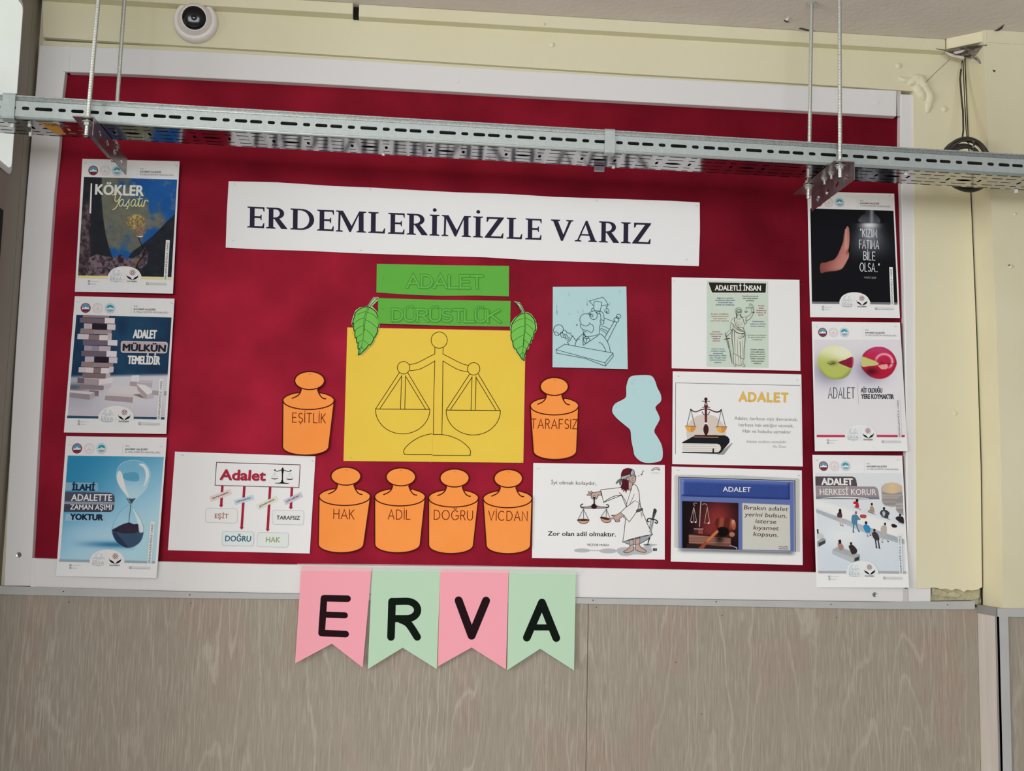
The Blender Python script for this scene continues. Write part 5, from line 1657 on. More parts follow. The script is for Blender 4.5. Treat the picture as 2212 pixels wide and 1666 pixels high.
out = [(225, 118), (365, 150), (430, 260), (480, 378), (570, 390), (650, 440), (745, 580), (765, 650), (775, 760), (755, 855), (720, 880), (700, 1000), (655, 1050), (640, 1140), (600, 1160), (575, 1270), (530, 1290), (505, 1430), (490, 1440), (475, 1560), (400, 1520),
       (350, 1440), (250, 1310), (195, 1170), (145, 990), (140, 850), (130, 760), (150, 650), (240, 520), (400, 405), (410, 370), (330, 240)]
blade = [(430, 410), (330, 470), (250, 550), (180, 660), (152, 780), (160, 880), (150, 950), (165, 1030), (198, 1105), (205, 1190), (240, 1260), (282, 1280), (300, 1340), (365, 1425), (410, 1500), (465, 1545), (478, 1410), (497, 1405), (525, 1270), (545, 1262), (590, 1150), (615, 1145), (650, 1000), (680, 1000),
         (715, 835), (745, 830), (740, 700), (722, 640), (738, 625), (690, 530), (610, 440), (540, 410), (480, 400)]
veins = [[(195, 660), (320, 575), (460, 535)], [(165, 880), (310, 770), (465, 715)], [(205, 1090), (320, 1000), (450, 930)], [(315, 1260), (440, 1190)], [(365, 1420), (435, 1355), (495, 1400)],
         [(510, 520), (600, 570), (685, 630)], [(515, 670), (610, 730), (688, 805)], [(500, 855), (640, 970)], [(470, 1045), (590, 1150)], [(460, 1200), (520, 1265)],
         [(450, 400), (480, 520), (480, 760), (460, 960), (445, 1200), (438, 1520)], [(480, 410), (505, 540), (500, 760), (475, 970), (455, 1180)]]
stem = [(270, 160), (355, 170), (420, 290), (475, 400), (440, 410), (390, 300)]
sR = leaf(RC, out, blade, veins, stem, [(1102, 650), (1160, 650), (1160, 780), (1102, 780)], (0.0115, 0.0085, 0.0115), 'cut-out green leaf hanging free at the right end of the strips')
sR.done()
s = Sheet('word_strip', [(816.5, 644), (1103, 650), (1102, 706), (817, 699)], (0.0085, 0.0145, 0.0090), GC, M['paper_grn'],
          'lower green paper strip with outlined word, just above the yellow sheet', 'paper strip', 'green word strips', staples=((475, 578, 20), (1815, 636, 10)),
          outline=[(816.5, 644), (950, 648), (1103, 650.3), (1102, 706), (1040, 705), (931, 703), (880, 701), (817, 699)])
slab(s, 'DÜRÜSTLÜK', [(568, 695), (700, 830), (832, 965), (968, 1095), (1090, 1215), (1215, 1345), (1335, 1455), (1450, 1580), (1580, 1725)], 712, 724, 140)
s.done()

# ------------------------------------------------------------------ yellow sheet with the balance
YC = (730, 700, 4.9156)
s = Sheet('yellow_sheet', [(750.3, 707.5), (1135.5, 715), (1130.5, 1000), (742, 996)], (0.0150, 0.0145, 0.0140), YC, M['paper_yel'],
          'large yellow sheet with an outlined pair of scales, centre of the board', 'paper sheet', staples=((160, 98, 60), (135, 1422), (1955, 1460)))
K, W5 = '3a2614', 6.8
L = 'balance_drawing'
s.line(L, ell(1075, 172, 86, 86, n=40), W5, K, True)
s.line(L, [(1030, 248), (1028, 320)], W5, K); s.line(L, [(1118, 248), (1115, 320)], W5, K)
s.line(L, [(1025, 321), (960, 352), (880, 395), (820, 420), (760, 432)], W5, K, sm=4)
s.line(L, [(1025, 396), (940, 445), (860, 482), (765, 497)], W5, K, sm=4)
s.line(L, [(1115, 320), (1190, 358), (1280, 405), (1340, 430), (1385, 440)], W5, K, sm=4)
s.line(L, [(1115, 392), (1200, 445), (1290, 490), (1380, 508)], W5, K, sm=4)
s.line(L, [(1028, 390), (1018, 780), (1014, 1172)], W5, K); s.line(L, [(1115, 392), (1110, 780), (1104, 1172)], W5, K)
s.line(L, ell(697, 465, 66, 66, n=34), W5, K, True); s.line(L, ell(1441, 477, 66, 66, n=34), W5, K, True)
for dx, dy, cx in ((0, 0, 690), (752, 12, 1441)):
    for p in (((650, 520), (402, 900)), ((672, 560), (448, 896)), ((676, 548), (664, 902)), ((718, 548), (710, 905)), ((718, 556), (930, 905)), ((742, 520), (974, 908)), ((672, 560), (676, 548))):
        s.line(L, [(p[0][0]+dx*.995, p[0][1]+dy), (p[1][0]+dx*.995, p[1][1]+dy)], W5, K)
    s.line(L, [(398+dx, 903+dy), (976+dx*.995, 908+dy)], W5+1, K)
    s.line(L, [(398+dx, 903+dy)] + [(x+dx*.997, y+dy) for x, y in ell(687, 906, 289, 262, 172, 8, 26)] + [(976+dx*.995, 910+dy)], W5, K)
s.line(L, [(1000, 1166), (940, 1178), (860, 1205), (780, 1255), (720, 1310), (698, 1350), (705, 1378), (735, 1387), (998, 1388)], W5, K, sm=4)
s.line(L, [(1010, 1174), (1100, 1175), (1200, 1195), (1300, 1240), (1380, 1305), (1408, 1355), (1400, 1388), (1370, 1397), (1005, 1395)], W5, K, sm=4)
s.line(L, [(1002, 1176), (1003, 1395), (985, 1475)], 2.0, 'c9b044')
s.done()

# ------------------------------------------------------------------ orange paper weights
WC = (590, 780, 3.3015)
def weight(label, word, hc, body, botl, botr, boty, tx, ys=(0.0120, 0.0030, 0.0110), word_h=66, wst=6.0):
    hx, hy = hc
    xl, xr, cy = body
    cx, rx, ry = (xl + xr) / 2, (xr - xl) / 2, 63
    sx = (xr - xl) / 369.0
    hr, hv = 108 * sx, 66
    nl, nr = hx - 62*sx, hx + 55*sx
    # outline
    pts = [p for p in ell(hx, hy, hr, hv, 125, 415, 30)]
    nR = [(nr + 2, hy + 68), (nr + 14*sx, hy + 90), (nr + 25*sx, cy - ry*0.88)]
    shR = ell(cx, cy, rx, ry, -62, 8, 10)
    bot = [(botr + 1, boty - 58)] + [((botl + botr)/2 + (botr - botl)/2*math.cos(t), boty - 58 + 58*math.sin(t)) for t in [math.radians(a) for a in range(8, 180, 12)]] + [(botl - 1, boty - 62)]
    shL = ell(cx, cy, rx, ry, 172, 240, 10)
    nL = [(nl - 12*sx, cy - ry*0.92), (nl - 6*sx, hy + 88), (nl, hy + 66)]
    out = pts + nR + shR + bot + shL + nL
    quad = [(xl, hy - 70), (xr, hy - 66), (xr, boty), (xl, boty)]
    Q = [(WC[0] + x/WC[2], WC[1] + y/WC[2]) for x, y in quad]
    s = Sheet('paper_weight', Q, ys, WC, M['paper_org'], label, 'paper cut-out', 'orange paper scale weights', outline=[(WC[0]+x/WC[2], WC[1]+y/WC[2]) for x, y in out], thick=0.001)
    D = '4a1208'
    s.line('outline_drawing', out, 8.5, D, True)
    s.line('outline_drawing', ell(hx, hy, hr - 2, hv - 2, 0, 360, 36), 8, D, True)
    s.line('outline_drawing', [(nl + 3, hy + 64), (nl - 8*sx, hy + 92), (nl - 30*sx, hy + 112), (nl - 62*sx, hy + 126)], 8, D, sm=4)
    s.line('outline_drawing', [(nr + 3, hy + 66), (nr + 12*sx, hy + 92), (nr + 30*sx, hy + 118), (nr + 46*sx, hy + 128), (nr + 60*sx, hy + 130)], 8, D, sm=4)
    s.line('outline_drawing', ell(cx, cy, rx - 3, ry, 180, 0, 22), 8, D)
    s.strokes(word, tx[0], tx[1], word_h, '6d2410', wst, up=(0.02, -1))
    add_staple(s, hx + 3, hy - 45, 30)
    s.done()
weight('orange paper weight at the left end of the upper pair, beside the yellow sheet', 'EŞİTLİK', (260, 140), (68, 437, 283), 68, 396, 672, ((138, 437), (372, 443)))
weight('orange paper weight right of the yellow sheet, above the cartoon sheet', 'TARAFSIZ', (2005, 182), (1832, 2180, 322), 1856, 2163, 703, ((1842, 480), (2166, 484)), ys=(0.0120, 0.0090, 0.0120))
weight('first orange paper weight of the lower row, beside the arrow diagram sheet', 'HAK', (519, 822), (326, 695, 968), 323, 645, 1368, ((432, 1124), (576, 1128)))
weight('second orange paper weight from the left of the lower row', 'ADİL', (911, 827), (722, 1086, 971), 726, 1048, 1368, ((820, 1128), (976, 1130)))
weight('third orange paper weight from the left of the lower row', 'DOĞRU', (1294, 835), (1106, 1466, 979), 1110, 1427, 1374, ((1148, 1130), (1422, 1136)), ys=(0.0120, 0.0085, 0.0120))
weight('last orange paper weight of the lower row, touching the cartoon sheet', 'VİCDAN', (1677, 838), (1496, 1848, 984), 1520, 1835, 1375, ((1536, 1136), (1812, 1140)), ys=(0.0120, 0.0095, 0.0120))

# ------------------------------------------------------------------ sheet with arrows
AC = (340, 960, 6.1444)
s = Sheet('diagram_sheet', [(378, 975.8), (681.5, 986), (669, 1196), (362.7, 1189)], (0.0150, 0.0120, 0.0140), AC, M['paper_white'],
          'white sheet with a boxed red heading and four red arrows, lower left of the board', 'paper sheet', 'landscape sheets on the board', staples=((335, 145, 20), (2062, 222, 40)))
R1, LT = 'a8283f', 'lettering'
D_ = 'diagram'
s.line(D_, [(785, 240), (1895, 273), (1878, 575), (765, 545)], 10, '6b4350', True)
s.text('Adalet', (830, 478), (1440, 492), 138, '8f8f94', 0.016, fat=6)
s.text('Adalet', (824, 470), (1436, 484), 138, 'a3263e', 0.016, fat=6)
BK = '101214'
s.line(D_, [(1665, 308), (1664, 330)], 9, BK)
s.line(D_, [(1662, 325), (1660, 350), (1660, 480)], 17, BK, taper=(1.4, .8))
s.poly(D_, [(1645, 335), (1680, 335), (1674, 378), (1650, 378)], BK)
s.line(D_, [(1655, 340), (1630, 346), (1600, 357), (1575, 355), (1558, 342)], 9, BK, sm=4)
s.line(D_, [(1668, 340), (1695, 348), (1725, 360), (1752, 360), (1772, 348)], 9, BK, sm=4)
s.poly(D_, ell(1560, 343, 11, 10, n=12), BK); s.poly(D_, ell(1770, 350, 11, 10, n=12), BK)
s.poly(D_, smooth_path([(1650, 470), (1668, 470), (1672, 500), (1700, 512), (1738, 516), (1738, 524), (1566, 520), (1568, 513), (1610, 512), (1640, 500)], True, 2), BK)
for cx, cy in ((1557, 450), (1757, 456)):
    for dx in (-45, 0, 45): s.line(D_, [(cx, cy - 75), (cx + dx, cy)], 1.8, '8e9294')
    s.poly(D_, [(cx - 47, cy)] + ell(cx, cy, 47, 16, 180, 0, 10) + [(cx, cy + 5)], BK)
for (x0, y0), (x1, y1) in (((863, 547), (845, 840)), ((1155, 553), (1117, 1135)), ((1497, 565), (1462, 1158)), ((1786, 573), (1770, 866))):
    d = Vector((x1-x0, y1-y0)).normalized(); n = Vector((-d.y, d.x))
    e = Vector((x1, y1)) - d * 34
    P0 = Vector((x0, y0))
    s.poly(D_, [tuple(P0+n*17), tuple(e+n*17), tuple(e+n*30), (x1, y1), tuple(e-n*30), tuple(e-n*17), tuple(P0-n*17)], '99233a')
def tagbox(x, y, hw, hh, ang, colr, word, c_):
    a = math.radians(ang); ux, uy = math.cos(a), -math.sin(a); vx, vy = math.sin(a), math.cos(a)
    q = [(x - ux*hw - vx*hh, y - uy*hw - vy*hh), (x + ux*hw - vx*hh, y + uy*hw - vy*hh), (x + ux*hw + vx*hh, y + uy*hw + vy*hh), (x - ux*hw + vx*hh, y - uy*hw + vy*hh)]
    s.poly(D_, q, colr); s.line(D_, q, 2, 'b3aeb0', True)
    k = hw * 0.82
    s.text(word, (x - ux*k + vx*9, y - uy*k + vy*9), (x + ux*k + vx*9, y + uy*k + vy*9), 28, '30303a', 0.005, up=(-vx, -vy), fat=1)
tagbox(839, 680, 145, 34, 21, 'd6c5c0', 'davranmaktır.', '')
tagbox(1150, 738, 132, 31, 17, 'b9cbdb', 'olmaktır.', '')
tagbox(1460, 777, 145, 32, 26, 'd2d3c2', 'gözetmektir.', '')
tagbox(1803, 720, 126, 34, 26, 'bcbac8', 'olmaktır.', '')
def rbox(x0, y0, x1, y1, lean, word, wa, wb_, h, colr, fill, edge='9aa0a4'):
    r = 32
    q = ell(x1-r, y0+r+6, r, r, -90, 0, 5) + ell(x1-r-lean, y1-r+6, r, r, 0, 90, 5) + ell(x0+r-lean, y1-r, r, r, 90, 180, 5) + ell(x0+r, y0+r, r, r, 180, 270, 5)
    s.poly(D_, q, fill)
    s.line(D_, q, 3.6, edge, True)
    s.text(word, wa, wb_, h, colr, 0.012, fat=1.8)
rbox(640, 850, 1062, 1040, 0, 'EŞİT', (760, 982), (942, 986), 62, '97645c', 'd9dcdc')
rbox(1530, 874, 1945, 1064, 4, 'TARAFSIZ', (1580, 998), (1892, 1004), 52, '363a48', 'd8dde0')
rbox(862, 1157, 1282, 1345, 4, 'DOĞRU', (898, 1288), (1242, 1293), 76, '2a5470', 'cfe0ea')
rbox(1330, 1171, 1742, 1360, 6, 'HAK', (1438, 1300), (1630, 1304), 70, '8c9c6c', 'd2ddd6')
s.done()

# ------------------------------------------------------------------ blue cut-outs
JC = (1180, 590, 7.575)
s = Sheet('cartoon_sheet', [(1194.2, 619.8), (1353, 619), (1356, 797.5), (1193.5, 793.5)], (0.0150, 0.0110, 0.0125), JC, M['paper_blue'],
          'light blue square sheet with a line drawing of a moustached judge', 'paper sheet', staples=((183, 318, 80), (1200, 305, 60)))
K, W6 = '1a3236', 8.0
L = 'line_drawing'
for x, y, h_ in ((172, 590, 200), (668, 480, 150), (520, 640, 60), (372, 350, 70), (500, 850, 60), (1040, 500, 60), (600, 620, 70), (375, 670, 50)):
    s.poly(L, [(x-5, y-h_/2), (x+4, y-h_/3), (x+7, y+h_/3), (x, y+h_/2), (x-7, y+h_/4)], '8fb0b4')
s.poly(L, [(170, 620), (182, 620), (178, 690)], '54787c'); s.poly(L, [(660, 510), (676, 500), (670, 550)], '5c8084'); s.poly(L, [(485, 840), (515, 836), (512, 862), (490, 860)], '5c8084')
def D(pts, sm=3, closed=False, w_=W6): s.line(L, pts, w_, K, closed, sm)
D([(700, 460), (925, 395), (975, 450), (1012, 520), (905, 532)], 0); D([(700, 460), (745, 505), (775, 540)], 0)
D([(785, 468), (835, 463), (905, 480), (900, 530), (885, 615), (850, 622), (790, 608), (775, 570), (785, 468)], 0)
D([(1012, 520), (1000, 545), (980, 555), (992, 580), (965, 595), (955, 630), (975, 640), (990, 660), (1025, 660), (1025, 625), (1010, 590), (990, 578)], 2)
D([(985, 660), (990, 620), (1000, 650)], 2)
D([(775, 575), (745, 585), (740, 610), (765, 625), (790, 612)]); D([(765, 625), (720, 640), (680, 675)]); D([(790, 625), (830, 640), (870, 622)], 2)
D([(815, 645), (835, 670), (870, 660), (880, 630)], 2)
D([(688, 672), (640, 665), (580, 690), (550, 750), (560, 815), (600, 855), (660, 865), (710, 835), (712, 820), (700, 815)], 4)
D([(700, 668), (712, 710), (740, 750), (785, 762), (820, 740), (835, 690), (825, 645)], 4); D(ell(745, 695, 20, 22, n=16), 0, True); D([(700, 668), (730, 670), (712, 685)], 2)
D([(570, 835), (555, 860), (575, 905), (620, 930), (680, 945), (740, 975), (770, 930), (768, 870), (740, 840), (712, 835)], 4)
D([(600, 930), (608, 975), (640, 1040), (760, 1030), (885, 998)], 3); D([(625, 945), (645, 965), (665, 965)], 2)
D([(870, 625), (920, 645), (942, 700), (945, 770), (938, 830), (905, 838), (882, 800), (885, 770), (915, 768), (935, 785)], 3); D([(870, 668), (890, 680), (893, 770)], 2); s.poly(L, ell(905, 802, 7, 8, n=8), K)
D([(885, 835), (868, 900), (870, 990)], 2)
D([(950, 738), (1100, 795)], 0); D([(890, 865), (960, 880), (1035, 925)], 2); D([(885, 905), (950, 925), (1010, 965)], 2); D([(880, 925), (940, 955), (990, 1000)], 2)
D([(1118, 780), (1030, 930), (960, 1050)], 0); D([(1160, 805), (1090, 940), (1000, 1120)], 0)
D([(1110, 745), (1140, 730), (1180, 755), (1185, 785), (1150, 805), (1110, 785), (1108, 750)], 3); D([(1150, 730), (1160, 710), (1190, 745)], 2); D(ell(1183, 708, 36, 34, n=22), 0, True)
D([(620, 975), (560, 1030), (500, 1090), (470, 1190)], 3); D([(885, 995), (940, 1040), (1000, 1130), (1030, 1200), (1050, 1300)], 3)
D([(612, 985), (598, 1080), (605, 1182), (720, 1110), (850, 1020)], 0); D([(640, 1045), (690, 1050), (712, 1110)], 2); D([(640, 1045), (612, 1060), (618, 1130), (650, 1150), (700, 1120)], 2); D([(660, 1070), (650, 1140)], 0); D([(625, 1060), (650, 1075), (690, 1065)], 2); D([(612, 985), (650, 1040)], 0)
D([(860, 1140), (900, 1150), (950, 1220), (975, 1285)], 3)
D([(545, 1075), (485, 1108), (430, 1030), (415, 1050), (385, 1110), (345, 1138), (372, 1180)], 0); D([(435, 1030), (410, 1025), (395, 985), (340, 980), (315, 940), (280, 940), (265, 970), (280, 1000), (330, 1010), (350, 1050), (375, 1050), (370, 1080), (350, 1110)], 3)
D([(255, 965), (230, 980), (240, 1030), (265, 1060), (300, 1050), (320, 1080), (350, 1070)], 3); D([(270, 1010), (290, 1050)], 0); D([(300, 1015), (325, 1060)], 0)
D([(195, 845), (145, 870), (118, 930), (135, 1000), (180, 1025), (215, 1005), (265, 965), (275, 905), (250, 860), (195, 845)], 4); D([(135, 975), (160, 962), (190, 985), (205, 1010)], 3)
D([(300, 1165), (160, 1255), (960, 1470), (1090, 1310), (300, 1165)], 0); D([(160, 1255), (165, 1310), (640, 1400), (965, 1525), (960, 1470)], 0); D([(965, 1525), (1095, 1365), (1090, 1310)], 0)
s.done()
PC = (1160, 600, 3.968)
po = smooth_path([(800, 850), (850, 838), (970, 838), (1010, 880), (1030, 940), (1060, 1000), (1062, 1060), (1015, 1110), (1040, 1170), (1050, 1220), (1005, 1310), (1035, 1370), (1070, 1440), (1078, 1520), (1060, 1570), (980, 1588), (900, 1580), (840, 1530), (825, 1470), (808, 1390), (800, 1310), (760, 1270), (700, 1220), (655, 1170), (645, 1130), (670, 1080), (745, 1040), (765, 1010), (765, 940), (780, 880)], True, 3)
s = Sheet('blue_cutout', [(1322, 811), (1432, 811), (1432, 1001), (1322, 1001)], (0.0150, 0.0110, 0.0130), PC, M['paper_blue'],
          'light blue paper cut-out with a wavy rounded outline, above the cartoon sheet', 'paper cut-out', outline=[(PC[0]+x/PC[2], PC[1]+y/PC[2]) for x, y in po])
for x, y, w_, h_ in ((815, 905, 10, 30), (830, 880, 8, 26), (903, 872, 16, 8), (970, 890, 10, 14), (830, 1000, 14, 8), (672, 1102, 4, 12), (682, 1104, 4, 12)):
    s.poly('smudge', [(x-w_/2, y-h_/2), (x+w_/3, y-h_/3), (x+w_/2, y+h_/2), (x-w_/3, y+h_/3)], '9dbabc')
s.done()

# ------------------------------------------------------------------ landscape sheets on the right
s = Sheet('cartoon_sheet', [(1152, 1000.3), (1436, 1004.7), (1436, 1209.3), (1149.2, 1206)], (0.0135, 0.0145, 0.0130), (1130, 990, 6.9125), M['paper_white'],
          'white sheet with a cartoon woman in a robe and blindfold holding scales', 'paper sheet', 'landscape sheets on the board', staples=((225, 158),))
s.text('İyi olmak kolaydır,', (415, 388), (1092, 402), 52, '707276', 0.0, fat=1.2)
s.text('Zor olan adil olmaktır.', (368, 1158), (1384, 1170), 66, '1a1b1e', 0.004, fat=1.8)
s.text('VICTOR HUGO', (952, 1310), (1278, 1314), 34, '4a4b50', 0.004, fat=0.8)
L = 'cartoon'
for q in (ell(880, 1379, 122, 30, n=24), ell(1270, 1386, 135, 36, n=24), [(990, 1372), (1150, 1374), (1150, 1388), (990, 1386)]): s.poly(L, q, 'a9acb0')
s.text('PLATFORMU', (1914, 228), (2036, 230), 14, '8f9194')
s.line(L, [(1915, 182), (1950, 150), (1995, 142), (2038, 150)], 8, '55535a', sm=3); s.line(L, [(1925, 186), (1965, 168), (2000, 162), (2036, 178)], 12, '5a5355', sm=3, taper=(.5, 1.3))
s.poly(L, [(1940, 1346), (2000, 1348), (1998, 1386), (1940, 1384)], '1c1c20'); s.line(L, [(1950, 1358), (1995, 1360)], 3, 'b9babc'); s.line(L, [(1965, 1372), (1998, 1373)], 3, 'b9babc')
s.crop = (1290, 990, 7.247)
K = '141416'; SK = 'b39a90'; WH = 'd9dad8'; W7 = 8.5
def FP(pts, c, w_=W7, sm=2, edge=K):
    q = smooth_path(pts, True, sm) if sm else pts
    s.poly(L, q, c)
    if edge: s.line(L, q, w_, edge, True)
FP([(300, 1440), (360, 1400), (470, 1395), (700, 1390), (850, 1410), (855, 1470), (760, 1512), (660, 1510), (560, 1510), (450, 1535), (350, 1510)], 'a9acb0', edge=None)
FP([(720, 1355), (790, 1335), (950, 1355), (860, 1375), (840, 1400), (760, 1395)], 'a9acb0', edge=None)
s.poly(L, ell(780, 1358, 52, 8, n=14), '26272a')
# legs
FP([(498, 1270), (565, 1270), (562, 1400), (570, 1440), (470, 1485), (410, 1465), (470, 1430), (515, 1370)], SK)
FP([(605, 1250), (668, 1240), (662, 1360), (700, 1410), (768, 1450), (735, 1478), (600, 1435), (600, 1340)], SK)
# robe hem and lining
FP([(400, 1310), (860, 1195), (800, 1265), (690, 1330), (600, 1350), (480, 1345)], '949aa2', sm=1)
FP([(498, 1285), (562, 1275), (560, 1350), (510, 1370)], SK, w_=6, sm=1); FP([(605, 1270), (670, 1250), (664, 1340), (602, 1350)], SK, w_=6, sm=1)
# sword behind
FP([(838, 960), (885, 970), (845, 1160), (820, 1100)], 'aeb0b2', w_=7, sm=0)
s.line(L, [(818, 1250), (790, 1350)], 18, '1c1c1e', taper=(1.2, .6))
s.line(L, [(868, 975), (835, 1130)], 5, K)
FP([(885, 800), (905, 790), (932, 820), (885, 945), (862, 938)], '37353a', w_=6, sm=0)
s.line(L, [(890, 890), (905, 870)], 7, '8b8a8c'); s.line(L, [(880, 925), (895, 905)], 6, '8b8a8c')
s.line(L, [(812, 995), (785, 990), (790, 955), (820, 942), (870, 955), (920, 970), (945, 1000), (930, 1020), (905, 1005)], 17, '232226', sm=3)
# robe body
FP([(575, 402), (620, 440), (655, 530), (662, 660), (680, 760), (715, 860), (790, 1040), (865, 1195), (700, 1222), (500, 1275), (400, 1315), (425, 1140), (440, 975), (455, 760), (380, 580), (100, 693), (55, 495), (370, 460), (500, 480)], WH, sm=0)
s.line(L, [(345, 540), (385, 580), (430, 650), (460, 715), (458, 765)], 9, K, sm=3)
s.line(L, [(103, 690), (200, 625), (290, 590), (380, 578)], 10, K, sm=3)
s.line(L, [(540, 470), (510, 560), (462, 715)], 7, K, sm=2); s.line(L, [(580, 565), (545, 650), (505, 725)], 7, K, sm=2)
s.line(L, [(660, 650), (645, 760), (610, 850)], 7, K, sm=2); s.line(L, [(655, 690), (672, 780)], 6, K)
# lower sleeve and hand
FP([(590, 660), (510, 730), (450, 770), (365, 850), (440, 925), (503, 998), (590, 880), (640, 790), (655, 700)], WH, sm=0)
s.line(L, [(590, 660), (640, 640)], 12, WH); s.line(L, [(655, 690), (600, 655)], 14, WH)
FP([(370, 862), (430, 905), (500, 995), (410, 925)], '9da3aa', w_=6, sm=0)
FP([(365, 850), (425, 900), (390, 915), (345, 955), (355, 985), (325, 1000), (290, 1000), (262, 945), (205, 965), (190, 950), (250, 925), (270, 905), (225, 905), (222, 895), (300, 890)], SK, w_=7, sm=0)
s.line(L, [(275, 955), (295, 995)], 4, K); s.line(L, [(300, 955), (320, 992)], 4, K); s.line(L, [(320, 955), (345, 985)], 4, K)
FP([(610, 815), (700, 780), (715, 800), (708, 820), (615, 850)], '5d5054', w_=6, sm=1)
for p in ([(690, 850), (712, 915)], [(678, 850), (695, 932)], [(700, 845), (690, 900)]): s.line(L, p, 4, K)
s.line(L, [(812, 1140), (850, 1190), (862, 1196)], 7, K)
# head
FP([(500, 340), (545, 375), (560, 400), (515, 510), (490, 470), (490, 380)], SK, w_=7, sm=1)
FP([(470, 290), (560, 235), (590, 262), (605, 290), (600, 345), (580, 382), (545, 385), (500, 350), (465, 330)], SK, w_=7, sm=2)
s.poly(L, [(390, 330), (480, 330), (492, 380), (490, 470), (492, 515), (470, 490), (450, 555), (435, 500), (405, 535), (410, 485), (380, 505), (378, 470), (362, 460), (385, 400)], '4c1520')
s.poly(L, smooth_path([(375, 290), (378, 235), (410, 180), (480, 158), (540, 168), (560, 200), (520, 250), (430, 280)], True, 3), '5a1a26')
s.line(L, [(375, 290), (378, 235), (410, 180), (480, 158), (540, 172)], 6, K, sm=3)
FP([(375, 290), (450, 270), (510, 245), (522, 200), (548, 178), (575, 200), (580, 240), (545, 275), (470, 300), (385, 340)], '9aa0a8', w_=8, sm=2)
s.line(L, [(540, 182), (515, 230), (525, 270)], 14, K, sm=2)
FP([(455, 320), (465, 298), (490, 310), (500, 345), (470, 345)], SK, w_=6, sm=2)
s.line(L, [(560, 300), (545, 320), (545, 345), (565, 350)], 5, K, sm=3); s.line(L, [(572, 275), (600, 290)], 9, K); s.line(L, [(522, 372), (545, 385)], 5, K)
FP([(375, 325), (330, 340), (295, 385), (300, 400), (340, 370), (378, 340)], '77797c', w_=6, sm=2)
FP([(378, 335), (355, 365), (348, 400), (360, 425), (375, 380)], '77797c', w_=6, sm=2)
s.line(L, [(637, 282), (658, 272)], 5, K); s.poly(L, ell(690, 258, 12, 9, n=12), K); s.line(L, [(700, 255), (712, 200), (735, 200)], 7, K)
# scales of the cartoon
s.crop = (1240, 1050, 18.433)
FP([(1060, 205), (850, 260), (730, 270), (690, 320), (675, 390), (690, 480), (760, 530), (880, 520), (940, 440), (960, 360), (1085, 375)], SK, w_=20, sm=1)
s.poly(L, ell(805, 430, 52, 50, n=18), 'd9d4d0'); s.line(L, ell(805, 430, 52, 50, 150, 400, 18), 18, K)
for q in ([(690, 330), (560, 320), (500, 355), (560, 390), (680, 385)], [(700, 310), (590, 215), (560, 225), (580, 280), (650, 330)], [(740, 270), (680, 200), (665, 205), (690, 260)]): FP(q, SK, w_=14, sm=1)
s.poly(L, ell(800, 470, 45, 50, n=14), '2b1718')
s.line(L, [(800, 480), (800, 760)], 55, '24191a'); s.line(L, [(797, 520), (797, 700)], 9, '8b7c7a')
FP([(340, 840), (560, 830), (700, 790), (900, 790), (1040, 830), (1290, 840), (1280, 880), (900, 890), (600, 890), (350, 885)], 'a08c84', w_=20, sm=0)
FP([(690, 830), (720, 760), (790, 710), (860, 760), (900, 830), (850, 895), (740, 895)], '2c1417', w_=22, sm=2)
s.line(L, [(340, 720), (280, 750), (260, 810), (290, 860), (360, 865)], 38, K, sm=3); s.line(L, [(310, 735), (280, 790), (305, 840), (350, 860)], 9, '9c8f8a', sm=3)
s.line(L, [(1290, 740), (1350, 760), (1370, 810), (1340, 860), (1290, 860)], 38, K, sm=3); s.line(L, [(1330, 760), (1350, 800), (1330, 850)], 9, '9c8f8a', sm=3)
for (ax, ay), ends in (((368, 920), ((160, 1330), (380, 1330), (570, 1330))), ((1285, 920), ((1060, 1240), (1270, 1270), (1430, 1300)))):
    for e_ in ends: s.line(L, [(ax, ay), e_], 17, '2a2a2c')
FP([(125, 1355), (600, 1355), (540, 1450), (460, 1495), (370, 1510), (270, 1490), (190, 1440)], 'bd9478', w_=20, sm=1)
s.poly(L, ell(362, 1360, 225, 38, n=22), '4c2321'); s.line(L, ell(362, 1355, 230, 36, n=22), 15, K, True)
FP([(1050, 1260), (1440, 1340), (1460, 1390), (1400, 1450), (1290, 1470), (1180, 1440), (1090, 1370)], 'bd9478', w_=20, sm=1)
s.poly(L, ell(1245, 1298, 195, 40, n=22, rot=12), '4c2321'); s.line(L, ell(1245, 1295, 198, 40, n=22, rot=12), 15, K, True)
s.poly(L, [(1380, 1350), (1560, 1240), (1590, 1290), (1420, 1365)], SK)
s.done()

s = Sheet('saying_sheet', [(1451, 1008), (1732, 1016.5), (1734, 1221), (1449, 1213.5)], (0.0150, 0.0145, 0.0130), (1430, 1000, 6.9125), M['paper_white'],
          'white sheet with a blue framed slide of a wooden gavel and scales', 'paper sheet', 'landscape sheets on the board', staples=((240, 112), (2042, 190)))
def pb(U, V, X, Y):
    C = const(X, 'dcdfde')
    sh = np.exp(-((Y - (1290 + 0.03*(X-200)))/40)**2) * sst(Y, 1262+0, 1300) * sst(X, 190, 330) * (1 - sst(X, 1900, 2040))
    C = paint(C, sh, '6d7070', 0.9)
    fr = inpoly(X, Y, ell(205, 205, 22, 22, 180, 270, 4) + [(1160, 190), (2035, 232), (2056, 250), (2060, 1335), (1990, 1330), (250, 1280), (178, 1262)])
    C = paint(C, fr, mixc('bfc0bb', 'b2b4b0', sst(X, 180, 240)))
    return C
s.raster('picture', [(165, 160), (2075, 205), (2085, 1400), (150, 1375)], pb, 1.6)
q = lambda *p: list(p)
s.poly('picture', q((246, 210), (1990, 264), (1995, 1328), (250, 1278)), '17181c')
s.poly('picture', q((256, 220), (1978, 274), (1984, 1328), (258, 1278)), '8d93b4')
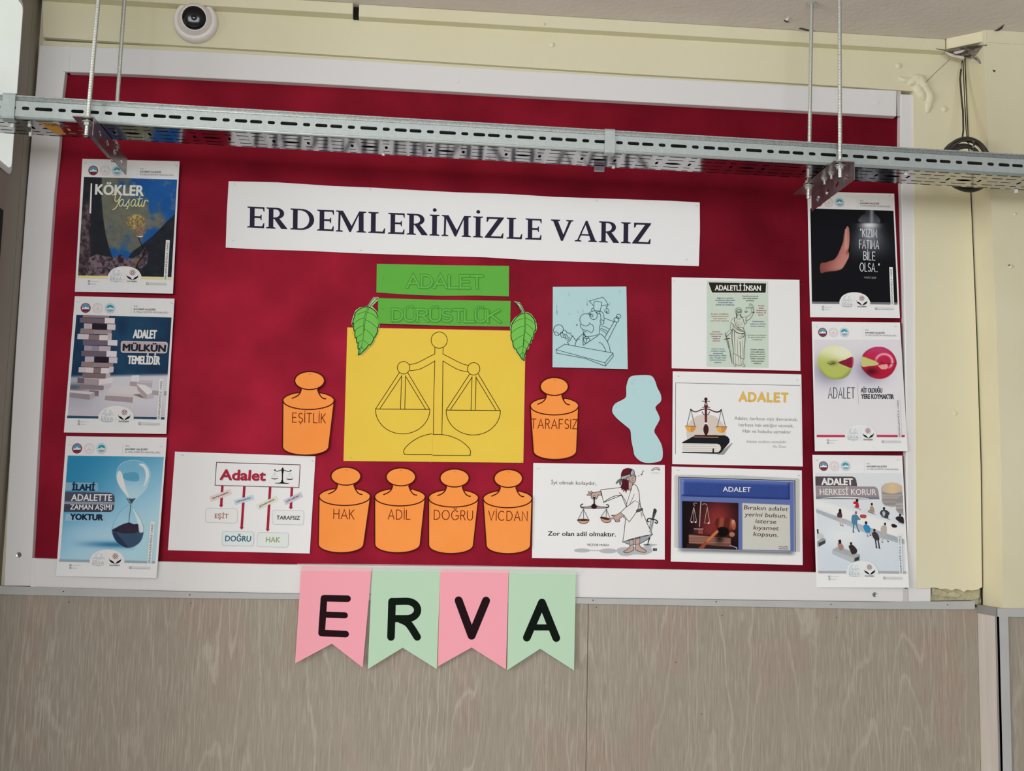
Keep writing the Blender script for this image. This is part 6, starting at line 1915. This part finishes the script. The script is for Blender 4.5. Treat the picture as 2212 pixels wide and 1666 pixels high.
s.poly('picture', q((272, 232), (1965, 286), (1970, 1326), (274, 1280)), '5a6aa0')
def pbar(U, V, X, Y):
    C = mixc('2d4280', '35498a', fbm(X, Y, 22, 3))
    y0 = 250 + 0.032*(X-290); y1 = 500 + 0.032*(X-290)
    C = paint(C, 1-sst(Y-y0, 0, 60), mixc('5b72b4', '4c62a4', vn(X+Y, Y, 12, 4)), 0.9)
    C = paint(C, 1-sst(X, 300, 345), '7288c4', 0.8)
    C = paint(C, sst(Y-y1, -45, 0), '202f66', 0.9)
    C = paint(C, sst(X, 1860, 1905), '22306a', 0.8)
    return C
s.raster('picture', [(292, 248), (1908, 300), (1910, 552), (290, 500)], pbar, 1.4)
s.text('ADALET', (908, 430), (1328, 438), 72, 'dfe2ee', 0.0, up=(0, -1), fat=1)
def pg(U, V, X, Y):
    C = const(X, '120a0e')
    C = paint(C, np.exp(-((X-830)/270)**2-((Y-830)/300)**2), '7d2c2c', 1)
    C = paint(C, np.exp(-((X-700)/130)**2-((Y-1010)/110)**2), '85302f', 0.6)
    C = paint(C, inpoly(X, Y, [(480, 985), (620, 985), (620, 1060), (470, 1050)]), '3a2220')
    C = paint(C, inpoly(X, Y, [(540, 1000), (610, 1000), (610, 1065), (540, 1058)]), '8a3f3c')
    C = paint(C, inpoly(X, Y, [(400, 1070), (1025, 1120), (1025, 1260), (400, 1200)]), mixc('6d443a', '8e6a5c', sst(vn(X*0, Y, 9, 3), .2, .8)))
    C = paint(C, inpoly(X, Y, [(400, 1055), (1035, 1100), (1025, 1125), (400, 1075)]), '3c1614')
    C = paint(C, inpoly(X, Y, [(370, 1205), (1110, 1262), (1118, 1300), (370, 1290)]), '2a1a1a')
    C = paint(C, np.exp(-((X-860)/60)**2-((Y-1140)/60)**2), '120a0c', 0.8)
    hd = inpoly(X, Y, smooth_path([(830, 830), (900, 820), (1000, 825), (1060, 850), (1100, 910), (1095, 970), (1060, 1010), (1000, 1040), (900, 1010), (820, 980), (792, 920), (800, 860)], True, 3))
    C = paint(C, hd, mixc('51201a', '8c4030', sst(np.sin((X + 0.15*Y)/26.0)*0.5 + 0.5, .3, .9)))
    C = paint(C, hd*sst(Y, 940, 1030), '2c0f0e', 0.7)
    C = paint(C, inpoly(X, Y, ell(1068, 925, 32, 78, n=20, rot=-6)), mixc('94503c', 'c08a70', sst(Y, 960, 860)))
    C = paint(C, inpoly(X, Y, ell(905, 1030, 95, 75, n=20)), '0c0708', 1)
    C = paint(C, inpoly(X, Y, ell(1045, 1070, 42, 36, n=20)), '9c6a5a')
    C = paint(C, inpoly(X, Y, [(540, 1280), (640, 1180), (800, 1020), (830, 1000), (845, 1035), (700, 1170), (620, 1282)]), mixc('8b4228', 'b46a44', sst(X - Y, -560, -460)))
    return C
s.raster('picture', [(300, 570), (1142, 600), (1140, 1298), (302, 1272)], pg, 1.0)
for p, w_ in (([(582, 575), (572, 700), (560, 950)], 14), ([(490, 640), (470, 620), (485, 600), (520, 605)], 9), ([(600, 620), (650, 612), (675, 640)], 8)):
    s.line('picture', p, w_, 'a0928c', sm=2)
for a, bs in (((475, 660), ((425, 870), (475, 885), (515, 870))), ((675, 660), ((635, 890), (712, 895)))):
    for b in bs: s.line('picture', [a, b], 8, '9c8c86')
s.line('picture', [(420, 872), (445, 890), (520, 880)], 7, '7c6e6a', sm=2); s.line('picture', [(625, 900), (722, 905)], 7, 'a06a60')
for cx, cy in ((445, 885), (502, 886), (695, 900)): s.poly('picture', ell(cx, cy, 13, 13, n=12), 'cfc8c6')
s.line('picture', [(480, 988), (612, 990)], 14, '9a8c8c')
s.line('picture', [(1020, 1235), (1115, 1268), (1118, 1300)], 12, '9a9698', sm=1)
s.poly('picture', [(1192, 596), (1912, 628), (1920, 1312), (1196, 1300)], '8d93a6')
s.poly('picture', [(1205, 606), (1905, 634), (1912, 1308), (1205, 1292)], 'bdbdb6')
tc4 = '4e3030'
for t_, a, b in (('Bırakın adalet', (1218, 696), (1878, 722)), ('yerini bulsun,', (1232, 798), (1858, 822)), ('isterse', (1392, 900), (1702, 912)), ('kıyamet', (1362, 996), (1738, 1010)), ('kopsun.', (1362, 1092), (1730, 1108))):
    s.text(t_, a, b, 62, tc4, 0.0, up=(0, -1), slant=0.2, fat=0.8)
s.text('WILLIAM', (1742, 1262), (1882, 1264), 20, '3c3c40', 0.0, up=(0, -1), fat=.6); s.text('WATSON', (1738, 1292), (1884, 1296), 20, '3c3c40', 0.0, up=(0, -1), fat=.6)
s.done()

s = Sheet('saying_sheet', [(1453.2, 802.2), (1731, 809), (1734, 1008), (1452.2, 1003)], (0.0148, 0.0140, 0.0135), (1430, 790, 6.9125), M['paper_white'],
          'white sheet with brown scales on a black book beside gold letters', 'paper sheet', 'landscape sheets on the board', staples=((245, 158), (2018, 216, 45)))
L = 'picture'
s.line(L, [(2062, 298), (204, 258), (202, 1320)], 7, '5b5e64'); s.line(L, [(2062, 298), (2085, 1355)], 2, 'a9abb0')
s.poly(L, [(370, 1090), (365, 1000), (380, 900), (430, 820), (520, 750), (660, 722), (790, 755), (880, 830), (935, 910), (955, 1000), (950, 1080)], 'c6bdb5')
s.poly(L, [(1040, 1155), (1055, 1160), (925, 1332), (820, 1332), (880, 1290)], '8d8e8c')
DR = '57222a'
s.line(L, [(655, 540), (655, 1040)], 34, DR, taper=(1, 1.1))
s.poly(L, [(632, 850), (680, 850), (682, 875), (630, 875)], 'd9d6d4')
s.poly(L, smooth_path([(655, 880), (685, 900), (697, 955), (685, 1010), (660, 1040), (630, 1010), (617, 955), (628, 900)], True, 3), '3a1d1c')
s.poly(L, ell(655, 502, 25, 26, n=18), '3e1a20'); s.line(L, [(600, 531), (712, 533)], 11, '35181c'); s.line(L, [(602, 622), (712, 624)], 11, '35181c')
s.poly(L, [(642, 535), (668, 535), (690, 622), (624, 622)], '5b2a32'); s.poly(L, ell(655, 576, 14, 16, n=14), 'c9b4b0'); s.poly(L, ell(655, 576, 6, 7, n=10), '57222a')
s.line(L, [(425, 650), (460, 680), (510, 690), (570, 665), (625, 650), (690, 650), (740, 670), (800, 692), (850, 690), (885, 660)], 19, DR, sm=4, taper=(.7, 1))
s.line(L, [(425, 650), (460, 680)], 16, '3a2a2e'); s.line(L, [(800, 692), (850, 690), (886, 660)], 18, '3a2a2e', sm=2)
s.line(L, ell(655, 680, 55, 60, 10, 170, 14), 11, '4a2226')
for a, bs in (((428, 655), ((372, 895), (490, 895))), ((886, 660), ((828, 905), (946, 905)))):
    for b in bs: s.line(L, [a, b], 8, '33363a')
for cx, cy in ((428, 903), (887, 912)):
    s.poly(L, [(cx-82, cy)] + ell(cx, cy, 80, 92, 180, 90, 10) + [(cx, cy)], 'd8a24a'); s.poly(L, [(cx+82, cy), (cx, cy)] + ell(cx, cy, 80, 92, 90, 0, 10), 'c48a44')
    s.line(L, [(cx-82, cy), (cx+82, cy+3)], 8, '5a2a28')
s.poly(L, [(300, 1145), (490, 1045), (930, 1042), (980, 1060), (1008, 1100), (1005, 1150), (880, 1300), (840, 1318), (300, 1305), (300, 1290), (840, 1295), (875, 1260), (880, 1220), (860, 1180), (820, 1168), (300, 1160)], '1b1c22')
s.poly(L, [(478, 1050), (495, 1035), (830, 1038), (845, 1060), (840, 1078), (475, 1072)], '43201c'); s.line(L, [(478, 1066), (838, 1072)], 8, 'b39e8e')
s.poly(L, [(308, 1166), (820, 1172), (855, 1185), (872, 1220), (868, 1258), (840, 1290), (308, 1284)], 'd2d0ca')
for y in (1180, 1205, 1232, 1258): s.line(L, [(312, y), (812, y + 6)], 4.5, '9a8e88')
s.poly(L, [(755, 1238), (778, 1240), (775, 1325), (762, 1312), (748, 1322)], '26262a')
s.strokes('ADALET', (1158, 528), (1870, 538), 118, 'c9a040', 32, part='lettering', up=(0.02, -1), gap=0.34)
s.strokes('ADALET', (1158, 528), (1870, 538), 118, 'd8b65c', 14, part='lettering', up=(0.02, -1), gap=0.34)
for t_, a, b, h_ in (('Adalet, herkese eşit davranmak,', (1082, 808), (2024, 830), 48), ('herkese hak ettiğini vermek,', (1145, 908), (1962, 924), 50), ('Hak ve hukuka uymaktır.', (1205, 1000), (1936, 1016), 50),
                    ('Adalet mülkün temelidir', (1258, 1155), (1854, 1160), 40), ('Hz. Ömer', (1660, 1226), (1856, 1229), 38)):
    s.text(t_, a, b, h_, '5d6066' if h_ > 45 else '777a80', -0.012, fat=0)
s.done()

s = Sheet('saying_sheet', [(1451, 599), (1727, 604.8), (1729, 801.2), (1451, 795.8)], (0.0150, 0.0135, 0.0145), (1500, 590, 7.933), M['paper_white'],
          'white sheet with a pale green panel and a standing robed woman holding a sword', 'paper sheet', 'landscape sheets on the board', staples=((-350, 138, -30), (1840, 200)))
L = 'picture'
s.poly(L, [(212, 130), (1265, 150), (1270, 1625), (210, 1608)], 'bccabd')
s.line(L, [(214, 134), (1262, 152)], 4, 'a8b5ac')
s.poly(L, [(226, 150), (1238, 168), (1228, 345), (292, 342)], 'd6ddd6'); s.poly(L, [(238, 158), (1230, 178), (1220, 338), (302, 335)], '26261e')
s.text('ADALETLİ İNSAN', (350, 300), (1140, 306), 92, 'dcdcd6', 0.012, up=(0, -1), fat=3)
TX = [(['Bilgisini ve gücünü', 'kendisinden güçsüzleri', 'korkutmak veya', 'ezmek için kullanmaz.'], [(388, 662, 440), (358, 696, 476), (404, 650, 514), (360, 688, 554)], '2b3060'),
      (['Kendi zararına da', 'olsa doğruluktan', 'ayrılmaz.'], [(820, 1094, 406), (828, 1086, 444), (880, 1028, 482)], '33383c'),
      (['Kendisi', 'kadar', 'başkasının', 'hakkını da', 'gözetir.'], [(1094, 1196, 570), (1104, 1188, 610), (1062, 1228, 650), (1062, 1224, 690), (1092, 1188, 726)], 'a04850'),
      (['Bir görev verildiğinde', 'o görevi kendisi yapar,', 'işini başkasına', 'yaptırmaya çalışmaz.'], [(282, 582, 712), (270, 594, 750), (322, 548, 790), (272, 594, 828)], 'a8806c'),
      (['Kendi suçunu', 'başkasının üstüne', 'atmaya çalışmaz.'], [(992, 1186, 840), (950, 1222, 882), (958, 1210, 920)], '66788c'),
      (['Kimsenin', 'hakkını yemez,', 'kimseye de', 'hakkını', 'yedirmez.'], [(308, 440, 1016), (260, 484, 1054), (292, 452, 1094), (316, 434, 1134), (304, 440, 1172)], '96586a'),
      (['Kendisine ait olmayan', 'bir şeyi izinsiz almaz', 've kullanmaz.'], [(908, 1224, 1076), (914, 1214, 1112), (974, 1164, 1152)], '7f8a70'),
      (['Canlı ve cansız', 'varlıkların yaşam', 'alanlarında', 'bulunmalarına dikkat', 'eder. Örneğin kediyi', 'kafeste beslemeye', 'çalışmaz.'], [(288, 512, 1310), (272, 534, 1348), (316, 484, 1388), (250, 548, 1424), (256, 540, 1462), (264, 532, 1500), (332, 466, 1540)], '5f7c8e'),
      (['Otobüs, minibüs,', 'servis gibi toplu', 'taşıma araçlarına', 'binerken sırasını', 'bekler, kimsenin', 'önüne geçmeye', 'çalışmaz.'], [(956, 1196, 1322), (960, 1196, 1362), (946, 1210, 1400), (946, 1212, 1440), (960, 1198, 1478), (972, 1184, 1518), (1008, 1142, 1558)], '3f5a50')]
for words, pos, c_ in TX:
    for t_, (a, b, y) in zip(words, pos):
        s.text(t_, (a, y), (b, y + 2), 22, c_, 0.0, up=(0, -1), slant=0.15, fat=0.9)
s.crop = (1550, 650, 11.11)
K = '332b22'; L = 'figure_drawing'
bodyc = 'c3cbbd'
s.poly(L, smooth_path([(440, 405), (520, 450), (600, 400), (670, 385), (680, 470), (690, 530), (640, 560), (610, 650), (640, 740), (655, 900), (620, 1150), (625, 1395), (600, 1410), (610, 1520), (650, 1580), (590, 1590), (540, 1560), (450, 1550), (410, 1590), (380, 1530), (370, 1250), (345, 900), (350, 720), (375, 600), (320, 520), (350, 430)], True, 2), bodyc)
def Dd(p, w_=7, sm=3, t=None): s.line(L, p, w_, K, sm=sm, taper=t)
Dd([(440, 300), (420, 230), (450, 185), (500, 168), (550, 185), (575, 235), (560, 300)]); Dd([(450, 255), (465, 220), (500, 205), (540, 225), (550, 270)], 12); Dd([(455, 265), (490, 275), (545, 270)], 16)
Dd([(450, 285), (460, 325), (495, 350), (535, 335), (555, 290)], 6); Dd([(440, 300), (455, 350), (445, 395)], 16); Dd([(550, 330), (550, 370), (585, 400)], 16); Dd([(485, 320), (515, 322)], 5); Dd([(500, 285), (502, 305)], 4)
Dd([(470, 350), (465, 390), (440, 410)], 6); Dd([(545, 350), (550, 390), (590, 408)], 6); Dd([(430, 415), (470, 440), (520, 448), (565, 430)], 7)
Dd([(430, 412), (370, 420), (340, 460), (315, 515)], 6); Dd([(315, 515), (375, 575)], 10); Dd([(345, 440), (330, 480)], 4)
Dd([(405, 415), (405, 500), (450, 620), (560, 700), (630, 740)], 14, t=(.8, 1.2)); Dd([(375, 560), (400, 620), (480, 690), (600, 745)], 9)
for p in ([(440, 480), (450, 580)], [(470, 470), (475, 610)], [(520, 470), (500, 620)], [(545, 530), (530, 625)], [(580, 500), (575, 600)], [(490, 560), (495, 630)]): Dd(p, 4.5, 0)
Dd([(600, 410), (620, 480), (640, 560)], 12); Dd([(590, 405), (660, 395), (675, 380)], 6); Dd([(680, 400), (670, 470), (685, 530)], 10); Dd([(655, 555), (690, 530)], 6)
Dd([(480, 640), (600, 645), (615, 660)], 8, 2); Dd([(600, 650), (640, 740), (650, 850)], 9)
Dd([(675, 395), (770, 345), (800, 290), (810, 190)], 7); Dd([(690, 490), (780, 430), (835, 350), (860, 270), (850, 170)], 9); Dd([(850, 170), (840, 110), (780, 70), (760, 90), (765, 140)], 7); Dd([(790, 100), (805, 135)], 5)
Dd([(675, 165), (760, 175), (850, 172)], 11, 0); Dd([(685, 170), (655, 262)], 3, 0); Dd([(685, 170), (712, 262)], 3, 0); s.poly(L, [(635, 262), (722, 262), (700, 280), (655, 280)], K); s.poly(L, [(812, 270), (892, 270), (870, 290), (832, 288)], K)
Dd([(310, 545), (300, 620), (305, 690)], 6); Dd([(370, 590), (365, 660), (340, 700)], 8); Dd([(305, 690), (250, 730), (215, 800)], 5); Dd([(340, 700), (300, 780), (210, 860)], 9); Dd([(300, 690), (335, 705)], 6, 0)
Dd([(180, 772), (195, 830), (215, 890)], 15, 0); Dd([(170, 845), (225, 850)], 8, 0); Dd([(150, 930), (215, 910), (285, 908)], 16, 2); Dd([(205, 925), (260, 1120), (345, 1500)], 9, 0); Dd([(240, 925), (285, 1120), (345, 1500)], 8, 0); Dd([(222, 925), (272, 1120)], 5, 0)
Dd([(380, 620), (440, 660), (520, 700)], 5); Dd([(385, 660), (460, 700), (560, 740)], 5); Dd([(375, 690), (450, 760), (540, 790), (635, 780)], 17)
Dd([(350, 700), (340, 900), (365, 1100), (372, 1265)], 13); Dd([(650, 760), (655, 900), (630, 1150), (628, 1390)], 10)
Dd([(400, 740), (405, 1000), (415, 1280)], 7, 2, (1.5, .8)); Dd([(470, 930), (475, 1130), (480, 1300)], 6); Dd([(530, 980), (545, 1180), (550, 1390)], 11); Dd([(590, 950), (590, 1250), (580, 1390)], 4)
Dd([(560, 820), (600, 810), (630, 790)], 7); Dd([(480, 840), (560, 860), (620, 820)], 6); Dd([(460, 880), (540, 910), (625, 850)], 7); Dd([(560, 900), (610, 880), (640, 830)], 8)
Dd([(372, 1265), (430, 1290), (490, 1320), (545, 1360), (560, 1390), (628, 1398)], 8, 0)
Dd([(372, 1265), (375, 1400), (375, 1510)], 9); Dd([(430, 1310), (425, 1420), (435, 1540)], 6); Dd([(485, 1330), (500, 1450), (520, 1560)], 5); Dd([(550, 1400), (555, 1480), (560, 1540)], 7); Dd([(605, 1400), (600, 1460), (605, 1520)], 7)
Dd([(375, 1510), (430, 1530), (500, 1550), (540, 1560), (575, 1530)], 7); Dd([(385, 1530), (400, 1580), (425, 1570), (435, 1530)], 6); Dd([(570, 1540), (600, 1580), (650, 1580), (645, 1550), (605, 1520)], 6)
s.done()

# ------------------------------------------------------------------ pennants
FC = (620, 1200, 3.456)
def pennant(name_label, quad, m, ys):
    q = quad
    Q = [q[0], q[1], q[2], q[4]]
    pts = [(FC[0]+x/FC[2], FC[1]+y/FC[2]) for x, y in q]
    s = Sheet('letter_pennant', [pts[0], pts[1], pts[2], pts[4]], ys, FC, m, name_label, 'pennant', 'taped paper pennants with letters', outline=pts, thick=0.0005)
    return s
def seg(pts, w_, c_, split=1):
    if not split: s.line('letter', pts, w_, c_); return
    for a_, b_ in zip(pts, pts[1:]): s.line('letter', [a_, b_], w_, c_)
s = pennant('leftmost pink swallowtail pennant with a black letter', [(107, 78), (632, 95), (565, 838), (335, 660), (60, 808)], M['paper_pink'], (-0.0045, -0.0060, -0.0120))
seg([(452, 324), (276, 320), (258, 580), (438, 588)], 50, '1e0c12'); seg([(272, 442), (432, 448)], 46, '1e0c12'); s.done()
s = pennant('mint green pennant between the two pink ones', [(635, 98), (1145, 103), (1118, 850), (863, 690), (603, 850)], M['paper_mint'], (-0.0040, -0.0046, -0.0100))
seg([(776, 610), (784, 345)], 57, '08130c'); seg([(784, 345), (880, 343)] + ell(893, 408, 82, 65, -88, 88, 14) + [(786, 473)], 54, '08130c', 0); seg(smooth_path([(850, 480), (893, 500), (925, 535), (972, 610)], False, 5), 56, '08130c', 0); s.done()
s = pennant('second pink pennant, between the two mint green ones', [(1145, 103), (1655, 108), (1635, 852), (1378, 688), (1122, 832)], M['paper_pink'], (-0.0046, -0.0050, -0.0085))
seg([(1281, 336), (1378, 600), (1486, 338)], 60, '1e0c12'); s.done()
s = pennant('rightmost mint green pennant, last of the four', [(1657, 108), (2157, 120), (2143, 860), (1890, 698), (1643, 858)], M['paper_mint'], (-0.0041, -0.0048, -0.0110))
seg([(1790, 615), (1903, 352), (2010, 618)], 58, '08130c'); seg([(1850, 538), (1955, 538)], 46, '08130c'); s.done()
tp_ = prism_y('clear_tape', [(FC[0]+x/FC[2], FC[1]+y/FC[2]) for x, y in [(75, 62), (700, 66), (1400, 76), (2190, 92), (2190, 150), (1400, 128), (700, 122), (85, 118)]], -0.0066, -0.0062, M['tape'])
tag(tp_, 'clear tape strip along the top of the pennants', 'tape')
